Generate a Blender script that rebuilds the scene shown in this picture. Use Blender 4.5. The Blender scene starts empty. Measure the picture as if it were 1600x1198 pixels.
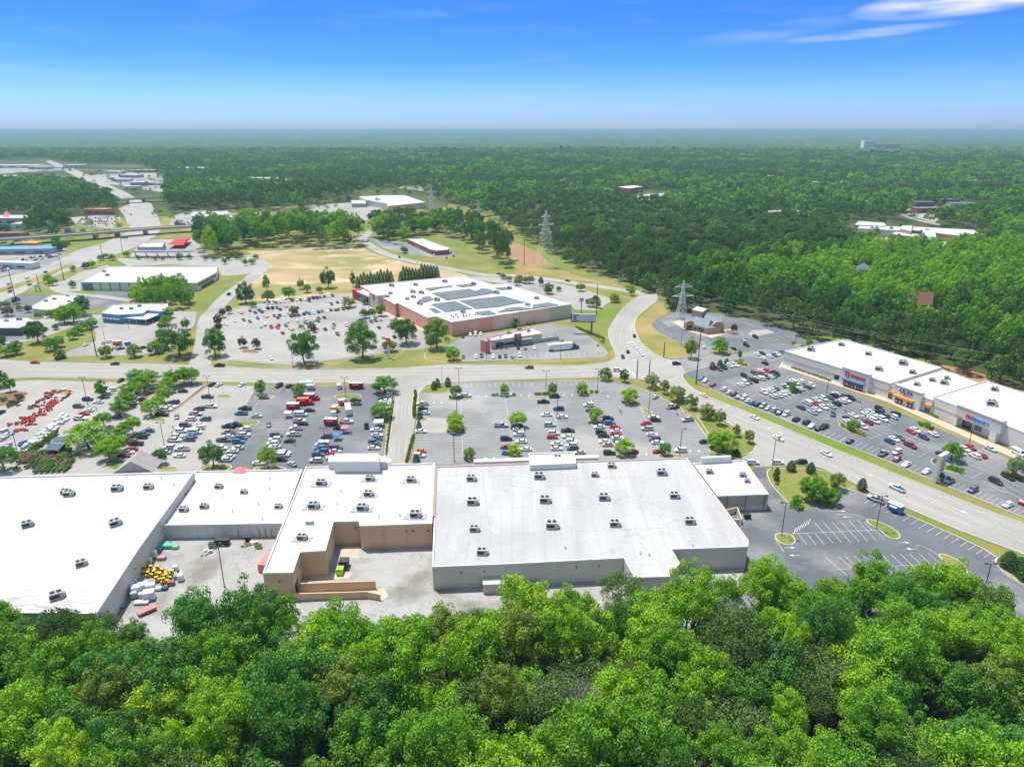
import bpy, math, random
import numpy as np
from mathutils import Vector, Matrix

# ------------------------------------------------------------------ camera, sky, sun, exposure
CAMH = 118.0; FPX = 1109.0; HZ = 203.0
PITCH = math.atan((599 - HZ) / FPX)
scene = bpy.context.scene
cam_data = bpy.data.cameras.new("camera"); cam = bpy.data.objects.new("camera", cam_data)
scene.collection.objects.link(cam); scene.camera = cam
cam.location = (0, 0, CAMH); cam.rotation_euler = (math.pi/2 - PITCH, 0, 0)
cam_data.sensor_width = 36; cam_data.lens = FPX/1600*36
cam_data.clip_start = 1; cam_data.clip_end = 120000

SUN_EL = math.radians(70); SHADOW = Vector((0.69, -0.72, 0)).normalized()
HAZE = 0.00010
SUN_STRENGTH = 4.2; SKY_STRENGTH = 0.15
world = bpy.data.worlds.new("World"); scene.world = world; world.use_nodes = True
wn = world.node_tree.nodes; wl = world.node_tree.links; wn.clear()
def wnode(t, **k):
    n = wn.new(t)
    for a, b in k.items(): setattr(n, a, b)
    return n
w_out = wnode("ShaderNodeOutputWorld"); w_bg = wnode("ShaderNodeBackground")
w_sky = wnode("ShaderNodeTexSky", sky_type='NISHITA', sun_disc=False)
w_sky.sun_elevation = SUN_EL
w_sky.sun_rotation = math.atan2(-SHADOW.x, -SHADOW.y)
w_sky.altitude = 100; w_sky.air_density = 1.0; w_sky.dust_density = 0.4; w_sky.ozone_density = 3.0
w_tc = wnode("ShaderNodeTexCoord"); w_sep = wnode("ShaderNodeSeparateXYZ")
wl.new(w_tc.outputs["Generated"], w_sep.inputs[0])
# blue low sky; unseen sky above is warmed and brightened as added fill light
w_ramp = wnode("ShaderNodeValToRGB"); cr = w_ramp.color_ramp
stops = [(0.0, (0.34,0.48,0.84)), (0.012,(0.34,0.50,0.90)), (0.04,(0.29,0.49,0.96)), (0.08,(0.15,0.36,0.93)), (0.13,(0.11,0.30,0.88)), (0.19,(0.11,0.30,0.88)), (0.25,(1.1,.90,0.72)), (0.50,(1.45,1.2,.92))]
cr.elements[0].position = 0; cr.elements[0].color = (*stops[0][1],1)
cr.elements[1].position = stops[-1][0]; cr.elements[1].color = (*stops[-1][1],1)
for p, c in stops[1:-1]:
    e = cr.elements.new(p); e.color = (*c,1)
wl.new(w_sep.outputs["Z"], w_ramp.inputs[0])
w_mul = wnode("ShaderNodeMix", data_type='RGBA', blend_type='MULTIPLY'); w_mul.inputs[0].default_value = 1
wl.new(w_sky.outputs[0], w_mul.inputs[6]); wl.new(w_ramp.outputs[0], w_mul.inputs[7])
# wispy clouds, high in the sky towards the right
w_dv = wnode("ShaderNodeVectorMath", operation='DIVIDE'); w_cmb = wnode("ShaderNodeCombineXYZ")
w_mx = wnode("ShaderNodeMath", operation='MAXIMUM'); w_mx.inputs[1].default_value = 0.02
wl.new(w_sep.outputs["Z"], w_mx.inputs[0])
for i in range(3): wl.new(w_mx.outputs[0], w_cmb.inputs[i])
wl.new(w_tc.outputs["Generated"], w_dv.inputs[0]); wl.new(w_cmb.outputs[0], w_dv.inputs[1])
def wmath(op, a, b=None, c=None, clamp=False):
    n = wnode("ShaderNodeMath", operation=op, use_clamp=clamp)
    for i, v in enumerate((a, b, c)):
        if v is None: continue
        if isinstance(v, (int, float)): n.inputs[i].default_value = v
        else: wl.new(v, n.inputs[i])
    return n.outputs[0]
def wblob(cx, cz, rx, rz, tilt):
    # soft patch of sky around azimuth cx (x/y) and elevation cz
    ax = wmath('DIVIDE', w_sep.outputs["X"], w_sep.outputs["Y"])
    dx = wmath('SUBTRACT', ax, cx); dz = wmath('SUBTRACT', wmath('SUBTRACT', w_sep.outputs["Z"], cz), wmath('MULTIPLY', dx, tilt))
    a = wmath('POWER', wmath('DIVIDE', dx, rx), 2.0); b = wmath('POWER', wmath('DIVIDE', dz, rz), 2.0)
    return wmath('SUBTRACT', 1.0, wmath('ADD', a, b), clamp=True)
w_map = wnode("ShaderNodeMapping"); w_map.inputs["Scale"].default_value = (3.0, 1.0, 22.0); w_map.inputs["Rotation"].default_value = (0, math.radians(-7), 0)
wl.new(w_tc.outputs["Generated"], w_map.inputs[0])
w_noi = wnode("ShaderNodeTexNoise"); w_noi.inputs["Scale"].default_value = 3.2; w_noi.inputs["Detail"].default_value = 7; w_noi.inputs["Roughness"].default_value = 0.52
wl.new(w_map.outputs[0], w_noi.inputs["Vector"])
b1 = wblob(0.62, 0.137, 0.20, 0.019, 0.06); b2 = wblob(0.46, 0.105, 0.12, 0.006, 0.05); b3 = wblob(0.33, 0.110, 0.12, 0.012, 0.09); b4 = wblob(-0.15, 0.135, 0.10, 0.008, 0.0); b5 = wblob(0.62, 0.028, 0.35, 0.006, 0.01)
bb = wmath('ADD', wmath('ADD', wmath('MULTIPLY', b1, 1.7), wmath('MULTIPLY', b2, 0.75)), wmath('ADD', wmath('MULTIPLY', b3, 0.22), wmath('ADD', wmath('MULTIPLY', b4, 0.10), wmath('MULTIPLY', b5, 0.06))))
cl = wmath('MULTIPLY', bb, wmath('MULTIPLY_ADD', w_noi.outputs[0], 3.0, -0.95, clamp=True), clamp=True)
thin = wmath('MULTIPLY', wmath('MULTIPLY_ADD', w_noi.outputs[0], 1.6, -0.85, clamp=True), 0.16)
cl = wmath('MAXIMUM', cl, thin)
w_cm = wnode("ShaderNodeMix", data_type='RGBA'); w_cm.inputs[7].default_value = (4.3, 4.4, 5.3, 1)
wl.new(cl, w_cm.inputs[0]); wl.new(w_mul.outputs[2], w_cm.inputs[6])
wl.new(w_cm.outputs[2], w_bg.inputs[0]); w_bg.inputs[1].default_value = SKY_STRENGTH
wl.new(w_bg.outputs[0], w_out.inputs[0])

sun_d = bpy.data.lights.new("sun", 'SUN'); sun_d.energy = SUN_STRENGTH; sun_d.angle = math.radians(0.5); sun_d.color = (1.0, 0.96, 0.885)
sun = bpy.data.objects.new("sun", sun_d); scene.collection.objects.link(sun)
sdir = Vector((SHADOW.x*math.cos(SUN_EL), SHADOW.y*math.cos(SUN_EL), -math.sin(SUN_EL)))
sun.rotation_euler = sdir.to_track_quat('-Z', 'Y').to_euler()
vs = scene.view_settings; vs.view_transform = 'Standard'; vs.look = 'None'; vs.exposure = 0.52; vs.gamma = 1
scene.cycles.max_bounces = 6; scene.cycles.diffuse_bounces = 3; scene.cycles.volume_bounces = 0
scene.cycles.transparent_max_bounces = 8

# ------------------------------------------------------------------ helpers
C_, S_ = math.cos(PITCH), math.sin(PITCH)
def P(u, v, z=0.0):
    x = (u - 800)/FPX; y = (v - 599)/FPX
    dy = C_ - y*S_; dz = -S_ - y*C_
    t = (z - CAMH)/dz
    return Vector((x*t, dy*t, z))
def PP(pts, z=0.0): return [P(u, v, z) for u, v in pts]
def rnd(seed): return random.Random(seed)

def tag(o, label=None, cat=None, group=None, kind=None):
    if label: o['label'] = label
    if cat: o['category'] = cat
    if group: o['group'] = group
    if kind: o['kind'] = kind
    return o
def link(o, parent=None):
    scene.collection.objects.link(o)
    if parent: o.parent = parent
    return o
def empty(name, loc=(0,0,0), rz=0.0):
    o = bpy.data.objects.new(name, None); o.location = loc; o.rotation_euler = (0,0,rz); o.empty_display_size = 0.5
    return link(o)
def ordinal(n):
    if 10 <= n % 100 <= 20: s = 'th'
    else: s = {1:'st',2:'nd',3:'rd'}.get(n % 10, 'th')
    words = ['','first','second','third','fourth','fifth','sixth','seventh','eighth','ninth','tenth']
    return words[n] if n <= 10 else f"{n}{s}"

class MB:
    def __init__(s): s.v = []; s.f = []; s.m = []
    def add(s, vs_, fs, mi=0):
        b = len(s.v); s.v.extend([tuple(p) for p in vs_]); s.f.extend([tuple(i + b for i in f) for f in fs]); s.m.extend([mi]*len(fs)); return s
    def box(s, c, size, rz=0.0, mi=0, taper=1.0):
        cx, cy, cz = c; lx, ly, lz = (d/2 for d in size); co, si = math.cos(rz), math.sin(rz); vs_ = []
        for z, k in ((-lz, 1.0), (lz, taper)):
            for x, y in ((-lx,-ly),(lx,-ly),(lx,ly),(-lx,ly)):
                vs_.append((cx + (x*co - y*si)*k, cy + (x*si + y*co)*k, cz + z))
        return s.add(vs_, [(0,3,2,1),(4,5,6,7),(0,1,5,4),(1,2,6,5),(2,3,7,6),(3,0,4,7)], mi)
    def prism(s, poly, z0, z1, mi=0, top=True, bottom=False, mt=None):
        poly = ccw(poly); n = len(poly)
        vs_ = [(p[0],p[1],z0) for p in poly] + [(p[0],p[1],z1) for p in poly]
        s.add(vs_, [(i,(i+1)%n,(i+1)%n+n,i+n) for i in range(n)], mi)
        if top: s.add([(p[0],p[1],z1) for p in poly], [tuple(range(n))], mi if mt is None else mt)
        if bottom: s.add([(p[0],p[1],z0) for p in poly], [tuple(reversed(range(n)))], mi)
        return s
    def tube(s, pts, radii, n=6, mi=0, cap=True):
        pts = [Vector(p) for p in pts]; rings = []
        for i, p in enumerate(pts):
            d = (pts[min(i+1,len(pts)-1)] - pts[max(i-1,0)])
            d = d.normalized() if d.length > 1e-6 else Vector((0,0,1))
            a = d.cross(Vector((0,0,1)) if abs(d.z) < .9 else Vector((1,0,0))).normalized(); b = d.cross(a)
            r = radii[i] if isinstance(radii, (list,tuple)) else radii
            rings.append([p + (a*math.cos(2*math.pi*k/n) + b*math.sin(2*math.pi*k/n))*r for k in range(n)])
        vs_ = [q for r in rings for q in r]; fs = []
        for i in range(len(pts)-1):
            for k in range(n):
                k2 = (k+1) % n; fs.append((i*n+k, (i+1)*n+k, (i+1)*n+k2, i*n+k2))
        if cap: fs.append(tuple(range(n))); fs.append(tuple((len(pts)-1)*n + k for k in reversed(range(n))))
        return s.add(vs_, fs, mi)
    def ring(s, outer, inner, z0, z1, mi=0):
        n = len(outer)
        vs_ = [(p[0],p[1],z0) for p in outer] + [(p[0],p[1],z1) for p in outer] + [(p[0],p[1],z1) for p in inner] + [(p[0],p[1],z0) for p in inner]
        fs = []
        for i in range(n):
            j = (i+1) % n
            fs += [(i,j,j+n,i+n), (i+n,j+n,j+2*n,i+2*n), (i+2*n,j+2*n,j+3*n,i+3*n)]
        return s.add(vs_, fs, mi)
    def mesh(s, name, mats, smooth=False):
        me = bpy.data.meshes.new(name); me.from_pydata(s.v, [], s.f)
        for m in (mats if isinstance(mats, (list,tuple)) else [mats]): me.materials.append(m)
        me.polygons.foreach_set("material_index", s.m)
        if smooth: me.polygons.foreach_set("use_smooth", [True]*len(s.f))
        me.update(); return me
    def build(s, name, mats, parent=None, smooth=False):
        return link(bpy.data.objects.new(name, s.mesh(name, mats, smooth)), parent)

def ccw(poly):
    a = sum(poly[i][0]*poly[(i+1)%len(poly)][1] - poly[(i+1)%len(poly)][0]*poly[i][1] for i in range(len(poly)))
    return list(poly) if a > 0 else list(reversed(poly))
def inset(poly, d):
    n = len(poly); out = []
    for i in range(n):
        p0, p1, p2 = Vector(poly[i-1][:2]), Vector(poly[i][:2]), Vector(poly[(i+1)%n][:2])
        e1, e2 = (p1-p0).normalized(), (p2-p1).normalized()
        n1, n2 = Vector((-e1.y, e1.x)), Vector((-e2.y, e2.x))
        m = n1 + n2; k = m.length_squared
        m = m*(2/k) if k > .3 else n1
        out.append((p1 + m*d*(1 if k > .3 else 1)).to_tuple())
    return out
def smooth_poly(pts, it=2):
    for _ in range(it):
        q = []
        for i in range(len(pts)):
            a, b = Vector(pts[i]), Vector(pts[(i+1)%len(pts)])
            q += [a*.75 + b*.25, a*.25 + b*.75]
        pts = q
    return pts
def smooth_line(pts, it=2):
    pts = [Vector(p) for p in pts]
    for _ in range(it):
        q = [pts[0]]
        for a, b in zip(pts, pts[1:]): q += [a*.75 + b*.25, a*.25 + b*.75]
        pts = q + [pts[-1]]
    return pts

# ------------------------------------------------------------------ materials
def newmat(name, rough=0.85, spec=0.2):
    m = bpy.data.materials.new(name); m.use_nodes = True
    b = m.node_tree.nodes["Principled BSDF"]; b.inputs["Roughness"].default_value = rough; b.inputs["Specular IOR Level"].default_value = spec
    return m, m.node_tree.nodes, m.node_tree.links, b
def nmat(name, c1, c2, scale=0.05, rough=0.9, lo=0.38, hi=0.62, fine=0.10, fscale=1.5, c3=None, s3=0.01, spec=0.15, stretch=None, bump=0.0, cracks=0.0, seams=0.0):
    """two-colour weathered surface: a broad noise mixes c1 and c2, a fine noise adds grain; c3 adds large stained areas"""
    m, n, l, b = newmat(name, rough, spec)
    g = n.new("ShaderNodeNewGeometry"); src = g.outputs["Position"]
    if stretch:
        mp = n.new("ShaderNodeMapping"); mp.inputs["Scale"].default_value = stretch; l.new(src, mp.inputs[0]); srcn = mp.outputs[0]
    else: srcn = src
    t = n.new("ShaderNodeTexNoise"); t.inputs["Scale"].default_value = scale; t.inputs["Detail"].default_value = 6; t.inputs["Roughness"].default_value = 0.6; l.new(srcn, t.inputs["Vector"])
    r = n.new("ShaderNodeMapRange"); r.inputs[1].default_value = lo; r.inputs[2].default_value = hi; l.new(t.outputs[0], r.inputs[0])
    mx = n.new("ShaderNodeMix"); mx.data_type = 'RGBA'; mx.inputs[6].default_value = (*c1,1); mx.inputs[7].default_value = (*c2,1); l.new(r.outputs[0], mx.inputs[0])
    col = mx.outputs[2]
    if c3:
        t3 = n.new("ShaderNodeTexNoise"); t3.inputs["Scale"].default_value = s3; t3.inputs["Detail"].default_value = 4; l.new(src, t3.inputs["Vector"])
        r3 = n.new("ShaderNodeMapRange"); r3.inputs[1].default_value = 0.52; r3.inputs[2].default_value = 0.66; l.new(t3.outputs[0], r3.inputs[0])
        m3 = n.new("ShaderNodeMix"); m3.data_type = 'RGBA'; m3.inputs[7].default_value = (*c3,1); l.new(col, m3.inputs[6]); l.new(r3.outputs[0], m3.inputs[0]); col = m3.outputs[2]
    if fine:
        tf = n.new("ShaderNodeTexNoise"); tf.inputs["Scale"].default_value = fscale; tf.inputs["Detail"].default_value = 3; l.new(src, tf.inputs["Vector"])
        rf = n.new("ShaderNodeMapRange"); rf.inputs[1].default_value = .3; rf.inputs[2].default_value = .7; rf.inputs[3].default_value = 1-fine; rf.inputs[4].default_value = 1+fine; l.new(tf.outputs[0], rf.inputs[0])
        mm = n.new("ShaderNodeVectorMath"); mm.operation = 'SCALE'; l.new(col, mm.inputs[0]); l.new(rf.outputs[0], mm.inputs["Scale"]); col = mm.outputs[0]
    def factor(sock, amt):
        nonlocal col
        f_ = n.new("ShaderNodeMath"); f_.operation = 'MULTIPLY_ADD'; f_.inputs[1].default_value = -amt; f_.inputs[2].default_value = 1; l.new(sock, f_.inputs[0])
        v_ = n.new("ShaderNodeVectorMath"); v_.operation = 'SCALE'; l.new(col, v_.inputs[0]); l.new(f_.outputs[0], v_.inputs["Scale"]); col = v_.outputs[0]
    if cracks:
        nd = n.new("ShaderNodeTexNoise"); nd.inputs["Scale"].default_value = .25; l.new(src, nd.inputs["Vector"])
        ad = n.new("ShaderNodeMix"); ad.data_type = 'VECTOR'; ad.inputs[0].default_value = .35; l.new(src, ad.inputs[4])
        sc_ = n.new("ShaderNodeVectorMath"); sc_.operation = 'SCALE'; sc_.inputs["Scale"].default_value = 14; l.new(nd.outputs["Color"], sc_.inputs[0]); av = n.new("ShaderNodeVectorMath"); av.operation = 'ADD'; l.new(src, av.inputs[0]); l.new(sc_.outputs[0], av.inputs[1])
        vo = n.new("ShaderNodeTexVoronoi"); vo.feature = 'DISTANCE_TO_EDGE'; vo.inputs["Scale"].default_value = .07; l.new(av.outputs[0], vo.inputs["Vector"])
        rc = n.new("ShaderNodeMapRange"); rc.inputs[1].default_value = 0; rc.inputs[2].default_value = .018; rc.inputs[3].default_value = 1; rc.inputs[4].default_value = 0; l.new(vo.outputs["Distance"], rc.inputs[0]); factor(rc.outputs[0], cracks)
        vs_ = n.new("ShaderNodeTexNoise"); vs_.inputs["Scale"].default_value = .35; vs_.inputs["Detail"].default_value = 2; l.new(src, vs_.inputs["Vector"])
        rs = n.new("ShaderNodeMapRange"); rs.inputs[1].default_value = .64; rs.inputs[2].default_value = .74; l.new(vs_.outputs[0], rs.inputs[0]); factor(rs.outputs[0], cracks*1.2)
    if seams:
        sx = n.new("ShaderNodeSeparateXYZ"); l.new(src, sx.inputs[0])
        for ax_, per_ in (("X", 3.1), ("Y", 15.0)):
            md_ = n.new("ShaderNodeMath"); md_.operation = 'MODULO'; md_.inputs[1].default_value = per_; l.new(sx.outputs[ax_], md_.inputs[0]); ab = n.new("ShaderNodeMath"); ab.operation = 'ABSOLUTE'; l.new(md_.outputs[0], ab.inputs[0])
            lt = n.new("ShaderNodeMath"); lt.operation = 'LESS_THAN'; lt.inputs[1].default_value = .16; l.new(ab.outputs[0], lt.inputs[0]); factor(lt.outputs[0], seams)
        vs2 = n.new("ShaderNodeTexNoise"); vs2.inputs["Scale"].default_value = .22; vs2.inputs["Detail"].default_value = 5; l.new(src, vs2.inputs["Vector"])
        rs2 = n.new("ShaderNodeMapRange"); rs2.inputs[1].default_value = .60; rs2.inputs[2].default_value = .80; l.new(vs2.outputs[0], rs2.inputs[0]); factor(rs2.outputs[0], seams*2.2)
    l.new(col, b.inputs["Base Color"])
    if bump:
        bp = n.new("ShaderNodeBump"); bp.inputs["Strength"].default_value = bump; bp.inputs["Distance"].default_value = 0.3; l.new(t.outputs[0], bp.inputs["Height"]); l.new(bp.outputs[0], b.inputs["Normal"])
    return m
def pmat(name, c, rough=0.6, metal=0.0, spec=0.3, var=0.06):
    m, n, l, b = newmat(name, rough, spec); b.inputs["Metallic"].default_value = metal
    g = n.new("ShaderNodeNewGeometry"); t = n.new("ShaderNodeTexNoise"); t.inputs["Scale"].default_value = 0.9; t.inputs["Detail"].default_value = 4; l.new(g.outputs["Position"], t.inputs["Vector"])
    r = n.new("ShaderNodeMapRange"); r.inputs[1].default_value=.3; r.inputs[2].default_value=.7; r.inputs[3].default_value=1-var; r.inputs[4].default_value=1+var; l.new(t.outputs[0], r.inputs[0])
    mm = n.new("ShaderNodeVectorMath"); mm.operation='SCALE'; mm.inputs[0].default_value = c; l.new(r.outputs[0], mm.inputs["Scale"]); l.new(mm.outputs[0], b.inputs["Base Color"])
    return m
def ocmat(name, rough=0.35, spec=0.5, metal=0.0, coat=0.0):
    """paint whose colour is the object's own colour"""
    m, n, l, b = newmat(name, rough, spec); b.inputs["Metallic"].default_value = metal; b.inputs["Coat Weight"].default_value = coat
    o = n.new("ShaderNodeObjectInfo"); l.new(o.outputs["Color"], b.inputs["Base Color"]); return m

M = {}
M['grass'] = nmat('grass_mat', (0.155,0.18,0.040), (0.28,0.235,0.09), 0.035, lo=.42, hi=.70, fine=.16, c3=(0.13,0.20,0.03), s3=.012)
M['drygrass'] = nmat('dry_grass_mat', (0.31,0.235,0.085), (0.19,0.20,0.05), 0.03, fine=.14, lo=.42, hi=.6, c3=(0.34,0.25,0.12), s3=.02)
M['dirt'] = nmat('dirt_mat', (0.42,0.31,0.18), (0.24,0.23,0.08), 0.018, fine=.16, lo=.44, hi=.58, c3=(0.50,0.39,0.25), s3=.03, stretch=(.5,1,1))
M['redclay'] = nmat('red_clay_mat', (0.33,0.17,0.10), (0.30,0.22,0.11), 0.05, fine=.2)
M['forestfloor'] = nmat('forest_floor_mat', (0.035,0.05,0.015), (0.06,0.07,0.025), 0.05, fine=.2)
M['concrete'] = nmat('concrete_road_mat', (0.325,0.31,0.283), (0.37,0.354,0.323), 0.06, fine=.06, c3=(0.285,0.277,0.26), s3=.03, cracks=.08)
M['lotlight'] = nmat('light_asphalt_mat', (0.31,0.297,0.276), (0.36,0.346,0.324), 0.05, fine=.07, c3=(0.255,0.25,0.24), s3=.025, cracks=.13)
M['lotmid'] = nmat('worn_asphalt_mat', (0.20,0.205,0.21), (0.245,0.245,0.245), 0.05, fine=.08, c3=(0.32,0.312,0.298), s3=.022, cracks=.16)
M['lotdark'] = nmat('dark_asphalt_mat', (0.130,0.139,0.152), (0.168,0.174,0.182), 0.04, fine=.09, c3=(0.235,0.235,0.237), s3=.022, cracks=.18)
M['lotblue'] = nmat('blue_asphalt_mat', (0.105,0.117,0.133), (0.140,0.150,0.163), 0.05, fine=.09, c3=(0.225,0.225,0.228), s3=.035, cracks=.14)
M['yard'] = nmat('yard_concrete_mat', (0.355,0.348,0.335), (0.29,0.28,0.262), 0.07, fine=.07, lo=.45, hi=.68, c3=(0.21,0.195,0.175), s3=.06, cracks=.2)
M['kerb'] = nmat('kerb_mat', (0.44,0.41,0.33), (0.50,0.46,0.37), 0.3, fine=.05)
M['walk'] = nmat('walk_mat', (0.46,0.38,0.30), (0.52,0.43,0.34), 0.3, fine=.04)
M['mark'] = nmat('marking_mat', (0.62,0.62,0.60), (0.46,0.46,0.45), 0.4, fine=.05)
M['markyellow'] = nmat('yellow_marking_mat', (0.70,0.55,0.22), (0.62,0.52,0.30), 0.4, fine=.05)
M['mulch'] = nmat('mulch_mat', (0.17,0.10,0.065), (0.22,0.135,0.09), 0.5, fine=.2)
M['roof'] = nmat('white_roof_mat', (0.53,0.527,0.52), (0.465,0.465,0.46), 0.05, fine=.02, lo=.40, hi=.75, seams=.07)
M['roofworn'] = nmat('worn_white_roof_mat', (0.44,0.438,0.433), (0.335,0.338,0.338), 0.12, fine=.05, lo=.44, hi=.74, stretch=(1,.14,1), c3=(0.37,0.371,0.37), s3=.035, seams=.10)
M['roofgrey'] = nmat('grey_roof_mat', (0.42,0.43,0.44), (0.50,0.51,0.52), 0.1, fine=.05)
M['tan'] = nmat('tan_wall_mat', (0.62,0.44,0.285), (0.58,0.41,0.265), 0.12, fine=.03)
M['greywall'] = nmat('grey_metal_wall_mat', (0.56,0.54,0.50), (0.52,0.50,0.465), 0.1, fine=.03)
M['whitewall'] = nmat('white_wall_mat', (0.60,0.60,0.60), (0.53,0.525,0.52), 0.15, fine=.03)
M['cream'] = nmat('cream_wall_mat', (0.72,0.69,0.63), (0.68,0.655,0.60), 0.1, fine=.02)
M['creamband'] = nmat('beige_band_mat', (0.58,0.50,0.40), (0.56,0.48,0.38), 0.2, fine=.03)
M['beigewall'] = nmat('beige_wall_mat', (0.58,0.53,0.45), (0.53,0.485,0.415), 0.15, fine=.03)
M['taupe'] = nmat('taupe_wall_mat', (0.44,0.375,0.335), (0.415,0.355,0.315), 0.15, fine=.03)
M['brick'] = nmat('orange_brick_mat', (0.82,0.42,0.30), (0.76,0.37,0.26), 0.12, fine=.05)
M['brickpale'] = nmat('pale_brick_mat', (0.84,0.57,0.43), (0.79,0.52,0.39), 0.12, fine=.05)
M['redbrick'] = nmat('red_brick_mat', (0.34,0.14,0.10), (0.30,0.12,0.09), 0.12, fine=.08)
M['tanbrick'] = nmat('tan_brick_mat', (0.46,0.31,0.19), (0.40,0.27,0.165), 0.2, fine=.08)
M['redtrim'] = pmat('red_trim_mat', (0.62,0.20,0.18))
M['red'] = pmat('red_mat', (0.62,0.02,0.03)); M['orange'] = pmat('orange_mat', (0.85,0.33,0.05)); M['yellow'] = pmat('yellow_mat', (0.80,0.52,0.03))
M['blue'] = pmat('blue_mat', (0.04,0.17,0.48)); M['teal'] = pmat('teal_mat', (0.10,0.34,0.28)); M['lime'] = pmat('lime_mat', (0.38,0.72,0.03))
M['steelblue'] = pmat('blue_siding_mat', (0.10,0.28,0.44)); M['navyroof'] = pmat('slate_mat', (0.17,0.20,0.25)); M['shingle'] = nmat('shingle_mat', (0.30,0.28,0.26),(0.36,0.335,0.31),0.8,fine=.08)
M['white'] = pmat('white_mat', (0.80,0.80,0.80)); M['offwhite'] = pmat('offwhite_mat', (0.66,0.66,0.64)); M['grey'] = pmat('grey_mat', (0.36,0.37,0.38), .5)
M['dgrey'] = pmat('dark_grey_mat', (0.10,0.105,0.11), .6); M['black'] = pmat('black_mat', (0.022,0.022,0.024), .5); M['glass'] = pmat('glass_mat', (0.02,0.025,0.03), .08, 0, .7)
M['glassblue'] = pmat('blue_glass_mat', (0.05,0.08,0.11), .1, 0, .7)
M['metal'] = pmat('galvanized_mat', (0.62,0.65,0.64), .6, .1); M['woodpole'] = pmat('wood_pole_mat', (0.10,0.065,0.05), .8); M['bronze'] = pmat('bronze_pole_mat', (0.06,0.055,0.05), .5)
M['purple'] = pmat('purple_mat', (0.30,0.16,0.45)); M['pink'] = pmat('pink_mat', (0.70,0.45,0.52)); M['brown'] = pmat('brown_mat', (0.20,0.10,0.06)); M['palegreen'] = pmat('pale_green_mat', (0.45,0.62,0.50))
M['solar'] = nmat('solar_mat', (0.10,0.13,0.145), (0.16,0.19,0.205), 0.5, rough=.6, fine=.35, fscale=.9, spec=.15)
M['bark'] = nmat('bark_mat', (0.12,0.095,0.07), (0.18,0.15,0.12), 1.0, fine=.2)
M['deadwood'] = nmat('dead_wood_mat', (0.30,0.27,0.24), (0.38,0.35,0.31), 1.0, fine=.1)
M['paint'] = ocmat('vehicle_paint_mat', .32, .5, 0, .3); M['tyre'] = pmat('tyre_mat', (0.015,0.015,0.016), .8); M['hub'] = pmat('hub_mat', (0.42,0.42,0.43), .35, .6)
M['anyc'] = ocmat('item_colour_mat', .6, .3)
M['lampred'] = pmat('tail_lamp_mat', (0.45,0.02,0.02), .3); M['lampwhite'] = pmat('head_lamp_mat', (0.75,0.76,0.78), .2)
# ------------------------------------------------------------------ the setting: ground, lots, roads
def sheet(name, polys, mat, z, smooth_it=0):
    mb = MB()
    for iq, q in enumerate(polys):
        z += .0016 if iq else 0
        w = PP(q) if not isinstance(q[0], Vector) else q
        if smooth_it: w = smooth_poly(w, smooth_it)
        w = ccw(w); mb.add([(p[0],p[1],z) for p in w], [tuple(range(len(w)))])
    return tag(mb.build(name, mat), kind='structure')
mb = MB(); R = 60000
n = 48; mb.add([(R*math.cos(2*math.pi*i/n), R*math.sin(2*math.pi*i/n), 0) for i in range(n)] , [tuple(range(n))])
M['farland'] = nmat('far_ground_mat', (0.045,0.062,0.02), (0.10,0.12,0.035), 0.004, fine=.2, fscale=.05)
tag(mb.build('ground', M['farland']), kind='structure')

GRASS = [[(-200,372),(60,362),(130,350),(200,338),(262,338),(300,345),(330,330),(440,322),(560,318),(640,318),(680,335),(700,318),(770,330),(850,388),(900,415),(975,440),(1010,452),(1040,466),(1048,488),(1140,489),(1230,520),(1330,530),(1480,572),(1620,610),(1900,680),(1900,1010),(1560,1010),(1150,985),(900,985),(560,1020),(300,1030),(-350,1080),(-350,450)]]
sheet('grass', GRASS, M['grass'], 0.02)
sheet('meadow', [[(385,392),(440,392),(560,384),(590,398),(640,412),(700,423),(735,432),(720,437),(640,446),(560,452),(520,462),(440,470),(395,470),(372,472),(366,452),(392,424),(410,408)]], M['dirt'], 0.03)
sheet('dry_grass', [[(1030,470),(1046,489),(1030,495),(1016,507),(1022,518),(1040,526),(1060,536),(1078,550),(1072,558),(1047,561),(1030,556),(1012,545),(1000,531),(994,520),(992,507),(1000,493),(1022,478)],
  [(760,356),(790,372),(830,390),(868,417),(905,432),(970,446),(1000,455),(940,443),(870,434),(820,428),(800,415),(800,400),(770,378)],
  [(740,562),(800,566),(900,566),(955,562),(967,550),(960,545),(945,556),(850,561),(760,560)],
  [(665,560),(672,550),(700,553),(735,562),(700,568),(670,566)]], M['drygrass'], 0.035, 1)
sheet('clay_bank', [[(1440,566),(1475,570),(1530,582),(1600,604),(1600,625),(1500,600),(1450,584)],[(746,357),(775,367),(815,383),(852,401),(848,414),(822,417),(800,405),(778,388),(755,370)],[(800,424),(815,432),(830,430),(812,420)]], M['redclay'], 0.045, 1)
sheet('forest_floor', [[(-400,1060),(0,1010),(300,985),(460,985),(580,975),(650,985),(850,965),(1100,960),(1200,940),(1400,950),(1620,975),(1900,1010),(1900,3000),(-400,3000)]], M['forestfloor'], 0.06)

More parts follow.
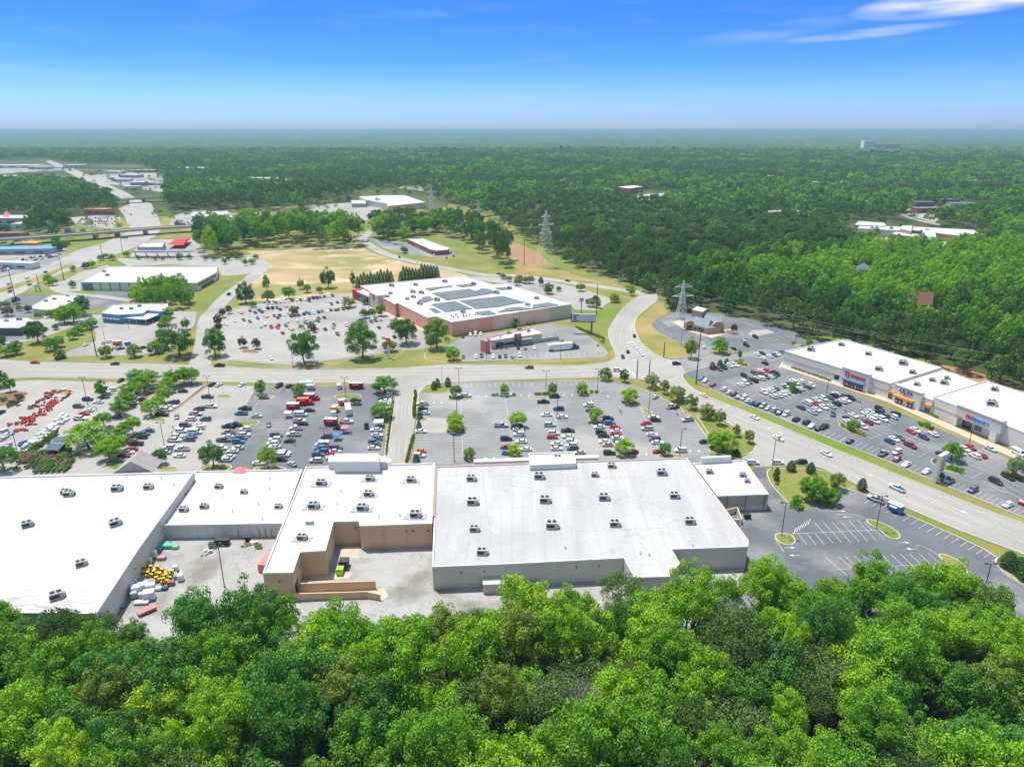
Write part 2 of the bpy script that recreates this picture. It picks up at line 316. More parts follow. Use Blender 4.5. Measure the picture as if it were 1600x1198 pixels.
# parking lots, by surface
sheet('light_parking_lot', [
  [(-200,600),(0,597),(60,594),(200,598),(330,602),(452,604),(610,603),(600,660),(598,735),(480,740),(0,745),(-300,760)],
  [(343,500),(345,487),(372,480),(420,472),(500,462),(550,457),(600,455),(625,490),(680,520),(690,528),(665,545),(625,548),(545,560),(460,571),(345,562)],
  [(92,560),(110,548),(150,533),(150,520),(130,505),(110,512),(60,530),(0,540),(-60,540),(-60,500),(50,500),(110,490),(230,495),(262,486),(308,487),(305,505),(300,512),(290,520),(260,545),(240,552),(120,560)],
  [(735,432),(770,433),(850,438),(905,450),(950,465),(955,470),(935,485),(900,484),(880,470),(800,445),(730,436)],
  [(196,412),(205,398),(215,384),(240,374),(262,371),(300,371),(318,390),(330,401),(372,403),(378,411),(404,411),(408,425),(372,430),(346,431),(341,418),(250,413)], [(86,446),(128,424),(168,414),(172,418),(126,442),(126,455),(92,455)],
  [(110,340),(120,352),(175,358),(190,345),(186,338),(150,337)],
  [(255,356),(270,338),(300,328),(350,330),(400,342),(395,352),(340,356),(300,358)],
  [(470,330),(490,320),(560,316),(600,322),(572,345),(520,340)],
  [(0,388),(80,382),(110,392),(70,402),(30,408),(-60,410),(-60,390)],
  [(1330,362),(1440,372),(1540,378),(1560,388),(1450,396),(1325,372)],
  [(1420,325),(1470,340),(1460,348),(1410,335)],
  [(640,285),(700,290),(680,300),(620,295)],
  [(0,272),(60,268),(110,266),(100,258),(0,262)], [(130,276),(180,270),(330,270),(330,262),(430,285),(390,300),(250,300),(200,292),(150,285)],
  [(690,335),(720,338),(762,350),(740,352),(700,345)]], M['lotlight'], 0.08)
sheet('dark_parking_lot', [
  [(1058,560),(1100,545),(1130,545),(1225,535),(1245,530),(1330,535),(1300,560),(1240,575),(1620,735),(1900,830),(1900,930),(1600,808),(1515,773),(1440,743),(1380,717),(1310,690),(1210,649),(1150,626),(1120,610),(1095,599),(1088,590),(1070,588),(1060,578)],
  [(1018,506),(1030,495),(1060,488),(1110,488),(1175,500),(1260,525),(1225,545),(1140,545),(1080,548),(1062,535),(1040,524),(1024,517)],
  [(402,604),(452,604),(600,603),(612,602),(600,660),(598,735),(335,738),(352,690),(359,665),(385,632)],
  [(0,520),(50,518),(45,530),(-60,540),(-60,522)], [(-60,470),(40,460),(125,460),(200,455),(205,460),(200,470),(170,480),(100,490),(0,500),(-60,500)]], M['lotdark'], 0.085)
sheet('lower_parking_lot', [
  [(1165,740),(1195,725),(1200,750),(1212,767),(1237,795),(1256,799),(1280,783),(1303,796),(1310,760),(1350,772),(1385,792),(1475,830),(1560,870),(1556,884),(1590,907),(1640,940),(1640,1000),(1150,985),(1110,880)],
], M['lotblue'], 0.0875)
sheet('worn_parking_lot', [
  [(652,612),(660,606),(700,600),(707,598),(800,597),(930,594),(960,597),(985,603),(1015,613),(1034,622),(1058,637),(1073,644),(1058,647),(1079,647),(1106,685),(1110,705),(1108,722),(640,727),(648,690)],
  [(690,566),(760,565),(945,559),(951,551),(925,530),(897,512),(860,505),(800,516),(720,528),(690,545)],
  [(575,372),(640,380),(702,388),(712,398),(680,402),(640,398),(600,388)],[(0,402),(40,398),(105,400),(70,420),(0,432),(-80,440),(-80,410)]], M['lotmid'], 0.09)
sheet('driveway', [[(1060,562),(1076,557),(1090,547),(1097,532),(1106,540),(1108,553),(1150,553.5),(1200,545),(1235,556),(1210,566),(1170,557.5),(1135,565.5),(1076,581),(1070,582)]], M['lotmid'], 0.128)
sheet('concrete_apron', [[(657,652),(701,654),(698,676),(652,676),(650,660)],[(598,600),(655,600),(650,640),(640,727),(598,727),(606,650)],[(1169,521),(1177,516),(1200,515),(1212,520),(1175,526)]], M['concrete'], 0.095)
sheet('service_yard', [[(253,830),(440,830),(700,835),(690,905),(1060,890),(1168,866),(1160,900),(1120,985),(900,985),(560,1020),(100,1030),(173,960)]], M['yard'], 0.10)

def strip(name, pts, width, mat, z, it=2):
    w = smooth_line(PP(pts), it); L, Rr = [], []
    for i, p in enumerate(w):
        d = (w[min(i+1,len(w)-1)] - w[max(i-1,0)]).normalized(); nrm = Vector((-d.y, d.x, 0)); wd = width/2
        L.append(p + nrm*wd); Rr.append(p - nrm*wd)
    mb = MB(); k = len(w); zz = z - (len(pts)*7 % 11)*.0015
    mb.add([(q.x,q.y,zz) for q in Rr] + [(q.x,q.y,zz) for q in L], [(i,i+1,k+i+1,k+i) for i in range(k-1)])
    if name is None: return mb, L, Rr
    return tag(mb.build(name, mat), kind='structure')

# main roads
main = [[(-250,562),(0,562),(60,566),(270,569),(330,571),(430,577),(520,578),(640,574),(700,569),(800,570),(900,571),(948,566),(964,558),(960,550),(955,538),(950,525),(952,512),(958,503),(966,490),(974,481),(986,470),(1000,461),(1025,458),(1030,466),(1020,476),(1006,486),(997,494),(992,507),(994,520),(1000,532),(1012,545),(1030,557),(1048,562),(1064,561),(1076,567),(1076,580),(1067,584),(1068,592),(1080,605),(1100,617),(1160,640),(1200,657),(1242,677),(1340,715),(1425,750),(1475,770),(1550,800),(1600,817),(1900,935),(1900,985),(1600,867),(1500,830),(1407,790),(1355,767),(1317,746),(1284,732),(1260,727),(1180,730),(1160,716),(1175,708),(1182,697),(1178,686),(1160,676),(1135,660),(1117,646),(1091,637),(1076,622),(1047,614),(1030,604),(1004,595),(982,591),(940,590),(800,594),(700,598),(668,602),(655,612),(600,612),(590,601),(540,598),(452,600),(330,597),(150,592),(60,590),(0,593),(-250,600)]]
sheet('main_road', main, M['concrete'], 0.12)
for nm, pts, w in [('back_road', [(560,366),(568,376),(584,388),(610,400),(645,409),(700,420),(760,431),(800,430),(850,435),(900,443),(960,451),(1010,459)], 11),
  ('side_road', [(372,402),(395,404),(412,412),(408,424),(385,440),(352,465),(335,485),(322,500),(322,520),(318,545),(312,572)], 11),
  ('cross_street', [(372,402),(440,392),(500,388),(560,384)], 8),
  ('ramp_road', [(300,412),(340,406),(372,402)], 9),
  ('lane', [(206,470),(150,462),(95,458),(80,445),(120,436),(170,428),(205,414)], 7),
  ('frontage_road', [(262,412),(230,414),(205,414),(190,404)], 9),
  ('school_drive', [(1395,330),(1425,342),(1470,352)], 9), ('far_street', [(660,338),(640,332),(600,345),(585,356),(568,372)], 9)]:
    strip(nm, pts, w, M['concrete'], 0.115)
sheet('highway', [[(-300,500),(0,435),(62,420),(100,402),(120,391),(160,381),(192,366),(200,352),(196,340),(185,326),(205,318),(192,312),(180,305),(160,297),(140,285),(120,277),(98,266),(82,258),(70,252),(80,251),(98,257),(118,265),(135,272),(155,281),(178,292),(200,302),(216,312),(236,318),(240,326),(246,338),(252,352),(250,362),(240,372),(222,382),(190,395),(160,405),(117,420),(62,440),(37,457),(0,472),(-300,560)]], M['concrete'], 0.125)
sheet('highway_median', [[(-100,480),(0,451),(60,432),(112,411),(108,417),(60,440),(0,458),(-100,490)],[(180,340),(205,352),(192,368),(172,372)],[(255,340),(268,342),(262,358),(250,356)],[(196,311),(190,306),(205,308)]], M['drygrass'], 0.13)
for nm, pts, w in [('far_cross_road', [(-100,270),(60,266),(100,266),(140,266),(240,266),(330,265)], 22),('distant_road', [(1497,226),(1512,231),(1524,236),(1527,241)], 30)]:
    strip(nm, pts, w, M['concrete'], 0.4)

# kerbs of the main roads (real steps)
kerbs = [
 [(0,562),(60,566),(270,569)],[(330,572),(430,578),(520,579),(640,575)],[(668,568),(700,570),(800,571),(900,572),(948,567),(965,558),(955,538),(950,525),(952,512),(966,490),(986,470),(1000,461)],
 [(1030,468),(1006,486),(996,494),(991,507),(993,520),(999,532),(1011,545),(1030,557),(1048,562),(1075,557)],
 [(1135,567),(1075,581),(1066,585),(1067,592),(1079,605),(1100,618),(1160,641),(1200,658),(1242,678),(1340,716),(1425,751),(1475,771),(1550,801),(1600,818)],
 [(1600,866),(1500,829),(1407,789),(1355,766),(1317,745),(1284,731),(1260,727)],[(1160,717),(1175,708),(1182,697),(1178,686),(1160,675),(1135,659),(1117,645),(1091,636),(1076,621),(1047,613),(1030,603),(1004,594),(982,590),(940,589),(800,593),(700,597),(668,601),(655,611),(651,640)],
 [(602,620),(598,612),(590,600),(540,597),(452,599),(330,596),(150,591),(60,589),(0,592)],
 [(345,561),(460,570),(545,559),(625,545),(640,535)],[(343,500),(350,487),(420,472),(500,462)],[(690,566),(760,564),(940,559),(951,551),(925,530),(897,512)],
 [(1095,600),(1150,627),(1210,650),(1310,691),(1380,718),(1440,744),(1515,774),(1600,809)],[(1303,760),(1350,771),(1385,791),(1475,829),(1560,869),(1553,882),(1590,907)],
 [(1016,508),(1024,518),(1040,526),(1062,536)],[(707,598),(960,596),(985,603),(1015,613),(1034,622),(1073,643),(1057,647),(1079,647),(1107,687)]]
mb = MB()
for kp in kerbs:
    w = smooth_line(PP(kp), 1)
    for i_, (a, b) in enumerate(zip(w, w[1:])):
        d = b - a
        if d.length < .05: continue
        mb.box(((a.x+b.x)/2, (a.y+b.y)/2, 0.14 + (i_ % 3)*.002), (d.length+.08, 0.42, 0.26), math.atan2(d.y, d.x))
tag(mb.build('kerb', M['kerb']), kind='structure')

# raised planting islands with kerbs
_ih = [0]
def island(pts, mat, it=2, hk=0.22):
    _ih[0] = (_ih[0]+1) % 9; hk += _ih[0]*.004
    w = smooth_poly([Vector(p[:2]) for p in ccw(PP(pts))], it); w = ccw([tuple(p) for p in w])
    inn = inset(w, .35); k = MB().ring(w, inn, 0.0, hk); k.build('kerb', M['kerb'])['kind'] = 'structure'
    g = MB(); g.add([(p[0],p[1],hk-.03) for p in inn], [tuple(range(len(inn)))]); tag(g.build('grass_verge', mat), kind='structure')
G, D, MU = M['grass'], M['drygrass'], M['mulch']
for pts, m in [
 ([(655,612),(665,606),(690,601),(708,600),(712,606),(700,612),(688,615),(652,614)], G),
 ([(698,623),(708,618),(735,617),(741,620),(736,624),(710,626),(702,627)], G),
 ([(767,617),(800,612),(807,617),(803,621),(780,622)], G), ([(833,616),(838,612),(872,612),(876,616),(870,620),(838,620)], G), ([(898,613),(905,611),(938,610),(941,614),(934,618),(905,618)], G),
 ([(700,654),(723,653),(724,674),(700,676)], MU), ([(652,655),(655,650),(668,653),(670,657),(660,658)], G), ([(970,628),(976,622),(996,626),(998,634),(985,635)], G),
 ([(918,656),(925,655),(945,661),(943,666),(925,666)], G), ([(998,632),(1008,648),(1025,647)], D), ([(1026,713),(1030,709),(1068,711),(1068,715),(1030,716)], G),
 ([(1086,648),(1100,652),(1140,664),(1165,680),(1181,694),(1182,702),(1172,709),(1150,713),(1110,709),(1106,700),(1112,688),(1098,665)], G),
 ([(1196,733),(1225,731),(1283,733),(1318,746),(1303,759),(1310,772),(1300,790),(1283,780),(1268,782),(1252,785),(1254,797),(1240,795),(1212,767),(1200,750)], G),
 ([(1209,836),(1215,833),(1238,834),(1245,848),(1235,853),(1216,849)], G), ([(1352,812),(1362,811),(1395,824),(1409,838),(1402,844),(1385,840),(1375,828),(1357,820)], G),
 ([(1464,866),(1475,865),(1500,876),(1515,893),(1508,900),(1490,892),(1468,872)], D), ([(1556,884),(1566,876),(1620,895),(1620,925),(1592,912),(1570,898)], G),
 ([(1308,664),(1316,661),(1350,675),(1354,680),(1344,681),(1325,675)], G), ([(1432,663),(1440,661),(1455,668),(1464,676),(1452,677),(1438,671)], G), ([(1452,719),(1460,715),(1490,730),(1508,738),(1505,742),(1490,741),(1462,730)], G),
 ([(1562,740),(1570,736),(1600,742),(1620,755),(1600,752),(1575,747)], G), ([(1221,606),(1232,603),(1250,612),(1247,619),(1236,615)], G), ([(1140,567),(1150,565),(1172,568),(1168,574),(1155,575),(1145,570)], G),
 ([(1105,545),(1110,541),(1140,545),(1150,550),(1140,553),(1118,552)], G), ([(1239,539),(1246,537),(1262,543),(1255,545)], G), ([(1130,519),(1137,515),(1150,520),(1142,524)], MU),
 ([(561,622),(566,620),(562,616),(535,615),(521,619),(524,623),(545,624)], G), ([(395,623),(400,617),(428,618),(431,622),(420,624)], D), ([(358,665),(370,658),(402,657),(407,661),(398,665)], G), ([(338,617),(362,617),(360,621),(338,621)], G),
 ([(310,730),(325,725),(360,725),(364,732),(350,737),(315,737)], D), ([(393,735),(400,729),(445,729),(448,734),(440,738)], D), ([(240,735),(250,729),(278,729),(279,734),(270,737)], D), ([(161,728),(168,720),(180,714),(192,722),(200,729),(180,737)], G),
 ([(232,656),(238,650),(250,652),(262,655),(255,659),(240,659)], G), ([(145,613),(160,609),(180,610),(184,614),(175,618),(155,617)], D),
 ([(170,655),(190,642),(212,625),(245,604),(250,600),(262,597),(255,606),(232,622),(200,645),(178,658)], MU), ([(265,645),(270,640),(310,608),(317,602),(330,600),(322,606),(290,630),(272,644)], MU),
 ([(166,700),(185,690),(222,672),(235,665),(240,668),(215,682),(190,696),(176,704)], MU), ([(70,735),(110,712),(130,700),(140,700),(120,718),(90,738)], G),
 ([(75,610),(85,606),(112,608),(118,613),(108,616),(82,615)], D), ([(-20,618),(10,612),(45,612),(46,616),(20,632),(-20,638)], MU),
 ([(652,655),(650,612),(646,612),(640,655)], G), ([(640,725),(648,680),(643,680),(632,725)], G), ([(600,712),(616,612),(620,612),(607,712)], G),
 ([(672,566),(662,560),(664,550),(680,548),(735,560),(720,567)], D), ([(600,552),(636,543),(624,556),(600,570),(520,576),(440,575),(345,568),(340,562),(400,566),(460,574),(545,564)], G),
 ([(375,549),(385,545),(405,549),(407,552),(380,551)], MU),
 ([(62,563),(90,556),(250,554),(272,560),(270,568),(180,566)], G)]:
    island(pts, m)
# sidewalk along the strip of shops
sheet('sidewalk', [[(1217,573),(1224,568),(1390,622),(1540,688),(1640,728),(1700,755),(1700,765),(1640,740),(1530,693),(1385,628)],[(1216,576),(1222,566),(1232,570)],[(1050,503),(1062,500),(1110,520),(1140,514),(1148,518),(1112,528),(1075,518)],[(553,470),(575,476),(620,500),(680,525),(700,520),(640,495),(575,465)]], M['walk'], 0.17)

# markings -------------------------------------------------------------
mk = MB(); mky = MB()
_zj = [0]
def zj():
    _zj[0] = (_zj[0] + 7) % 60; return _zj[0]*.0006
def line(a, b, w=.14, z=.135, m=None):
    a, b = P(*a), P(*b); d = b - a; z += zj()
    (m or mk).box(((a.x+b.x)/2,(a.y+b.y)/2, z+.004), (d.length, w, .008), math.atan2(d.y,d.x))
def stalls(a, b, n, e, z=.12, w=.13):
    """n stall lines between pixels a and b, each running along the pixel vector e"""
    for i in range(n):
        t = i/(n-1); u, v = a[0]+(b[0]-a[0])*t, a[1]+(b[1]-a[1])*t
        line((u, v), (u+e[0], v+e[1]), w, z)
def dashes(pts, step=12, ln=3.2, w=.18, z=.14, m=None):
    w_ = smooth_line(PP(pts), 1); acc = 0
    for a, b in zip(w_, w_[1:]):
        L = (b-a).length; t = (-acc) % step
        while t < L:
            q = a + (b-a)*(t/L); q2 = a + (b-a)*(min(t+ln, L)/L); d = q2 - q
            if d.length > .3: (m or mk).box(((q.x+q2.x)/2,(q.y+q2.y)/2,z+.004+zj()), (d.length, w, .008), math.atan2(d.y,d.x))
            t += step
        acc += L
def solid(pts, w=.18, m=None, z=.14):
    w_ = smooth_line(PP(pts), 1)
    for a, b in zip(w_, w_[1:]):
        d = b - a; (m or mk).box(((a.x+b.x)/2,(a.y+b.y)/2,z+.004+zj()), (d.length, w, .008), math.atan2(d.y,d.x))
def arrow(u, v, du=0, dv=-3, z=.175, s=1.0):
    a, b = P(u-du, v-dv, 0), P(u+du, v+dv, 0); d = (b-a).normalized(); L = 1.7*s; c = (a+b)/2; p = Vector((-d.y, d.x, 0))
    mk.add([(*(c-d*L+p*.12).xy,z+.008),(*(c-d*L-p*.12).xy,z+.008),(*(c+d*.3-p*.12).xy,z+.008),(*(c+d*.3+p*.12).xy,z+.008)], [(0,1,2,3)])
    mk.add([(*(c+d*.3-p*.6).xy,z+.008),(*(c+d*L).xy,z+.008),(*(c+d*.3+p*.6).xy,z+.008)], [(0,1,2)])
# centre lot
stalls((727,599),(792,598),8,(1,6)); stalls((801,598),(830,598),4,(1,6)); stalls((856,596),(916,595),8,(3,7)); stalls((923,596),(954,597),4,(-1,6)); stalls((964,600),(1010,613),6,(-7,5)); stalls((1018,613),(1058,640),8,(-11,4))
stalls((654,617),(651,650),8,(18,0)); stalls((649,681),(643,722),9,(21,0))
stalls((700,630),(697,720),1+1,(20,0)); stalls((722,628),(725,718),20,(20,0)); stalls((702,631),(700,650),4,(20,0)); stalls((700,680),(696,718),9,(26,0)); line((720,626),(723,710))
stalls((768,623),(776,718),20,(20,0)); stalls((790,622),(803,700),19,(20,0)); line((789,622),(804,712)); stalls((806,626),(814,700),12,(18,0))
stalls((840,622),(860,715),20,(18,0)); line((855,620),(873,672)); stalls((858,624),(885,715),20,(20,0)); 
stalls((904,622),(932,712),20,(18,0)); line((922,620),(945,690)); stalls((926,622),(965,715),22,(20,0))
stalls((978,637),(1012,710),18,(19,0)); line((999,635),(1030,705)); stalls((1014,658),(1040,710),14,(20,0)); stalls((1062,656),(1088,708),13,(20,-1))
for u, v in [(678,630),(690,630),(748,620),(760,620),(814,619),(827,619),(881,618),(894,618),(950,620),(1078,706),(1092,706),(758,718),(772,717),(999,711),(1010,711)]: arrow(u, v)
# right lot
stalls((1100,583),(1124,578),7,(8,4)); stalls((1118,610),(1126,606),3,(9,-2)); stalls((1156,618),(1210,640),9,(10,-5)); stalls((1213,651),(1310,690),13,(12,-7)); stalls((1312,690),(1400,722),12,(12,-7)); stalls((1402,726),(1600,807),24,(12,-7))
stalls((1135,595),(1190,572),10,(28,13)); line((1163,612),(1222,585)); line((1135,594),(1172,611)); line((1172,611),(1188,607)); stalls((1186,617),(1245,597),9,(26,12)); line((1184,616),(1227,632)); line((1227,632),(1242,628))
stalls((1240,640),(1302,612),12,(26,13)); stalls((1266,654),(1330,622),12,(28,12)); line((1240,638),(1288,656)); line((1288,656),(1302,652)); stalls((1345,672),(1375,636),10,(34,15)); line((1345,679),(1361,685)); line((1361,685),(1375,679))
stalls((1377,692),(1425,666),10,(44,20)); line((1396,698),(1452,672),.15); line((1420,709),(1436,714)); line((1436,714),(1449,707)); stalls((1480,724),(1515,700),7,(36,16)); line((1508,742),(1520,747)); line((1520,747),(1534,739))
stalls((1535,752),(1585,728),8,(34,18)); line((1536,753),(1600,782)); stalls((1566,765),(1600,748),5,(30,14)); stalls((1140,545),(1155,530),1+4,(13,4)); stalls((1190,520),(1245,540),9,(-18,6)); stalls((1170,548),(1235,520),8,(24,8))
solid([(1100,570),(1230,578),(1400,640),(1600,722)], .12, mky, .13); line((1310,640),(1600,760),.1)
# steakhouse lot
stalls((1020,506),(1050,490),8,(12,-2)); stalls((1024,518),(1058,534),9,(14,-3)); stalls((1110,490),(1185,510),13,(11,5)); stalls((1036,503),(1048,500),6,(10,8),w=.3); stalls((1090,530),(1120,545),5,(9,-4))
# south east lot
stalls((1307,762),(1350,775),4,(14,-6)); stalls((1350,786),(1395,806),5,(12,-6)); stalls((1398,808),(1550,877),13,(13,-8))
stalls((1247,834),(1274,834),3,(14,17)); stalls((1273,817),(1340,813),6,(29,32)); line((1238,834),(1380,828),.16); stalls((1350,816),(1368,830),2,(14,14)); stalls((1289,870),(1310,870),2,(35,30)); stalls((1320,869),(1450,864),10,(34,32)); line((1296,891),(1475,880),.12)
solid([(1306,804),(1336,803),(1354,812)],.15); solid([(1430,853),(1440,852),(1464,866)],.15); line((1210,840),(1225,863),.15)
stalls((1240,834),(1262,820),6,(4,-9),w=.2); 
for u, v, a in [(1314,799,1),(1324,808,0),(1413,848,1),(1424,858,0),(1234,856,1),(1241,868,0)]: arrow(u, v, 4 if a else -4, 0)
# left lot
stalls((12,604),(150,599),20,(-9,7)); stalls((150,600),(240,600),10,(-8,6)); stalls((335,604),(400,604),9,(-6,7)); stalls((408,607),(452,605),5,(-5,7)); stalls((455,606),(475,606),3,(-6,6))
stalls((385,628),(365,655),8,(17,0)); stalls((407,627),(386,662),9,(18,0)); line((405,626),(384,658)); stalls((458,651),(430,700),11,(-26,0)); line((465,645),(430,712)); stalls((330,622),(300,660),8,(18,0)); stalls((120,650),(135,600),8,(16,0)); stalls((285,625),(255,665),7,(17,0))
stalls((382,665),(340,725),14,(20,0)); stalls((305,660),(270,725),12,(17,0)); stalls((330,660),(300,725),12,(-16,0)); stalls((560,640),(540,690),8,(-16,0)); stalls((600,640),(590,705),10,(-17,0))
# big red store's lot
for j, (a, b) in enumerate([((352,512),(395,524)),((360,528),(470,535)),((362,538),(470,548)),((410,545),(458,552)),((395,500),(500,492)),((430,508),(560,500)),((480,520),(600,512)),((500,535),(545,540)),((495,545),(540,552))]):
    stalls(a, b, int((b[0]-a[0])/6.2)+1, (4.5,5.5))
stalls((352,558),(455,567),16,(6,-5)); stalls((495,560),(540,556),8,(-5,-6)); stalls((760,562),(940,556),22,(-1.5,-6)); stalls((895,520),(938,552),9,(-8,-1))
stalls((170,556),(225,556),9,(-2,-4)); stalls((120,530),(200,505),1+9,(7,0))
# road lane lines
for pts in ([(0,575),(300,581),(600,586),(900,581),(960,578)], [(0,584),(300,588),(600,592),(900,585)]): dashes(pts)
for pts in ([(0,571),(300,576),(600,580),(900,574),(960,570)],): solid(pts, .15, mky)
dashes([(1030,590),(1100,623),(1200,662),(1340,722),(1600,826)]); dashes([(1120,636),(1200,672),(1300,712),(1407,760),(1600,842)]); dashes([(1040,604),(1110,640),(1200,683),(1290,722),(1400,775),(1600,855)]); solid([(1100,630),(1200,672),(1300,716),(1400,760),(1600,848)],.14,mky)
dashes([(975,550),(968,530),(972,512),(984,495),(1010,472)]); dashes([(985,556),(978,530),(981,512),(992,497)]); solid([(998,556),(985,530),(988,508),(1000,488),(1022,468)],.14,mky); dashes([(1060,575),(1110,562),(1180,548)])
line((982,577),(995,590),.5); line((1004,560),(1010,557),.5); line((1044,562),(1056,574),.5); line((1042,597),(1062,588),.4); line((985,563),(1000,561),.4)
for u, v, du, dv in [(1200,668,8,3),(1217,675,8,3),(1355,742,8,3),(1500,798,8,3),(500,586,-6,0),(430,584,-6,0),(600,589,-6,0),(870,584,-6,0),(908,586,6,0),(1090,612,7,3),(1135,634,7,3)]: arrow(u, v, du, dv, s=1.5)
# highway
for o_ in (-3,3): dashes([(0,446+o_),(60,427+o_),(120,402+o_),(170,388+o_)], 20, 6, .4, .14); dashes([(0,464+o_*.8),(60,444+o_),(120,424+o_*.8),(190,394+o_)], 20, 6, .4, .14)
mt = MB()
for pts in ([(0,568),(300,574),(600,578),(900,572),(950,569)],[(0,573.5),(300,578.5),(600,583),(900,577.5)],[(0,580),(300,585),(600,589),(900,583),(975,581)],[(0,587),(300,591),(600,595),(900,588.5),(985,588)],
  [(1045,600),(1110,625),(1200,658.5),(1340,719),(1600,822)],[(1045,606),(1105,629),(1200,665),(1340,727),(1600,833)],[(1050,613),(1110,637),(1200,677),(1300,717),(1400,768),(1600,848)],[(1060,620),(1120,645),(1200,690),(1290,728),(1400,783),(1600,861)],[(970,550),(962,530),(966,510),(980,490),(1008,466)],[(979,552),(972,530),(976,512),(990,493),(1014,474)],[(632,720),(640,640),(640,602)],[(622,720),(628,640),(630,602)],[(346,520),(330,545),(316,562)],[(500,393),(590,401)],[(20,578),(-100,570)]):
    for o_ in (-1,1):
        w_ = smooth_line(PP(pts), 2); 
        for a, b in zip(w_, w_[1:]):
            d = b - a; nrm = Vector((-d.y,d.x,0)).normalized()*.85*o_; a2, b2 = a+nrm, b+nrm; z_ = .134 + zj()*.1; wd = Vector((-d.y,d.x,0)).normalized()*.42
            mt.add([(*(a2-wd).xy,z_),(*(b2-wd).xy,z_),(*(b2+wd).xy,z_),(*(a2+wd).xy,z_)], [(0,1,2,3)])
M['track'] = nmat('tyre_track_mat', (0.29,0.277,0.255), (0.325,0.31,0.285), .05, fine=.08, lo=.3, hi=.7); tag(mt.build('road_tyre_tracks', M['track']), kind='structure')
tag(mk.build('road_markings', M['mark']), kind='structure'); tag(mky.build('yellow_markings', M['markyellow']), kind='structure')
# ------------------------------------------------------------------ buildings
def building(name, label, cat, roof_px, H, wall, roof, par=.45, coping=None, thick=.35, group=None, base=0.0):
    """walls and flat roof behind a parapet; roof_px traces the parapet's top edge"""
    poly = ccw([tuple(p) for p in PP(roof_px, H)]); poly = [p[:2] for p in poly]
    root = empty(name); tag(root, label, cat, group)
    inn = inset(poly, thick)
    w = MB(); n = len(poly)
    w.add([(p[0],p[1],base) for p in poly] + [(p[0],p[1],H) for p in poly], [(i,(i+1)%n,(i+1)%n+n,i+n) for i in range(n)])
    w.build('wall', wall, root)
    r = MB(); r.add([(p[0],p[1],H-par) for p in inn], [tuple(range(n))]); ro = r.build('roof', roof, root)
    c = MB().ring(inset(poly, -.06), inn, H-par, H+.02); c.build('coping', coping or M['offwhite'], root)
    return root, poly
def vsegs(a, b, z0, z1, th, mb, mi=0, out=0.0):
    """upright slab standing along a-b"""
    d = Vector((b[0]-a[0], b[1]-a[1], 0)); nrm = Vector((d.y, -d.x, 0)).normalized(); c = Vector(((a[0]+b[0])/2,(a[1]+b[1])/2,(z0+z1)/2)) + nrm*out
    mb.box(c, (d.length, th, z1-z0), math.atan2(d.y, d.x), mi)
def lerp2(a, b, t): return (a[0]+(b[0]-a[0])*t, a[1]+(b[1]-a[1])*t)
def face(name, a, b, t0, t1, z0, z1, mat, parent, out=.06, th=.12):
    mb = MB(); vsegs(lerp2(a,b,t0), lerp2(a,b,t1), z0, z1, th, mb, out=out); return mb.build(name, mat, parent)
def lettering(text, a, b, t, z, size, mat, parent, out=.25, name='lettering', ext=.12, sx=1.0):
    """raised letters on the wall running a -> b (seen with a on the viewer's left)"""
    cu = bpy.data.curves.new(name, 'FONT'); cu.body = text; cu.size = size; cu.extrude = ext; cu.align_x = 'CENTER'; cu.align_y = 'CENTER'; cu.offset = size*.02
    o = bpy.data.objects.new(name, cu); o.data.materials.append(mat); link(o, parent)
    d = Vector((b[0]-a[0], b[1]-a[1], 0)).normalized(); nrm = Vector((d.y, -d.x, 0)); p = lerp2(a, b, t)
    up = Vector((0,0,1)); m = Matrix((d, up, nrm)).transposed().to_4x4(); m.translation = Vector((p[0],p[1],z)) + nrm*out
    o.matrix_world = m @ Matrix.Diagonal((sx,1,1,1)); return o

# A: garden and home store on the far left
HA = 7.6
ra, pa = building('home_store', 'large store with plain white roof and pale grey walls at the left edge', 'store', [(-260,751),(303,737),(217,856),(150,958),(-330,953)], HA, M['greywall'], M['roof'])
A1, A2 = P(303,737,HA), P(150,958,HA)
for t0, t1 in ((.935,.962),(.975,.995)):
    face('door', A2[:2], A1[:2], 1-t1, 1-t0, 0, 4.2, M['offwhite'], ra, .05); 
    face('door_frame', A2[:2], A1[:2], 1-t1-.006, 1-t1, 0, 4.5, M['dgrey'], ra, .08); face('door_frame', A2[:2], A1[:2], 1-t0, 1-t0+.006, 0, 4.5, M['dgrey'], ra, .08)
for t in (.3,.62,.86): face('wall_lamp', A2[:2], A1[:2], t, t+.006, 4.6, 5.0, M['dgrey'], ra, .15, .3)
mb = MB(); rs0 = rnd(31)
for k in range(46):
    u, v = rs0.uniform(0,150), 952 - abs(rs0.gauss(0,16)); 
    if v < 900: continue
    p = P(u, v, HA-.44); l_, w_ = rs0.uniform(.6,5), rs0.uniform(.12,.4); mb.box((p.x,p.y,HA-.43+k*.0004), (l_,w_,.012), rs0.uniform(-.08,.08))
mb.build('roof_dirt', M['grey'], ra)['kind'] = 'stuff'
# gabled entrance of A (grey shingled roof rising behind the parapet)
def gable(mb, a, b, depth, z0, zr, over=.5, mi=0):
    d = Vector((b[0]-a[0], b[1]-a[1],0)); L = d.length; d.normalize(); nrm = Vector((-d.y, d.x, 0)); A = Vector((a[0],a[1],0)) - d*over; B = Vector((b[0],b[1],0)) + d*over; Mid = (A+B)/2
    v = [A, B, Mid, A+nrm*depth, B+nrm*depth, Mid+nrm*depth]; zz = [z0,z0,zr]*2
    mb.add([(p.x,p.y,z) for p, z in zip(v, zz)], [(0,2,5,3),(2,1,4,5),(0,1,2),(3,5,4)], mi)
g = MB(); a_, b_ = P(178,738,7.6), P(236,736,7.6); gable(g, a_, b_, 9, 7.2, 11.6); g.build('gable_roof', M['shingle'], ra)

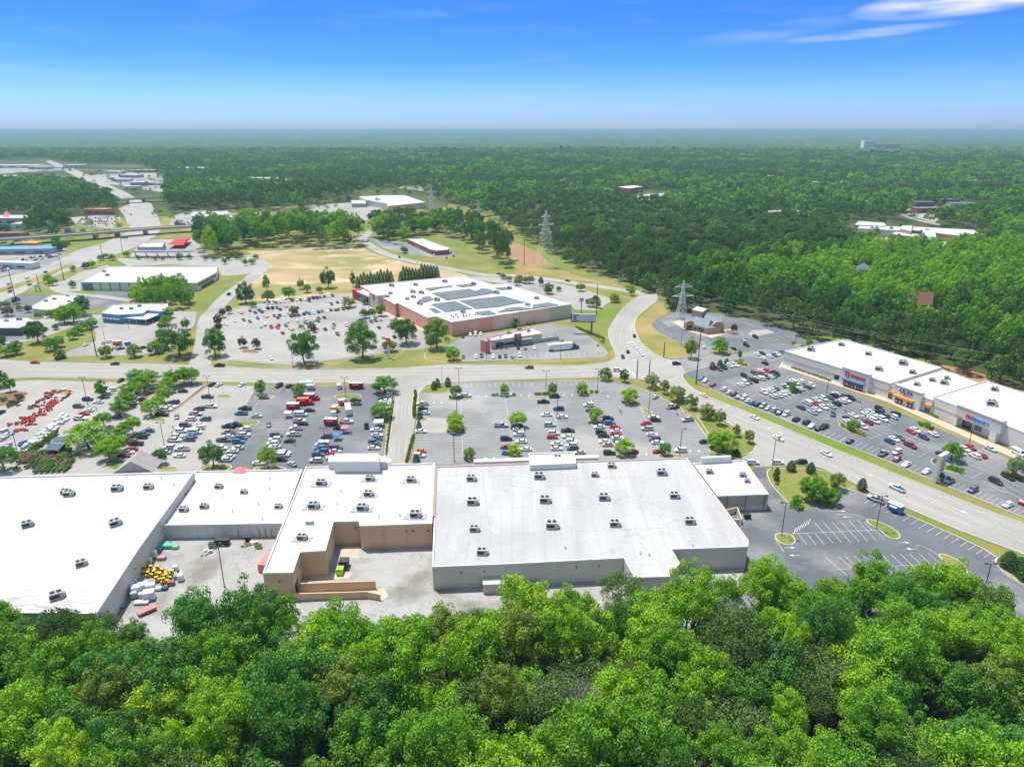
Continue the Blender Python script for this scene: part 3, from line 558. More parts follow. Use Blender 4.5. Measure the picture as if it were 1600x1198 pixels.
# B: low connecting building
HB = 4.9
rb, pb = building('low_store', 'low white-walled store between the left store and the tan one', 'store', [(305,735.5),(472,733),(441,817),(253,820)], HB, M['whitewall'], M['roof'])
bw0, bw1 = P(253,820,HB), P(441,817,HB)
for i in range(1,14):
    face('wall_seam', bw0[:2], bw1[:2], i/14-.002, i/14+.002, 0, HB-.1, M['greywall'], rb, .03, .08)
for t in (.62,.80,.85,.90): face('pipe', bw0[:2], bw1[:2], t, t+.004, 0, 3.0, M['brown'], rb, .15, .12)
g = MB(); a_ = P(370,738,6.4); a_ = P(373,737,5.0); g.add([(a_.x-2.3,a_.y,4.6),(a_.x+2.3,a_.y,4.6),(a_.x+2.3,a_.y+4,4.6),(a_.x-2.3,a_.y+4,4.6),(a_.x,a_.y+2,6.1)], [(0,1,4),(1,2,4),(2,3,4),(3,0,4)]); g.build('red_roof_peak', M['redtrim'], rb)

# C: tan store, L shaped with an entrance block
HC = 8.2
rc, pc = building('tan_store', 'tan-walled store with a loading court in the middle of the row', 'store', [(478,729),(679,723),(675,817),(562,821),(561,813.5),(521,814.5),(508.5,859.5),(468.5,862),(457.5,893.5),(410.5,894.5)], HC, M['tan'], M['roof'], coping=M['offwhite'])
C0, C1, C2, C3, C4 = P(410.5,894.5,HC), P(457.5,893.5,HC), P(468.5,862,HC), P(508.5,859.5,HC), P(521,814.5,HC)
for t in (.33,.66,.98): face('downpipe', P(562,821,HC)[:2], P(675,817,HC)[:2], t*.97, t*.97+.006, 0, HC-.3, M['tan'], rc, .12, .15)
for t in (.63,.72,.93): face('wall_lamp', P(562,821,HC)[:2], P(675,817,HC)[:2], t, t+.02, 5.6, 6.1, M['brown'], rc, .2, .3)
face('wall_lamp', P(521,814.5,HC)[:2], P(561,813.5,HC)[:2], .84, .89, 5.6, 6.1, M['brown'], rc, .2, .3)
face('wall_lamp', C0[:2], C1[:2], .5, .54, 5.3, 5.7, M['brown'], rc, .2, .3)
face('loading_door', C1[:2], C2[:2], .05, .4, .5, 3.6, M['black'], rc, .04)
# entrance block of C
he = 12.0
q = [P(515,707.5,he), P(592,707.5,he), P(592.5,722,he-1), P(515,722,he-1)]
e = MB(); e.prism([(p.x,p.y) for p in [P(523,708,he),P(592,708,he),P(593,721,he),P(521,721,he)]], 7.0, he, 0, mt=1); e.build('entrance_block', [M['offwhite'], M['roof']], rc)
e = MB(); e.prism([(p.x,p.y) for p in [P(513,718,10.2),P(603,718,10.2),P(603,723,10.2),P(513,723,10.2)]], 7.7, 10.6, 0, mt=1); e.build('entrance_block', [M['whitewall'], M['roof']], rc)
for u0, u1 in ((513,523),(593,603)):
    e = MB(); e.prism([(p.x,p.y) for p in [P(u0,712,10.4),P(u1,712,10.4),P(u1,719,10.4),P(u0,719,10.4)]], 0, 10.4, 0, mt=1); e.build('entrance_pier', [M['cream'], M['roof']], rc)
e = MB(); e.prism([(p.x,p.y) for p in [P(603,716,7.5),P(611,716,7.5),P(611,723,7.5),P(603,723,7.5)]], 0, 7.5, 0, mt=1); e.build('entrance_pier', [M['cream'], M['roof']], rc)
# wing walls of the loading ramp, each a low wall of its own
def low_wall(px, H, mat, label, name='ramp_wall', cat='wall', th=.35, zb=0.0):
    mb = MB(); w = [P(u, v, z) for u, v, z in px]
    for a, b in zip(w, w[1:]):
        d = Vector((b.x-a.x,b.y-a.y,0)); p = Vector((-d.y,d.x,0)).normalized()*th/2
        mb.add([(*(a-p).xy,zb),(*(b-p).xy,zb),(*(b+p).xy,zb),(*(a+p).xy,zb),(*(a-p).xy,a.z),(*(b-p).xy,b.z),(*(b+p).xy,b.z),(*(a+p).xy,a.z)], [(4,5,6,7),(0,1,5,4),(1,2,6,5),(2,3,7,6),(3,0,4,7)])
    return tag(mb.build(name, mat), label, cat)
low_wall([(466,911,3.2),(586.5,907,2.6)], 0, M['tan'], 'upper tan retaining wall of the loading ramp')
low_wall([(458,927,2.4),(573,923.5,2.2),(594,928,2.0)], 0, M['tan'], 'lower bent tan retaining wall of the loading ramp')
mb = MB(); mb.add([(*P(470,922).xy,.12),(*P(600,919).xy,.12),(*P(607,932).xy,.12),(*P(594,940).xy,.12),(*P(570,936).xy,.12),(*P(462,939).xy,.12)], [(0,5,4,3,2,1)]); tag(mb.build('ramp_slab', M['walk']), kind='structure')
mb = MB(); mb.add([(*P(470,908).xy,.125),(*P(545,903).xy,.125),(*P(552,893).xy,.125),(*P(500,897).xy,.125)], [(0,1,2,3)]); mb.add([(*P(532,870).xy,.125),(*P(560,872).xy,.125),(*P(562,854).xy,.125),(*P(538,853).xy,.125)], [(0,1,2,3)]); tag(mb.build('concrete_pad', M['walk']), kind='structure')

# D: main store with worn roof
HD = 7.4
rd, pd = building('big_store', 'largest white-roofed store in the centre with grey metal walls', 'store', [(681.5,728),(1073,714.5),(1169.5,843.5),(1168.5,853.5),(1049,857.5),(1062,879.5),(1046,900),(991,901.5),(975,871),(800,880),(675.5,885)], HD, M['greywall'], M['roofworn'], coping=M['offwhite'])
d0, d1 = P(675.5,885,HD)[:2], P(975,871,HD)[:2]
for i, t in enumerate((.004,.125,.25,.47,.63,.82,.99)): face('downpipe', d0, d1, t, t+.003, 0, HD-.3, M['offwhite'], rd, .12, .14)
for t in (.145,.265,.375,.745,.865): face('wall_lamp', d0, d1, t, t+.006, 5.0, 5.4, M['dgrey'], rd, .2, .3)
for i in range(1,90): face('rib', d0, d1, i/90, i/90+.001, 0, HD-.25, M['greywall'], rd, .03, .06) if i % 3 == 0 else None
for a, b, nm in (((681.5,728),(1073,714.5),0),((1073,714.5),(1169.5,843.5),1)):
    c = MB(); A_, B_ = P(*a,HD), P(*b,HD); vsegs(A_[:2], B_[:2], HD-.35, HD+.12, .16, c, out=.0); c.build('red_edge_trim', M['redtrim'], rd)
c = MB(); vsegs(P(680.5,728,HD+.1)[:2], P(677.5,808,HD+.1)[:2], HD-.3, HD+.6, .7, c); c.build('red_edge_trim', M['redtrim'], rd)
e = MB(); e.prism([(p.x,p.y) for p in [P(826,709.5,8.6),P(897,707,8.6),P(900,725,8.6),P(828,728,8.6)]], HD-.5, 8.6, 0, mt=1); e.build('entrance_block', [M['offwhite'], M['roof']], rd)
tw = ccw([(p.x,p.y) for p in [P(828,728,8.6),P(900,725,8.6),P(897,707,8.6),P(826,709.5,8.6)]]); c = MB().ring(inset(tw,-.05), inset(tw, .4), 8.5, 9.0); c.build('coping', M['offwhite'], rd)
for (u0,v0),(u1,v1) in (((740,719),(826,716)),((897,713),(936,712))):
    e = MB(); e.prism([(p.x,p.y) for p in [P(u0,v0-2,7.9),P(u1,v1-2,7.9),P(u1,v1+3,7.9),P(u0,v0+3,7.9)]], HD-.5, 7.9, 0, mt=1); e.build('entrance_block', [M['offwhite'], M['roof']], rd)
# roof seams of D: dotted lines of fasteners
mb = MB()
for (a, b) in (((690,742),(1020,746)),((800,754),(1010,745)),((800,792),(1042,784)),((800,833),(1075,823)),((752,729),(766,835)),((766,838),(800,833)),((745,838),(748,880)),((875,729),(880,752)),((855,793),(860,820)),((990,822),(1006,860))):
    A_, B_ = P(*a,HD-.44), P(*b,HD-.44); L = (B_-A_).length
    for k in range(int(L/1.6)):
        p = A_ + (B_-A_)*(k*1.6/L); mb.box((p.x,p.y,HD-.4), (.28,.28,.10))
mb.build('roof_fasteners', M['grey'], rd)['kind'] = 'stuff'
# shed behind D
rs_, _ = building('metal_shed', 'small grey metal shed with white roof against the big store', 'shed', [(754,898.5),(812.5,896.5),(814.5,911),(755,912.5)], 3.2, M['greywall'], M['roof'], par=.05, thick=.1)

# E: small end store
HE = 5.9
re_, _ = building('end_store', 'small taupe-walled store at the right end of the row', 'store', [(1083,723),(1162,718),(1201,771.5),(1121,774.5)], HE, M['taupe'], M['roof'])
mb = MB(); vsegs(P(1095,722,HE)[:2], P(1141,719.5,HE)[:2], HE-.5, HE+1.9, 1.2, mb); mb.build('entrance_block', M['offwhite'], re_)
e0, e1 = P(1121,774.5,HE)[:2], P(1201,771.5,HE)[:2]
mb = MB(); vsegs(e0, e1, 0, 1.7, .1, mb, out=.05); mb.build('wall_base', M['beigewall'], re_)
for t in (.2,.56,.93): face('downpipe', e0, e1, t, t+.008, 0, HE-.2, M['dgrey'], re_, .12, .14)
low_wall([(1135,796,2.2),(1152,792,2.2),(1159,810,2.2)], 0, M['beigewall'], 'beige enclosure wall beside the small taupe store', 'enclosure_wall')
low_wall([(1141,811,2.2),(1156,811,2.2)], 0, M['greywall'], 'slatted grey gate of the beige enclosure by the taupe store', 'enclosure_gate', 'gate')

# F: strip of three stores at the right
HF = 7.6
rf, pf = building('discount_store', 'cream store with red lettering at the near end of the right strip', 'store', [(1226,548),(1312,530.5),(1325,531.5),(1471,573.5),(1391,598.5)], HF, M['cream'], M['roof'])
f0, f1 = P(1226,548,HF)[:2], P(1391,598.5,HF)[:2]
face('wall_band', f0, f1, .0, .66, 3.6, 4.2, M['creamband'], rf, .06)
face('wall_band', f0, f1, .86, 1, 3.6, 4.2, M['creamband'], rf, .06)
mb = MB(); ta, tb = lerp2(f0,f1,.60), lerp2(f0,f1,.845); vsegs(ta, tb, 0, 9.0, 2.2, mb, out=1.0); mb.build('entrance_front', M['cream'], rf)
mb = MB(); vsegs(ta, tb, 9.0, 9.35, 2.5, mb, out=1.0); mb.build('cornice', M['offwhite'], rf)
nd = Vector((tb[0]-ta[0], tb[1]-ta[1],0)).normalized(); nn = Vector((nd.y,-nd.x,0)); ta2 = (ta[0]+nn.x*2.12, ta[1]+nn.y*2.12); tb2 = (tb[0]+nn.x*2.12, tb[1]+nn.y*2.12)
face('shopfront', ta2, tb2, .12, .85, .2, 3.4, M['glass'], rf, .03, .1)
for k in range(7): face('poster', ta2, tb2, .14+k*.105, .14+k*.105+.05, .6, 2.2, M['redtrim'] if k % 3 != 1 else M['cream'], rf, .12, .05)
face('awning', ta2, tb2, .10, .88, 3.4, 4.3, M['steelblue'], rf, .7, 1.3)
lettering('TJ·maxx', ta2, tb2, .5, 6.4, 3.5, M['red'], rf, .12, sx=.98)
face('window', f0, f1, .52, .565, 1.2, 3.4, M['glass'], rf, .05)
rg, pg_ = building('beauty_store', 'lower cream store with yellow awnings in the middle of the right strip', 'store', [(1391,601),(1472,576.5),(1541,602),(1458,625)], 6.6, M['cream'], M['roof'])
g0, g1 = P(1391,601,6.6)[:2], P(1458,625,6.6)[:2]
ga, gb = lerp2(g0,g1,.17), lerp2(g0,g1,.80); mb = MB(); vsegs(ga, gb, 0, 8.3, 2.0, mb, out=.9); mb.build('entrance_front', M['offwhite'], rg)
mb = MB(); vsegs(ga, gb, 8.3, 8.6, 2.3, mb, out=.9); mb.build('cornice', M['cream'], rg)
ga2 = (ga[0]+nn.x*1.92, ga[1]+nn.y*1.92); gb2 = (gb[0]+nn.x*1.92, gb[1]+nn.y*1.92)
face('shopfront', ga2, gb2, .08, .76, .2, 3.0, M['glass'], rg, .03, .1); face('awning', ga2, gb2, .06, .78, 3.0, 4.1, M['orange'], rg, .7, 1.3)
for k in range(5): face('poster', ga2, gb2, .12+k*.13, .12+k*.13+.06, .5, 1.6, M['offwhite'], rg, .1, .05)
face('door', ga2, gb2, .40, .53, .2, 2.7, M['cream'], rg, .1, .06)
lettering('ULTA', ga2, gb2, .45, 6.4, 2.3, M['dgrey'], rg, .12, sx=1.15); lettering('BEAUTY', ga2, gb2, .45, 5.1, .6, M['grey'], rg, .12, sx=1.5)
for t0, t1 in ((.01,.13),(.86,.98)):
    face('window', g0, g1, t0, t1, .4, 2.8, M['glassblue'], rg, .05); face('awning', g0, g1, t0-.01, t1+.01, 3.0, 4.2, M['orange'], rg, .5, 1.0)
rh, ph = building('pet_store', 'cream store with blue and red lettering at the right frame edge', 'store', [(1458,619.5),(1541,594.5),(1720,650),(1780,745),(1585,669)], 7.9, M['cream'], M['roof'])
h0, h1 = P(1458,619.5,7.9)[:2], P(1585,669,7.9)[:2]
face('wall_band', h0, h1, .0, .32, 3.8, 4.4, M['creamband'], rh, .06)
ha, hb = lerp2(h0,h1,.37), lerp2(h0,h1,.91); mb = MB(); vsegs(ha, hb, 4.3, 9.3, 2.6, mb, out=1.2); mb.build('entrance_front', M['whitewall'], rh)
for t0, t1 in ((0,.06),(.80,.94)): 
    mb = MB(); vsegs(lerp2(ha,hb,t0), lerp2(ha,hb,t1), 0, 4.3, 2.6, mb, out=1.2); mb.build('entrance_pier', M['cream'], rh)
mb = MB(); vsegs(ha, hb, 9.3, 9.7, 3.0, mb, out=1.2); mb.build('cornice', M['greywall'], rh)
ha2 = (ha[0]+nn.x*2.5, ha[1]+nn.y*2.5); hb2 = (hb[0]+nn.x*2.5, hb[1]+nn.y*2.5)
face('shopfront', ha, hb, .10, .32, .2, 3.4, M['glass'], rh, .03, .1); face('window', ha, hb, .38, .54, 1.0, 3.2, M['glassblue'], rh, .05)
lettering('PET', ha2, hb2, .30, 6.3, 2.0, M['red'], rh, .15, sx=1.1); lettering('SMART', ha2, hb2, .55, 6.2, 2.0, pmat('sign_blue', (0.01,0.30,0.62)), rh, .15, sx=1.15)
face('sign', ha2, hb2, -.03, .14, 4.8, 5.2, M['redtrim'], rh, .1)
rh2, _ = building('strip_end_store', 'cream store past the blue and red lettering, cut by the frame', 'store', [(1585.5,669.5),(1660,648),(1880,725),(1760,752)], 7.2, M['cream'], M['roof'])
face('wall_band', P(1585,670,7.2)[:2], P(1760,752,7.2)[:2], .0, 1, 3.6, 4.2, M['creamband'], rh2, .06)
for t0, t1 in ((.03,.10),): face('door', P(1585,670,7.2)[:2], P(1760,752,7.2)[:2], t0, t0+.02, .1, 2.6, M['redtrim'], rh2, .1)

# G: big red-brick store with solar roof
HG = 9.0
rG, pG = building('brick_store', 'large salmon brick store with solar arrays across its white roof', 'store', [(562.5,446),(721,430.5),(770,444),(792,443),(893,475),(706,503),(682,494),(668,496),(621,473),(617,475),(604,468)], HG, M['brick'], M['roof'], coping=M['offwhite'])
G0, G1, G2 = P(706,503,HG)[:2], P(893,475,HG)[:2], P(562.5,446,HG)[:2]
face('pale_wall_panel', G0, G1, .32, .80, 0, HG-.05, M['brickpale'], rG, .03, .12); face('cream_wall_panel', G0, G1, .80, 1.0, 0, HG-.05, M['beigewall'], rG, .04, .12)
face('wall_band', G0, G1, .0, .93, HG*.56, HG*.56+.35, M['brickpale'], rG, .1)
# entrance and tower
mb = MB(); q = [P(558,448,8),P(571,446,8),P(580,461,8),P(565,464,8)]; 
ea, eb = P(556,469)[:2], P(578,479)[:2]
mb = MB(); vsegs(ea, eb, 6.4, 7.3, 7.0, mb, out=-3.4); mb.build('entrance_canopy', M['roof'], rG)
face('shopfront', ea, eb, .08, 1, 0, 6.4, M['glass'], rG, -1.0, .3)
for k in range(6): face('mullion', ea, eb, .1+k*.15, .125+k*.15, 0, 6.4, M['offwhite'], rG, -.8, .2)
face('red_wall', ea, eb, -.22, .08, 0, 7.4, M['red'], rG, -2.4, 5.0)
t0_, t1_ = P(578,478.5)[:2], P(591.5,485.5)[:2]
mb = MB(); vsegs(t0_, t1_, 0, 10.6, 9, mb, out=-4.4); mb.build('entrance_tower', M['beigewall'], rG)
face('tower_vent', t0_, t1_, .6, 1.0, .5, 2.8, M['greywall'], rG, .1)
def disc(name, a, b, t, z, r, mat, parent, out, hole=0.0, n=24, th=.12):
    d = Vector((b[0]-a[0], b[1]-a[1], 0)).normalized(); nrm = Vector((d.y,-d.x,0)); p = lerp2(a,b,t); c = Vector((p[0],p[1],z)) + nrm*out; mb = MB(); up = Vector((0,0,1))
    for off in (0, th):
        for k in range(n):
            a0, a1 = 2*math.pi*k/n, 2*math.pi*(k+1)/n
            pts = [c + nrm*off + (d*math.cos(x) + up*math.sin(x))*rr for x, rr in ((a0,hole),(a0,r),(a1,r),(a1,hole))]
            mb.add(pts, [(0,1,2,3)] if hole else [(0,1,2)])
    return mb.build(name, mat, parent)
disc('logo_ring', t0_, t1_, .55, 8.0, 2.0, M['red'], rG, .15, 1.25); disc('logo_dot', t0_, t1_, .55, 8.0, .7, M['red'], rG, .15)
lettering('Pharmacy', P(668,496,HG)[:2], P(682,494,HG)[:2], .1, 6.2, 1.0, M['red'], rG, .2) if False else None
# solar arrays: each a thing lying on the roof
def Z(u, v): return (640+u*260/1600, 420+v*100/615)
arrays = [('long thin solar array at the far edge of the brick store roof', [(145,187),(400,158),(415,168),(300,182),(200,207)]),
 ('short far solar array beside an air unit on the brick store roof', [(440,155),(600,140),(632,158),(505,174)]),
 ('second largest solar array on the brick store roof', [(215,232),(575,190),(640,212),(690,186),(760,190),(835,225),(610,262),(360,298)]),
 ('largest solar array, at the middle of the brick store roof', [(480,303),(900,260),(1110,320),(1000,332),(860,360),(640,380)]),
 ('square solar array at the near left of the brick store roof', [(205,337),(440,308),(605,383),(480,390),(350,412)]),
 ('small near solar array right of the mushroom vents', [(625,415),(760,398),(828,430),(700,443)]),
 ('long near solar array at the front edge of the brick store roof', [(845,415),(930,378),(1050,362),(1180,380),(1190,345),(1330,320),(1435,345),(1150,385)]),
 ('small solar strip by the left parapet of the brick store roof', [(185,380),(235,375),(300,412),(250,422)]),
 ('stepped solar array at the left side of the brick store roof', [(80,300),(130,285),(120,270),(190,262),(230,290),(150,320)]),
 ('small solar array on the far right of the brick store roof', [(820,183),(920,172),(965,195),(870,200)])]
for lab, pts in arrays:
    w = ccw(PP([Z(*p) for p in pts], HG)); mb = MB(); mb.prism([(p.x,p.y) for p in w], HG-.35, HG-.05)
    tag(mb.build('solar_array', M['solar']), lab, 'solar panels', 'solar arrays on the brick store')

# generic small buildings ------------------------------------------------
def simple(name, label, px, H, wall, roof, cat='building', win=None, par=.4, coping=None):
    r, p = building(name, label, cat, px, H, wall, roof, par=par, coping=coping)
    if win:
        for (i, t0, t1, z0, z1, mt) in win:
            q = p; a, b = q[i % len(q)], q[(i+1) % len(q)]
            face('window', a, b, t0, t1, z0, z1, M[mt], r, .05)
    return r, p
# fast food place with red trim
rk, pk = building('burger_restaurant', 'small cream burger restaurant with red roof edge north of the road', 'restaurant', [(761,528),(768,532),(847,521),(846,518),(838,514),(832,511),(822,514),(800,518)], 5.2, M['beigewall'], M['roof'], coping=M['redtrim'])
k0, k1 = P(768,532,5.2)[:2], P(847,521,5.2)[:2]
face('window', k0, k1, .08, .22, .3, 3.6, M['glass'], rk, .05); face('window', k0, k1, .22, .44, 1.2, 2.8, M['glass'], rk, .05); face('dark_wall_panel', k0, k1, .55, .80, 0, 3.6, M['grey'], rk, .08)
mb = MB(); vsegs(lerp2(k0,k1,.44), lerp2(k0,k1,.56), 0, 7.2, 1.2, mb, out=.6); mb.build('sign_tower', M['dgrey'], rk); disc('logo_disc', k0, k1, .5, 5.9, 1.1, M['orange'], rk, 1.25); disc('logo_band', k0, k1, .5, 5.9, .55, M['red'], rk, 1.4)
face('canopy', k0, k1, .5, .78, 3.6, 3.9, M['grey'], rk, 1.2, 2.4)
mb = MB(); k2 = P(754,530,7)[:2]; vsegs(k2, P(762,533,7)[:2], 0, 7.0, 3, mb); mb.build('red_tower', M['redtrim'], rk)
lettering('BURGER', k0, k1, .5, 6.25, .55, M['red'], rk, 1.42) if False else None
low_wall([(848,529,2.2),(872,525.5,2.2),(868,516,2.2)], 0, M['grey'], 'grey enclosure wall at the end of the burger restaurant', 'enclosure_wall')
# steakhouse
rt = empty('steakhouse'); tag(rt, 'brown steakhouse with arched gables beside the lattice power tower', 'restaurant')
s0, s1, s2, s3 = P(1062,512), P(1105,523), P(1130,519), P(1085,500)
mb = MB(); mb.prism([(p.x,p.y) for p in (P(1068,513),P(1104,523),P(1131,520),P(1124,510),P(1090,503),P(1070,506))], 0, 4.0, 0, mt=1); mb.build('wall', [M['tanbrick'], M['navyroof']], rt)
mb = MB(); mb.prism([(p.x,p.y) for p in (P(1080,502),P(1096,506),P(1103,501),P(1087,497))], 0, 8.0, 0, mt=1); mb.build('wall', [M['tanbrick'], M['offwhite']], rt)
def hip(mb, px, z0, zr, k=.28, mi=0):
    w = [Vector(p[:2]) for p in ccw(PP(px))]; c0, c1 = (w[0]+w[3])/2, (w[1]+w[2])/2; r0 = c0.lerp(c1, k); r1 = c1.lerp(c0, k)
    vs_ = [(*p, z0) for p in w] + [(*r0, zr), (*r1, zr)]; mb.add(vs_, [(0,1,5,4),(1,2,5),(2,3,4,5),(3,0,4)], mi)
mb = MB(); hip(mb, [(1078,513),(1106,521),(1116,513),(1090,506)], 4.0, 6.6, .1); hip(mb, [(1098,513),(1128,517),(1124,508),(1100,503)], 4.0, 7.2, .05); mb.build('roof', M['navyroof'], rt)
for cu, cv, r_ in ((1121,520,3.6),(1077,516,2.6)):
    c = P(cu, cv); mb = MB(); N = 12
    for sgn in (-1, 1):
        pass
    ring_ = [(c.x + r_*math.cos(math.pi*k/N), 4.0 + (r_*.9)*math.sin(math.pi*k/N)) for k in range(N+1)]
    poly = [(c.x + r_, 0), *ring_, (c.x - r_, 0)]
    f_ = [(x, c.y-.6, z) for x, z in poly] + [(x, c.y+1.2, z) for x, z in poly]; nP = len(poly)
    mb.add(f_, [tuple(range(nP)), tuple(range(2*nP-1, nP-1, -1))] + [(i, i+nP, (i+1)%nP+nP, (i+1)%nP) for i in range(nP)]); mb.build('arched_gable', M['tanbrick'], rt)
    mb = MB(); mb.box((c.x, c.y-.75, 2.0), (r_*1.2, .12, 2.6)); mb.build('window', M['glass'], rt)
for t in (.25,.5,.7): 
    mb = MB(); a = P(1080,517.5); b = P(1104,523); p = a.lerp(b, t); vsegs(a.lerp(b,t-.1)[:2], a.lerp(b,t+.08)[:2], 1.2, 3.0, .12, mb, out=.1); mb.build('window', M['glassblue'], rt)
# white warehouse
HW = 6.6
rw, pw = building('white_warehouse', 'long white-roofed hall with pale blue-grey walls by the highway', 'building', [(126,440.5),(172,416),(339,416.5),(338.5,425),(306.5,442)], HW, M['offwhite'], M['roof'])
w0, w1, w2 = P(126,440.5,HW)[:2], P(306.5,442,HW)[:2], P(338.5,425,HW)[:2]
face('dark_wall_panel', w0, w1, .01, .10, 0, HW-.5, M['navyroof'], rw, .05)
for k in range(2, 12): face('pilaster', w0, w1, k/12-.004, k/12+.004, 0, HW-.3, M['navyroof'], rw, .1, .2)
face('eave_band', w0, w1, 0, 1, HW-.9, HW-.2, M['greywall'], rw, .08); face('window', w1, w2, .05, .95, 3.2, 5.2, M['glassblue'], rw, .05); face('window', w1, w2, .2, .8, .3, 2.6, M['glass'], rw, .05)
simple('small_shop', 'small white-roofed shop just below the white hall', [(50,478),(82,460.5),(128,461),(116,470),(82,485),(52,482)], 4.6, M['beigewall'], M['roof'])
rdk, _ = simple('dark_restaurant', 'charcoal restaurant with pale roof at the left frame edge', [(-30,512),(-28,498),(42,496),(53,502),(30,512)], 5.0, M['dgrey'], M['roofgrey'])
# blue restaurant
HBl = 6.2
rbl, pbl = building('seafood_restaurant', 'blue-sided restaurant with white porch at the left', 'restaurant', [(158.5,489),(176,476),(215,474),(262,474),(263,482),(253,486),(230,484),(222,489),(190,491),(187,491.5)], HBl, M['steelblue'], M['roof'], coping=M['offwhite'])
b0, b1, b2 = P(158.5,489,HBl)[:2], P(187,491.5,HBl)[:2], P(253,486,HBl)[:2]
for k in range(5): face('awning', b0, b1, .08+k*.19, .2+k*.19, 2.6, 3.6, M['white'], rbl, .4, .8); face('window', b0, b1, .09+k*.19, .19+k*.19, 1.2, 2.6, M['glass'], rbl, .05)
pr = MB(); q = [P(190,496,4),P(228,499,4),P(256,488,4),P(253,484,4),P(225,491,4),P(190,491,4)]; pr.prism([(p.x,p.y) for p in q], 3.6, 4.0); pr.build('porch_roof', M['white'], rbl)
for u, v in ((192,504),(203,505),(214,505.5),(228,505),(238,501.5),(247,498.5)): p = P(u,v); mb = MB(); mb.box((p.x,p.y,1.8),(.35,.35,3.6)); mb.build('porch_post', M['white'], rbl)
# petrol station
rgs = empty('petrol_canopy'); tag(rgs, 'long white and blue forecourt canopy above the white hall', 'canopy')
ca, cb = P(206,393.5,5.5), P(297,393.5,5.5); mb = MB(); mb.box(((ca.x+cb.x)/2, ca.y+4, 5.4), (cb.x-ca.x, 9, 1.0)); mb.build('canopy_roof', M['offwhite'], rgs)
mb = MB(); mb.box(((ca.x+cb.x)/2, ca.y+4, 5.95), (cb.x-ca.x-1, 8, .1)); mb.build('canopy_top', M['navyroof'], rgs)
mb = MB(); mb.box(((ca.x+cb.x)/2, ca.y-.6, 5.5), (cb.x-ca.x, .2, .5)); mb.build('canopy_stripe', M['blue'], rgs)
for k in range(6):
    x = ca.x + 2 + (cb.x-ca.x-4)*k/5; mb = MB(); mb.box((x, ca.y+2, 2.45), (.7,.7,4.9)); mb.build('canopy_post', M['offwhite'], rgs)
    mb = MB(); mb.box((x, ca.y+3.6, .9), (1.1,.7,1.8)); mb.build('pump', M['redtrim'], rgs)
simple('petrol_shop', 'grey and red shop behind the forecourt canopy', [(214,386),(222,379.5),(258,378),(254,386)], 5.5, M['grey'], M['roof'], coping=M['red'])
rr_ = empty('red_canopy'); tag(rr_, 'bright red pitched canopy beside the petrol shop', 'canopy')
mb = MB(); hip(mb, [(263,389),(288,389),(300,378),(278,379)], 4.2, 6.5, .12); mb.build('canopy_roof', M['red'], rr_)
for u, v in ((266,394),(285,394),(297,386),(282,386)): p = P(u,v); mb = MB(); mb.box((p.x,p.y,2.1),(.3,.3,4.2)); mb.build('canopy_post', M['grey'], rr_)
simple('plaza', 'long grey-roofed strip of offices below the pine row', [(636,373),(660,372.5),(702,387.5),(700,390),(682,391.5),(674,390)], 5.0, M['redbrick'], M['roofgrey'], win=[(0,.1,.9,.5,2.6,'glass')])
rbx, _ = simple('big_box_store', 'distant white-roofed big store with orange fascia', [(560,307),(600,305),(632,305),(665,316),(640,318.5),(607,322),(604,318),(571,312)], 9, M['whitewall'], M['roof'], cat='store')
a, b = P(607,322,9)[:2], P(665,317,9)[:2]; face('orange_fascia', a, b, 0, .9, 6.6, 8.6, M['orange'], rbx, .3)
simple('canopy_porch', 'grey porch roof at the left end of the distant big store', [(548,313),(571,312.5),(572,318),(550,318)], 6, M['grey'], M['roofgrey'])
simple('mall_block', 'grey strip mall with dark roof right of the highway', [(298,334),(302,331),(355,329.5),(358,334),(330,338),(300,338)], 6, M['beigewall'], M['roofgrey'], win=[(0,.1,.9,.5,3,'glass')])
simple('brick_restaurant', 'red brick restaurant with pale roof near the dark tree clump', [(384,336),(392,332.5),(419,333),(416,339),(396,340)], 5, M['redbrick'], M['roofgrey'])
simple('dark_kiosk', 'small dark flat-roofed kiosk right of the highway', [(272,347),(276,343.5),(288,344),(287,348.5)], 5, M['dgrey'], M['dgrey'])
simple('pavilion_shop', 'pink and orange roofed shop behind the pine row', [(682,339),(700,336),(732,341),(728,346),(700,344),(690,345)], 5, M['beigewall'], M['redtrim'])
simple('grey_cottage', 'grey-roofed low house behind the orange roofed shop', [(678,331),(700,328.5),(703,331),(690,334)], 4, M['grey'], M['roofgrey'], cat='house')
simple('blue_cottage', 'small pale blue house behind the orange roofed shop', [(706,330),(716,327.5),(722,329),(714,332)], 5, M['offwhite'], M['navyroof'], cat='house')
simple('brick_office', 'red brick office block standing above the trees', [(962,292),(990,289.5),(1005,291.5),(984,294.5)], 11, M['redbrick'], M['roof'], cat='office')
simple('low_white_hall', 'low white-roofed hall in front of the red brick office', [(984,308),(1000,304.5),(1040,301),(1058,303),(1056,308),(1000,314)], 8, M['offwhite'], M['roof'])
rsc = empty('school'); tag(rsc, 'long tan brick school with white roofs in a clearing of the wood', 'school')
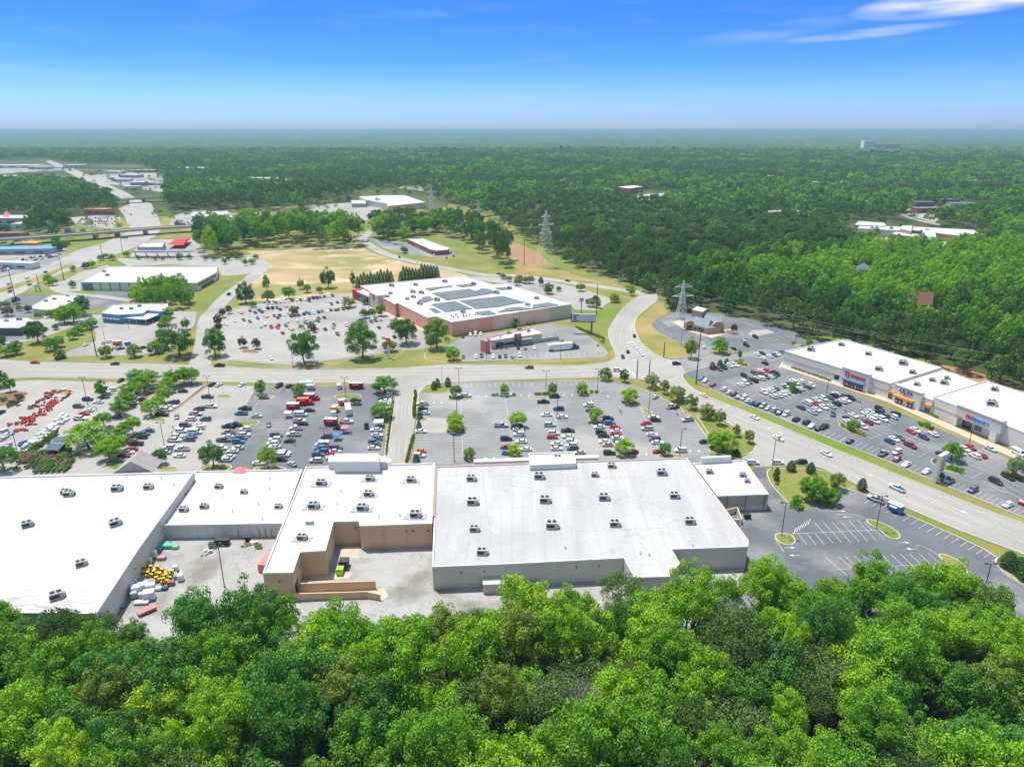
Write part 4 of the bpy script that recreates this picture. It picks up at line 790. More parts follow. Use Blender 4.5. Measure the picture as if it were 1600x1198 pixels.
for px, H_, wl_, rf_ in (([(1336,352),(1342,346),(1382,349),(1384,354)], 9, M['tanbrick'], M['roofgrey']), ([(1340,357),(1345,353),(1408,355),(1407,361)], 8, M['beigewall'], M['roof']), ([(1407,358),(1410,353),(1425,353.5),(1424,362)], 11, M['tanbrick'], M['roof']), ([(1425,360),(1428,355),(1520,360),(1530,365),(1500,369)], 8, M['tanbrick'], M['roof']), ([(1390,366),(1400,363),(1437,367),(1436,371)], 7, M['tanbrick'], M['roof'])):
    poly = [(p.x,p.y) for p in PP(px, H_)]; mb = MB(); mb.prism(poly, 0, H_, 0); mb.build('wall', wl_, rsc); mb = MB(); mb.prism(inset(ccw(poly), -.3), H_, H_+.5); mb.build('roof', rf_, rsc)
mb = MB(); p = P(1448,377); mb.box((p.x,p.y,3),(16,12,6)); mb.build('portico', M['white'], rsc); mb = MB(); hip(mb, [(1437,378),(1461,378),(1458,372),(1440,372)], 6, 10, .05); mb.build('portico_roof', M['palegreen'], rsc)
def house(name, label, px, H_, zr, wall, roof, k=.2):
    r = empty(name); tag(r, label, 'house'); w = MB(); w.prism([(p.x,p.y) for p in PP(px)], 0, H_); w.build('wall', wall, r)
    f_ = MB(); w2 = ccw(PP(px)); c = sum((Vector(p[:2]) for p in w2), Vector((0,0)))/4; ex = [Vector(p[:2]) + (Vector(p[:2])-c).normalized()*.6 for p in w2]
    if (ex[1]-ex[0]).length < (ex[2]-ex[1]).length: ex = ex[1:] + ex[:1]
    c0, c1 = (ex[0]+ex[3])/2, (ex[1]+ex[2])/2; r0, r1 = c0.lerp(c1,k), c1.lerp(c0,k)
    f_.add([(*p,H_) for p in ex] + [(*r0,zr),(*r1,zr)], [(0,1,5,4),(1,2,5),(2,3,4,5),(3,0,4)]); f_.build('roof', roof, r)
    for i in range(4):
        a, b = Vector(w2[i][:2]), Vector(w2[(i+1)%4][:2])
        for t in (.2,.5,.8): face('window', tuple(a), tuple(b), t-.05, t+.05, H_*.55, H_*.8, M['offwhite'], r, .05)
    return r
house('brick_house', 'two-storey brick house with slate roof in the right woods', [(1323,443),(1352,443),(1362,436),(1333,435)], 9, 14, M['redbrick'], M['navyroof'])
house('tan_house', 'brown-roofed gabled house half hidden by trees behind the right strip', [(1405,502),(1450,502),(1455,494),(1415,494)], 11, 18, M['tanbrick'], M['brown'], .05)
rnd_ = rnd(5)
far_blds = [ # u, v, width m, depth m, height, wall, roof, label
 (20,263,150,60,9,'offwhite','roof','long white shed beyond the left woods'),(60,265,60,40,8,'grey','roofgrey','grey shed right of the long white shed'),(112,262,60,50,8,'beigewall','roofgrey','beige building beside the far highway bend'),
 (122,247.5,60,30,8,'offwhite','roof','small white hall beyond the highway bend'),(75,242,70,60,6,'beigewall','roofgrey','pale distant yard left of the highway end'),
 (25,285,60,40,7,'grey','roofgrey','grey works building behind the left dark woods'),(8,280,40,40,7,'offwhite','roof','white works building at the left frame edge'),
 (175,272,50,30,7,'offwhite','roof','white shop right of the far bridge'),(200,278,50,30,7,'grey','roofgrey','grey shop among the distant car lots'),(188,284,40,25,6,'offwhite','roof','pale shop in the distant car lots'),
 (225,270,60,30,7,'redbrick','roofgrey','reddish shop beside the far cross road'),(290,268,150,60,9,'offwhite','roof','long white warehouse right of the distant lots'),(205,297,30,20,7,'offwhite','roofgrey','pale blue shop above the second bridge'),
 (215,291,30,20,8,'grey','roof','grey hall above the second bridge'),(240,290,60,30,6,'offwhite','roofgrey','low white shop row by the pine belt'),(330,291,120,20,6,'offwhite','roof','long low white shed behind the dark pines'),
 (415,284,70,30,8,'offwhite','roof','white-roofed shed above the twin poles'),(445,286,40,20,7,'offwhite','roof','short white shed right of the twin poles'),
 (630,246,40,20,9,'white','roof','tiny white house in the middle distance woods'),(665,242.5,60,30,9,'offwhite','roof','pale house group in the middle distance woods'),(780,242,130,30,9,'offwhite','roof','long white hall in the distant woods'),
 (860,234,160,50,10,'offwhite','roofgrey','pale school group far behind the brick office'),(888,228,140,50,14,'white','roof','bright white hall on the far slope'),(802,240,40,30,9,'white','roof','tiny white barn left of the far school group'),
 (1183,237,60,40,9,'white','roof','white hall in the right distance'),(1166,236,30,20,9,'beigewall','roof','small beige hall beside the distant white one'),
 (1216,236,90,40,14,'beigewall','roof','pale block in the right distance'),(1266,238,130,40,9,'offwhite','roof','low white complex right of the pale block'),(1310,241,80,30,8,'beigewall','roof','low beige sheds left of the hospital'),
 (1386,240,90,60,10,'offwhite','roof','low white annex below the hospital'),(1462,240,40,20,8,'white','roof','tiny white house right of the hospital'),(1475,236,40,30,9,'offwhite','roof','white shed near the distant road'),(1490,245,40,30,8,'beigewall','roof','beige shed near the distant road'),(1545,243,50,20,8,'offwhite','roofgrey','pale roofs at the far right edge'),
 (1275,290,20,20,7,'offwhite','roof','white house in a gap of the right woods'),(1278,296,24,12,6,'offwhite','roofgrey','pale garage in a gap of the right woods'),(1225,338,50,16,6,'offwhite','roof','white flat building above the bright canopy'),(1262,341,20,10,5,'offwhite','roof','short white building above the bright canopy'),
 (1445,323,30,14,7,'redbrick','navyroof','left grey-roofed apartment in the right woods'),(1475,319,50,16,7,'redbrick','navyroof','middle grey-roofed apartment in the right woods'),(1505,325,40,16,7,'beigewall','navyroof','right grey-roofed apartment in the right woods'),(1452,333,44,14,7,'redbrick','navyroof','near grey-roofed apartment by the school drive'),(1545,336,18,10,5,'redbrick','brown','brown-roofed house right of the apartments'),
 (900,305,26,12,6,'grey','roofgrey','grey roofed house above the corridor woods'),(18,352,60,30,9,'beigewall','offwhite','white hall with red corner at the left edge'),(45,358,45,20,6,'offwhite','roof','long pale shed left of the bright tree clump'),(15,372,30,14,5,'redbrick','brown','small brown building at the left edge by the overpass'),
 (152,335,36,14,7,'redtrim','orange','dark red and yellow shop by the car lot'),(107,364,9,7,5,'offwhite','roofgrey','tiny white hut above the overpass'),(32,398,60,22,5,'grey','steelblue','low grey and blue dealership left of the highway'),(48,391,14,10,7,'orange','orange','orange tower of the dealership'),(12,420,50,10,5,'offwhite','roofgrey','pale service bay at the left edge')]
HOUSES = []; k_ = 0
for (u0, u1, v0, v1, n_) in ((480,800,240,262,9),(800,1000,232,262,10),(1000,1300,233,285,12),(1300,1590,228,300,16),(300,560,238,262,6)):
    for _ in range(n_): HOUSES.append((rnd_.uniform(u0,u1), rnd_.uniform(v0,v1)))
HOUSES.sort()
for i, (u, v) in enumerate(HOUSES): far_blds.append((u, v, rnd_.uniform(14,40), rnd_.uniform(10,18), rnd_.uniform(9,13), rnd_.choice(['offwhite','beigewall','white','redbrick']), rnd_.choice(['roof','roofgrey','roof','navyroof']), f"small far roof, {ordinal(i+1)} from the left among those scattered in distant woods"))
for u, v, w_, d_, h_, wm, rm, lab in far_blds:
    p = P(u, v); r = empty('distant_building', p, rnd_.uniform(-.2,.2)); tag(r, lab, 'building', 'buildings in the distance')
    mb = MB(); mb.box((0,d_/2,h_/2), (w_,d_,h_)); mb.build('wall', M[wm], r); mb = MB(); mb.box((0,d_/2,h_+.3), (w_+.8,d_+.8,.6)); mb.build('roof', M[rm], r)
    mb = MB()
    for k in range(3): mb.box((w_*(k-1)*.28, -.1, h_*.45), (w_*.16,.2,h_*.3))
    mb.build('window_row', M['glassblue'], r)
rho = empty('hospital', P(1372,238)); tag(rho, 'orange-tan hospital block with white tower on the horizon', 'hospital')
for x, w_, h_, mt in ((-55,60,60,'white'),(45,150,44,'orange')):
    mb = MB(); mb.box((x,20,h_/2),(w_,40,h_)); mb.build('wall', nmat('hospital_wall',(0.62,0.40,0.24),(0.58,0.37,0.22),.05) if mt=='orange' else M['white'], rho)
    for k in range(4):
        mb = MB(); mb.box((x,-.3,h_*(k+.6)/4.4),(w_*.9,.4,h_*.08)); mb.build('window_row', M['grey'], rho)
house('pale_pavilion', 'red and white roofed pavilion at the left frame edge', [(5,351),(18,352),(20,345),(8,344)], 8, 14, M['white'], M['redtrim'])

# bridges over the highway
def bridge(label, pts, width, z, rail=1.1, piers=(), dk=1.4):
    r = empty('road_bridge'); tag(r, label, 'bridge')
    mb, L, R_ = strip(None, pts, width, None, z)
    w = smooth_line([P(u, v, z) for u, v in pts], 2); L = []; R_ = []
    for i, p in enumerate(w):
        d = (w[min(i+1,len(w)-1)] - w[max(i-1,0)]).normalized(); nrm = Vector((-d.y,d.x,0))*width/2; L.append(p+nrm); R_.append(p-nrm)
    k = len(w); mb = MB(); mb.add([(q.x,q.y,z) for q in R_]+[(q.x,q.y,z) for q in L]+[(q.x,q.y,z-dk) for q in R_]+[(q.x,q.y,z-dk) for q in L], [f for i in range(k-1) for f in ((i,i+1,k+i+1,k+i),(2*k+i+1,2*k+i,3*k+i,3*k+i+1),(i+1,i,2*k+i,2*k+i+1),(k+i,k+i+1,3*k+i+1,3*k+i))])
    mb.build('deck', M['concrete'], r)
    for S in (L, R_):
        mb = MB()
        for a, b in zip(S, S[1:]):
            d = b - a; mb.box(((a.x+b.x)/2,(a.y+b.y)/2,z+rail/2), (d.length+.05,.3,rail), math.atan2(d.y,d.x))
        mb.build('parapet', M['kerb'], r)
    for (u, v) in piers:
        p = P(u, v); mb = MB(); mb.box((p.x,p.y,(z-dk)/2),(1.2,width*.7,z-dk)); mb.build('pier', M['kerb'], r)
    return r
bridge('nearest road overpass crossing the highway at the left', [(-60,376),(0,374),(120,366),(180,361),(232,357),(300,353),(345,352)], 15, 7, piers=[(150,371.5),(184,369.5),(228,365.5)])
bridge('second road overpass crossing the highway', [(178,313),(200,311),(235,309),(270,308)], 14, 7, piers=[(200,316.5),(225,315.5)])
bridge('distant thin overpass at the far highway bend', [(60,262),(100,262.5),(150,262.5),(215,263)], 12, 7, piers=[(110,267)])
mb = MB(); 
for pts in ([(-200,392),(0,384),(120,374),(124,380),(60,392),(-200,410)],[(232,374),(262,364),(345,358),(345,368),(270,374)]):
    w = ccw(PP(pts)); mb.prism([(p.x,p.y) for p in w], 0, .3)
tag(mb.build('embankment', M['grass']), kind='structure')
mb = MB(); a = P(195,378); mb.box((a.x,a.y,5.0),(9,.4,2.6)); gs = tag(mb.build('highway_sign', pmat('sign_green',(0.02,0.30,0.16))), 'green highway sign hung under the nearest overpass', 'sign')
# ------------------------------------------------------------------ vehicles
def loft(mb, st, mi=0):
    """st: (x, halfwidth, zlow, zhigh) stations, chamfered box sections"""
    vs_ = []; n = 8
    for x, w, z0, z1 in st:
        c = min(.18, w*.22)
        vs_ += [(x,-w*.94,z0),(x,-w,z0+c),(x,-w,z1-c*1.1),(x,-w+c,z1),(x,w-c,z1),(x,w,z1-c*1.1),(x,w,z0+c),(x,w*.94,z0)]
    fs = [tuple(range(n)), tuple((len(st)-1)*n + k for k in reversed(range(n)))]
    for i in range(len(st)-1):
        for k in range(n):
            k2 = (k+1) % n; fs.append((i*n+k2, i*n+k, (i+1)*n+k, (i+1)*n+k2))
    mb.add(vs_, fs, mi)
def frustum(mb, xb0, xb1, wb, zb, xt0, xt1, wt, zt, mi=0):
    mb.add([(xb0,-wb,zb),(xb1,-wb,zb),(xb1,wb,zb),(xb0,wb,zb),(xt0,-wt,zt),(xt1,-wt,zt),(xt1,wt,zt),(xt0,wt,zt)], [(0,3,2,1),(4,5,6,7),(0,1,5,4),(1,2,6,5),(2,3,7,6),(3,0,4,7)], mi)
def wheel(mb, x, y, r=.34, w=.24, mi=0):
    s = 1 if y > 0 else -1; mb.tube([(x,y-w/2*s,r),(x,y+w/2*s,r)], r, 12, mi); mb.tube([(x,y+w/2*s,r),(x,y+(w/2+.02)*s,r)], r*.58, 8, mi+1)
def car_parts(kind):
    b, g = MB(), MB()
    if kind == 's':
        loft(b, [(-2.38,.70,.42,.82),(-2.28,.86,.30,1.0),(-1.3,.91,.22,1.02),(0,.92,.20,1.0),(1.1,.91,.22,.98),(1.95,.88,.25,.86),(2.28,.80,.32,.72),(2.36,.62,.40,.62)])
        frustum(g, -1.85, 1.0, .80, .96, -1.25, .30, .62, 1.40); frustum(b, -1.27, .34, .645, 1.385, -1.15, .22, .58, 1.45)
        for x in (-.35,): 
            for y in (-1,1): b.box((x, y*.715, 1.19), (.09,.13,.44), 0, 0)
        ax, tr, wr = 1.42, .80, .33
    elif kind == 'u':
        loft(b, [(-2.38,.80,.42,1.0),(-2.30,.92,.32,1.14),(-1.3,.96,.26,1.16),(0,.97,.25,1.14),(1.2,.95,.26,1.10),(2.0,.92,.30,1.02),(2.32,.84,.36,.86),(2.40,.70,.45,.75)])
        frustum(g, -2.25, 1.15, .86, 1.10, -2.0, .50, .72, 1.66); frustum(b, -2.06, .52, .745, 1.64, -1.95, .40, .68, 1.74)
        for x in (-1.25,-.2):
            for y in (-1,1): b.box((x, y*.80, 1.38), (.10,.14,.56), 0, 0)
        ax, tr, wr = 1.45, .84, .37
    elif kind == 'p':
        loft(b, [(-2.90,.86,.50,1.02),(-2.86,.98,.45,1.10),(-.75,.98,.40,1.10),(.8,.98,.40,1.14),(1.7,.97,.40,1.16),(2.6,.94,.42,1.08),(2.86,.86,.50,.95)])
        frustum(g, -.75, 1.45, .88, 1.12, -.62, .80, .74, 1.76); frustum(b, -.66, .82, .765, 1.74, -.60, .72, .70, 1.84)
        for y in (-1,1): b.box((.15, y*.82, 1.42), (.10,.14,.62), 0, 0)
        g.box((-1.80,0,1.108), (1.85,1.55,.02))
        for y in (-1,1): b.box((-1.80, y*.88, 1.15), (2.0,.12,.12))
        b.box((-2.82,0,1.15),(.10,1.7,.12)); ax, tr, wr = 1.80, .88, .40
    else:
        loft(b, [(-2.78,.90,.40,2.0),(-2.70,.98,.34,2.25),(.9,.98,.32,2.28),(1.45,.97,.32,2.05),(1.95,.96,.34,1.25),(2.65,.92,.38,1.05),(2.80,.80,.48,.90)])
        frustum(g, 1.38, 1.98, .80, 1.28, 1.0, 1.52, .74, 2.08)
        for x, l in ((.75,.9),(-.6,1.2),(-1.95,1.1)):
            for y in (-1,1): g.box((x, y*.982, 1.62), (l,.03,.5))
        g.box((-2.775,0,1.6),(.03,1.4,.5)); ax, tr, wr = 1.75, .86, .37
    return b, g, ax, tr, wr
CAR_MESH = {}
for k in 'supv':
    b, g, ax, tr, wr = car_parts(k); W_ = MB(); wheel(W_, 0, .1, wr)
    lo = MB(); lo.v, lo.f, lo.m = list(b.v), list(b.f), [0]*len(b.f)
    for x in (-ax, ax):
        for y in (-tr, tr):
            base = len(lo.v); t_ = MB(); wheel(t_, x, y, wr, mi=1); lo.add(t_.v, t_.f); lo.m[-len(t_.f):] = [1]*len(t_.f)
    h = {'s':(2.30,.62,.68),'u':(2.33,.68,.84),'p':(2.84,.72,.92),'v':(2.72,.72,.90)}[k]; tl = {'s':(-2.32,.66,.86),'u':(-2.34,.76,1.0),'p':(-2.89,.80,.92),'v':(-2.76,.82,1.1)}[k]
    l1 = MB().box((0,0,0),(.12,.34,.16)).mesh('headlight', M['lampwhite']); l2 = MB().box((0,0,0),(.10,.26,.26)).mesh('tail_light', M['lampred'])
    CAR_MESH[k] = dict(body=b.mesh('car_body', M['paint']), win=g.mesh('car_windows', M['glass']), wheel=W_.mesh('car_wheel', [M['tyre'], M['hub']]), body_lo=lo.mesh('car_body_far', [M['paint'], M['tyre']]), ax=ax, tr=tr, h=h, tl=tl, l1=l1, l2=l2, raw=(b, g, ax, tr, wr))
COL = {'w':((.78,.79,.80),'white'),'l':((.46,.48,.50),'silver'),'g':((.10,.115,.135),'dark grey'),'k':((.018,.02,.024),'black'),'b':((.05,.16,.34),'blue'),'n':((.02,.045,.13),'navy blue'),'r':((.50,.02,.035),'red'),'m':((.17,.015,.04),'maroon'),'o':((.70,.16,.03),'orange'),'t':((.40,.33,.26),'tan'),'e':((.30,.42,.33),'pale green')}
KIND = {'s':('sedan','car'),'u':('suv','car'),'p':('pickup truck','pickup truck'),'v':('van','van')}
CARS = []   # (loc, angle, kind, colour, label, group)
def ang(u, v, e):
    a, b = P(u-e[0]/2, v-e[1]/2), P(u+e[0]/2, v+e[1]/2); return math.atan2(b.y-a.y, b.x-a.x)
def cars(phrase, order, lst, e=(10,0), group='cars in the parking lots'):
    """lst: string of 'u,v,tok' with an optional e vector name"""
    out = []
    for t in lst.split():
        q = t.split(','); u, v = float(q[0]), float(q[1]); ev = e
        if len(q) > 3: ev = {'U':(0,6),'X':(13,6),'Y':(12,-6.5),'H':(12,0),'D':(10,8),'R':(12,5.5)}[q[3]]
        out.append((u, v, q[2], ev))
    out.sort(key=(lambda c: c[1]) if order[0] == 'v' else (lambda c: c[0]))
    r = rnd(hash(phrase) % 999 if False else len(phrase)*7+len(out))
    for i, (u, v, tk, ev) in enumerate(out):
        k, c = tk[0], tk[1]; a = ang(u, v, ev) + r.uniform(-.03,.03) + (math.pi if r.random() < .5 else 0)
        end = 'from the back' if order[0] == 'v' else 'from the left'
        nm = {'sedan':'sedan','suv':'SUV'}.get(KIND[k][0], KIND[k][0])
        CARS.append((P(u, v), a, k, c, f"{COL[c][1]} {nm}, {ordinal(i+1)} {end} {phrase}", group))
cars('beside the driveway hedge of the centre lot', 'v', '660,633,pw 661,640,sk 663,647,sw 658,676,sw 656,707,so 655,714,uw')
cars('between the first two tree columns, centre lot', 'v', '728,620,uw 790,619,pw 783,667,pl 791,688,uk 791,701,sm 793,710,sb')
cars('below the round yellow tree, centre lot', 'v', '808,667,sk 810,673,sw 811,681,uw 814,692,sw 821,704,sw')
cars("in the left column below the middle island", 'v', '849,630,pk 853,650,sw 859,666,ul 865,679,uw 863,685,sr 869,695.5,sw 870,703,sw')
cars("in the right column below the middle island", 'v', '866,621.5,uk 873,641,un 879,653,sw 887,675,pk 887,684,sw 893,692,uw 893,698,uw 895,703,ug 905,709,sl')
cars("in the left column at the round island", 'v', '920,635,uw 923,643,sk 936,669,sw 939,678,uk 943,683,sk 944,692,sw 949,697,st 952,710,uk')
cars("in the right column at the round island", 'v', '950,656,uk 953,663.5,ub 961,669.5,sr 962,675.5,sw 962.5,681,sr 965,686,sw 967,690,sb 971,693,sw 988,708,sm')
cars("in the double row nearest the curving road", 'v', '1022,654,sw 1024,658.5,uk 1009,663.5,sr 1011,672,ul 1019,681,sw 1022.7,688,ug 1027.6,693.5,sw 1029,708,sm 1063,706,uw')
cars('nosed to the kerb of the tree-lined verge', 'v', '1024,622,sl,Y 1048,637,pw,Y 1056,638,sk,Y 1074,658,pl 1101,692,sk', e=(14,-2))
# left lot
cars('along the road verge, left lot', 'u', '189,596,sk,Y 206,598,sk,Y 332,602.5,sk,Y 342,603,sw,Y 377.6,603,sw,Y 436,604.5,uk,Y 452.7,604.5,sk,Y 530,606,vw,U')
cars('beside the planted strip, light left lot', 'v', '285.8,613,sk 272.6,630.5,ug 267,637.5,sw 260.7,642,uw 253.8,650,pk 232.5,675,sb 226,680,sg 222,685,uk 212.5,695.5,pk 206,704,sr 201,708.5,sw 193.8,714,sm 189,722,sg')
cars('in the light left lot, left bay', 'v', '311.4,641,ug 306.4,649,pl 298,657,uw 290,666.5,ug 284.5,675.5,uw 277.6,684,uw 273,690,pw 265,701,uw 259,705.5,sg 257.6,709,sl 240,721.5,sm 240,728,uw 276.4,653,sg,U')
cars('in the light left lot, right bay', 'v', '324.6,622,pg 330,637,pw 321.4,657,ug 313.3,666,sw 311.4,670.5,uw 305,677.5,vw 299,684,sb 295.8,689,ug 284.5,704,pw 280.7,714,sw')
cars('in the pale bay beside the grass finger', 'v', '383,640.5,pk 377,648,pb 368,666,pk 357,668.5,pk 357,678,pt 356,684,sw 350,690,pg 347,702,sw 357.5,716,sw 353,720.5,sl')
cars('in the dark bay beside the grass finger', 'v', '413,623,sg 401.4,652,sl 383.8,673,uw 382.6,681.5,uw 377,686.7,ug 372.6,692.4,ub 371,701.8,sl 363.8,706.8,sw 420,665,sg,U')
cars("left of the line by the bright tree", 'v', '432,682.4,ug 430,689,uw 426.4,695.5,uw 429,700,sw 405,726,sw')
cars("right of the line by the bright tree", 'v', '484,643,sk 470,650,vw 468,660,pl 473,664,sk 462.7,671.5,pw 459,681,pw 452.7,691,sk 445,710,uw 443,713.5,uw 439,720,uk 456.4,727,sl,R')
cars('in the food truck bay', 'v', '555.8,627,sk 556.4,633,sg 541.4,661,pw 529.5,671,sk 572.7,667.5,pk,U 510.7,684,ug 503.8,697.4,vw 501.3,703,ub 503.8,707.4,ub 497,712.4,ug 493.8,722,ul 525.7,701.8,ug 524.5,707.4,sl 520,712,sr 519.5,717.4,sw')
cars('beside the driveway hedge, left lot', 'v', '606.5,618,uw,U 596.4,618,sr,U 599,624,sg 600.8,628.5,sw 600,632.5,sw 587.7,673.6,sw 589.6,681.7,sw 588.3,688,sg 585,693,ub 585.8,697,sg 584,702,sw')
cars('near the red goods, left lot', 'v', '155,611,sl,Y 175,611,uw 167,617,uw 163.5,622,sg 137.5,626,un 153.5,630,sw 123.5,637,ug 139,643,sw 132,648.4,sr 126,656,pw 37.4,694,sb,Y 2,646,sk,Y 209,631,sw 194,639,sw 184,651,sw 181,653,sg')
# right lot
X, Yv = (13,6.5), (12,-6.5)
cars('in the upper right lot by the steakhouse', 'u', '1099.5,544,sw,U 1145.6,546,sk 1166,541,uk 1180,528,uk 1161,533,sl 1183,555,sw 1191,553.5,sk 1192,561,sw 1202.7,558,sw 1210,556.6,sg 1214,555,sw 1223,552,sb 1195,569,sk', X)
cars('in the short row by the flower island', 'u', '1124,578.6,ug 1131,576,uk 1140,573,uw 1146,571.6,uw 1150,572,sw', X)
cars('in the first far double row, right lot', 'u', '1178.7,585,ug 1188.7,584.6,sr 1189,580.5,sw 1198.7,580.5,sr 1210,583.6,sk 1213,586,uk 1209,588.6,sg 1204,590,sw 1196.7,591,ug', X)
cars('in the first near double row, right lot', 'u', '1190,593,uw 1185,592.3,uw 1163,589,uk 1171.7,593,sg 1178.7,596.6,uk 1170,598.6,sg 1164,600,uw 1157,603,sw', X)
cars("in the double row around the tree island", 'u', '1193,614.6,uw 1201.7,612.6,sw 1206,610.6,sw 1212,609,sg 1209,621,uw 1217,619.6,sw 1223,617,sw 1229,615,sw 1227,604.6,sw 1232,602,sk 1239,598,sw 1243,600,uw 1251,598,uw 1267.6,604,uw 1261.6,606,sg 1250,609,sw 1246,612,sk', X)
cars("nosed to the right lot's roadside verge", 'u', '1096,593,sb 1101.5,596.3,sw 1113.6,603,sr 1133,610,uw 1140,614.3,sw 1146,617.3,sk 1153.6,622,sg 1161.7,623.5,uw 1169,627.5,sw 1175,630.5,sb 1183,633.5,sk 1192,636,ue 1200,639.5,sl 1210,642.5,ul 1217,647,sk 1228,649,uw 1244,657.4,uk 1260,662,uk 1268,667.5,sw 1279,671.5,sk 1287,669,pk 1328,691.5,sk 1379,710.5,pe 1401,708.5,uw 1401,719,sm 1415,728,sw 1447,738.5,sw 1483,753,sl 1519.5,767.4,ug 1574,791,sw 1599,786,sr', Yv)
cars('in the middle cluster, far side, right lot', 'u', '1251,638.6,sn 1261.6,632,vw 1272.6,632,sr 1276,626.4,sw 1286.7,625,uw 1296,623,sg 1303,620,uk 1306,617,sw 1320,621,sg 1329,624,uk', X)
cars('in the middle cluster, near side, right lot', 'u', '1269,646,sl 1275.6,641.6,sw 1287,638,sw 1299,637,sl 1307,632.6,uk 1316,629,uw 1322,627,sw 1301,649,ug,U', X)
cars("far side of the cluster before yellow awnings", 'u', '1323,655.6,sk 1324,660,sw 1333,651,sw 1346,654,sl 1352,648,sw 1359,645,sw 1364,649,sw 1374,641,uk 1374,646,uk', X)
cars("near side of the cluster before yellow awnings", 'u', '1348,668.6,uw 1356,661.6,sm 1362,656,sw 1367,660,uw 1379,657,uw 1382,651,ug 1395,653,uw 1399,648.6,uk', X)
cars('in the sparse bays before the pet store', 'u', '1390,691.7,sn 1397,688,sw 1405,685.6,sg 1421.7,698,pm 1423,676,sr 1430,674,sw 1443,685,sn 1458,680,sw 1470,712,sk 1499,708.6,sw 1507.6,703.6,sw 1516,701,sr 1523,714.8,uw 1533,713.6,sr 1547.6,703.6,sl 1590.8,710.4,vw 1555,754.5,uk 1574.5,747.5,uk', X)
# roads
cars('driving on the main east-west road', 'u', '55.5,568,sr 180,570,sk 343,573,pk 827,576,ug 965,580,uw', (10,0), 'cars driving on the roads')
cars('driving on the diagonal road', 'u', '1070,625,uw 1099,619,sw 1179,654,sw 1216,687,sw 1291,711,sw 1401,765,pw', (13,6), 'cars driving on the roads')
cars('waiting by the planted corner behind the stores', 'u', '1176,725,uw 1215,725,uw 1251,724.5,uk', (12,0), 'cars driving on the roads')
cars('queued on the road north of the junction', 'v', '991,526,sk 981,551,sk 973,559,sk', (3,8), 'cars driving on the roads')
cars('in the turning lane of the junction', 'v', '987,540,sw 991,543,sw 996,547,sw 1000,551,sw 1004,555,sw', (5,6), 'cars driving on the roads')
cars('on the side street at the junction', 'u', '1057,570,uk', (12,-1), 'cars driving on the roads')
cars('on the back road behind the brick store', 'u', '575,377,sk,D 624,403,uk,D 652,410,sw,R 779,429,sk 887,440,sk 982,454,sk', (11,2), 'cars driving on the roads')
cars('parked beyond the left planted strips', 'v', '358,461,uk,Y', (8,-6), 'cars driving on the roads')
cars('parked beside the white and blue trailer', 'u', '1368,783,pl', (14,5.5))
# brick store lot
def off(ox, oy, s, toks):
    return ' '.join(f"{ox+float(t.split(',')[0])/s:.1f},{oy+float(t.split(',')[1])/s+.5:.1f},{t.split(',')[2]}" for t in toks.split())
E6 = (5.5,5)
cars('in the back row against the meadow', 'u', off(340,455,9.98,'775,200,sw 845,195,sw 915,185,sg 980,180,sw 1040,165,uw 1105,160,sw 1165,155,sk 1230,145,sw 1295,145,sk 1360,135,sw 1430,120,sk 1490,115,uk 1550,110,sk')+' '+off(480,455,9.98,'95,110,uk 155,105,sk 205,100,sg 270,92,sk 330,85,uw 395,78,ug'), E6)
cars("in the brick store lot's far left rows", 'u', off(340,455,9.98,'505,310,sg 590,340,sk 650,305,ub 690,330,ub 725,295,sw 785,275,uk 855,270,uk 930,265,sg 975,290,ug 1245,265,sk 1425,155,pk 410,455,sg 505,480,sg 265,470,sw 135,520,sw 630,430,sg'), E6)
cars("in the brick store lot's middle left rows", 'u', off(340,455,9.98,'885,390,sg 935,420,sg 965,385,ub 1035,380,sw 1100,355,sw 1145,395,ug 675,560,sw 740,535,uw 840,570,ur 935,575,sr 955,537,sr 1070,545,sb 1095,485,sw 1245,475,sw 1275,380,sr 1345,365,ug 1370,500,sg 1380,440,uw 1385,335,sb 1430,350,sg 1495,345,uw 1500,470,uw 1015,660,sg'), E6)
cars("in the brick store lot's near rows", 'u', off(340,455,9.98,'835,1055,sw')+' '+off(480,455,9.98,'280,600,sm 155,580,sw 420,530,sg 405,575,sl 475,680,ug 615,535,uw 1120,575,sg 1185,730,sl 1265,550,sl 1330,580,ug 1360,720,sk'), E6)
cars("in the brick store lot's far right rows", 'u', off(480,455,9.98,'35,355,sg 100,345,sw 175,335,ub 235,320,sb 310,320,sw 370,300,sg 440,300,sg 480,290,sr 560,285,ug 625,275,sk 380,205,sg 470,180,sg 520,250,sw 575,245,uw 180,430,sg 265,415,sg 100,470,uw 175,475,sg 585,115,sg'), E6)
cars("in the brick store lot's right end rows", 'u', off(480,455,9.98,'830,465,sk 885,460,sg 1000,480,sg 1070,465,ub 1140,455,uw 1020,435,sw 1310,445,sw 930,350,sk 955,330,sw'), E6)
cars('around the burger restaurant', 'u', off(740,480,7.99,'30,625,sw 100,615,ug 245,625,sw 325,620,sg 400,615,sg 575,610,uw 555,515,sk 645,520,st 757,515,sw 20,350,sw 90,340,sw')+' 724,559,sg 723,527,uk 735,524,sw 743,523,uw', (1,6))
cars('in the blue restaurant lot', 'u', '134,540,sw,Y 164,536,sw 172,535,sw 181,545,sw 189,546,sg 222,545,sk 66,497,sw 76,497,sw', (10,-2))
cars('beside the long grey strip of offices', 'u', '653,394,sw,D 658,396,sw,D 663,398,sw,D 678,399,sw 684,397,sk 689,397,sk 694,396,sw 699,396,sw 705,396,sk 709,401,sk 698,404,sk', (2,5))
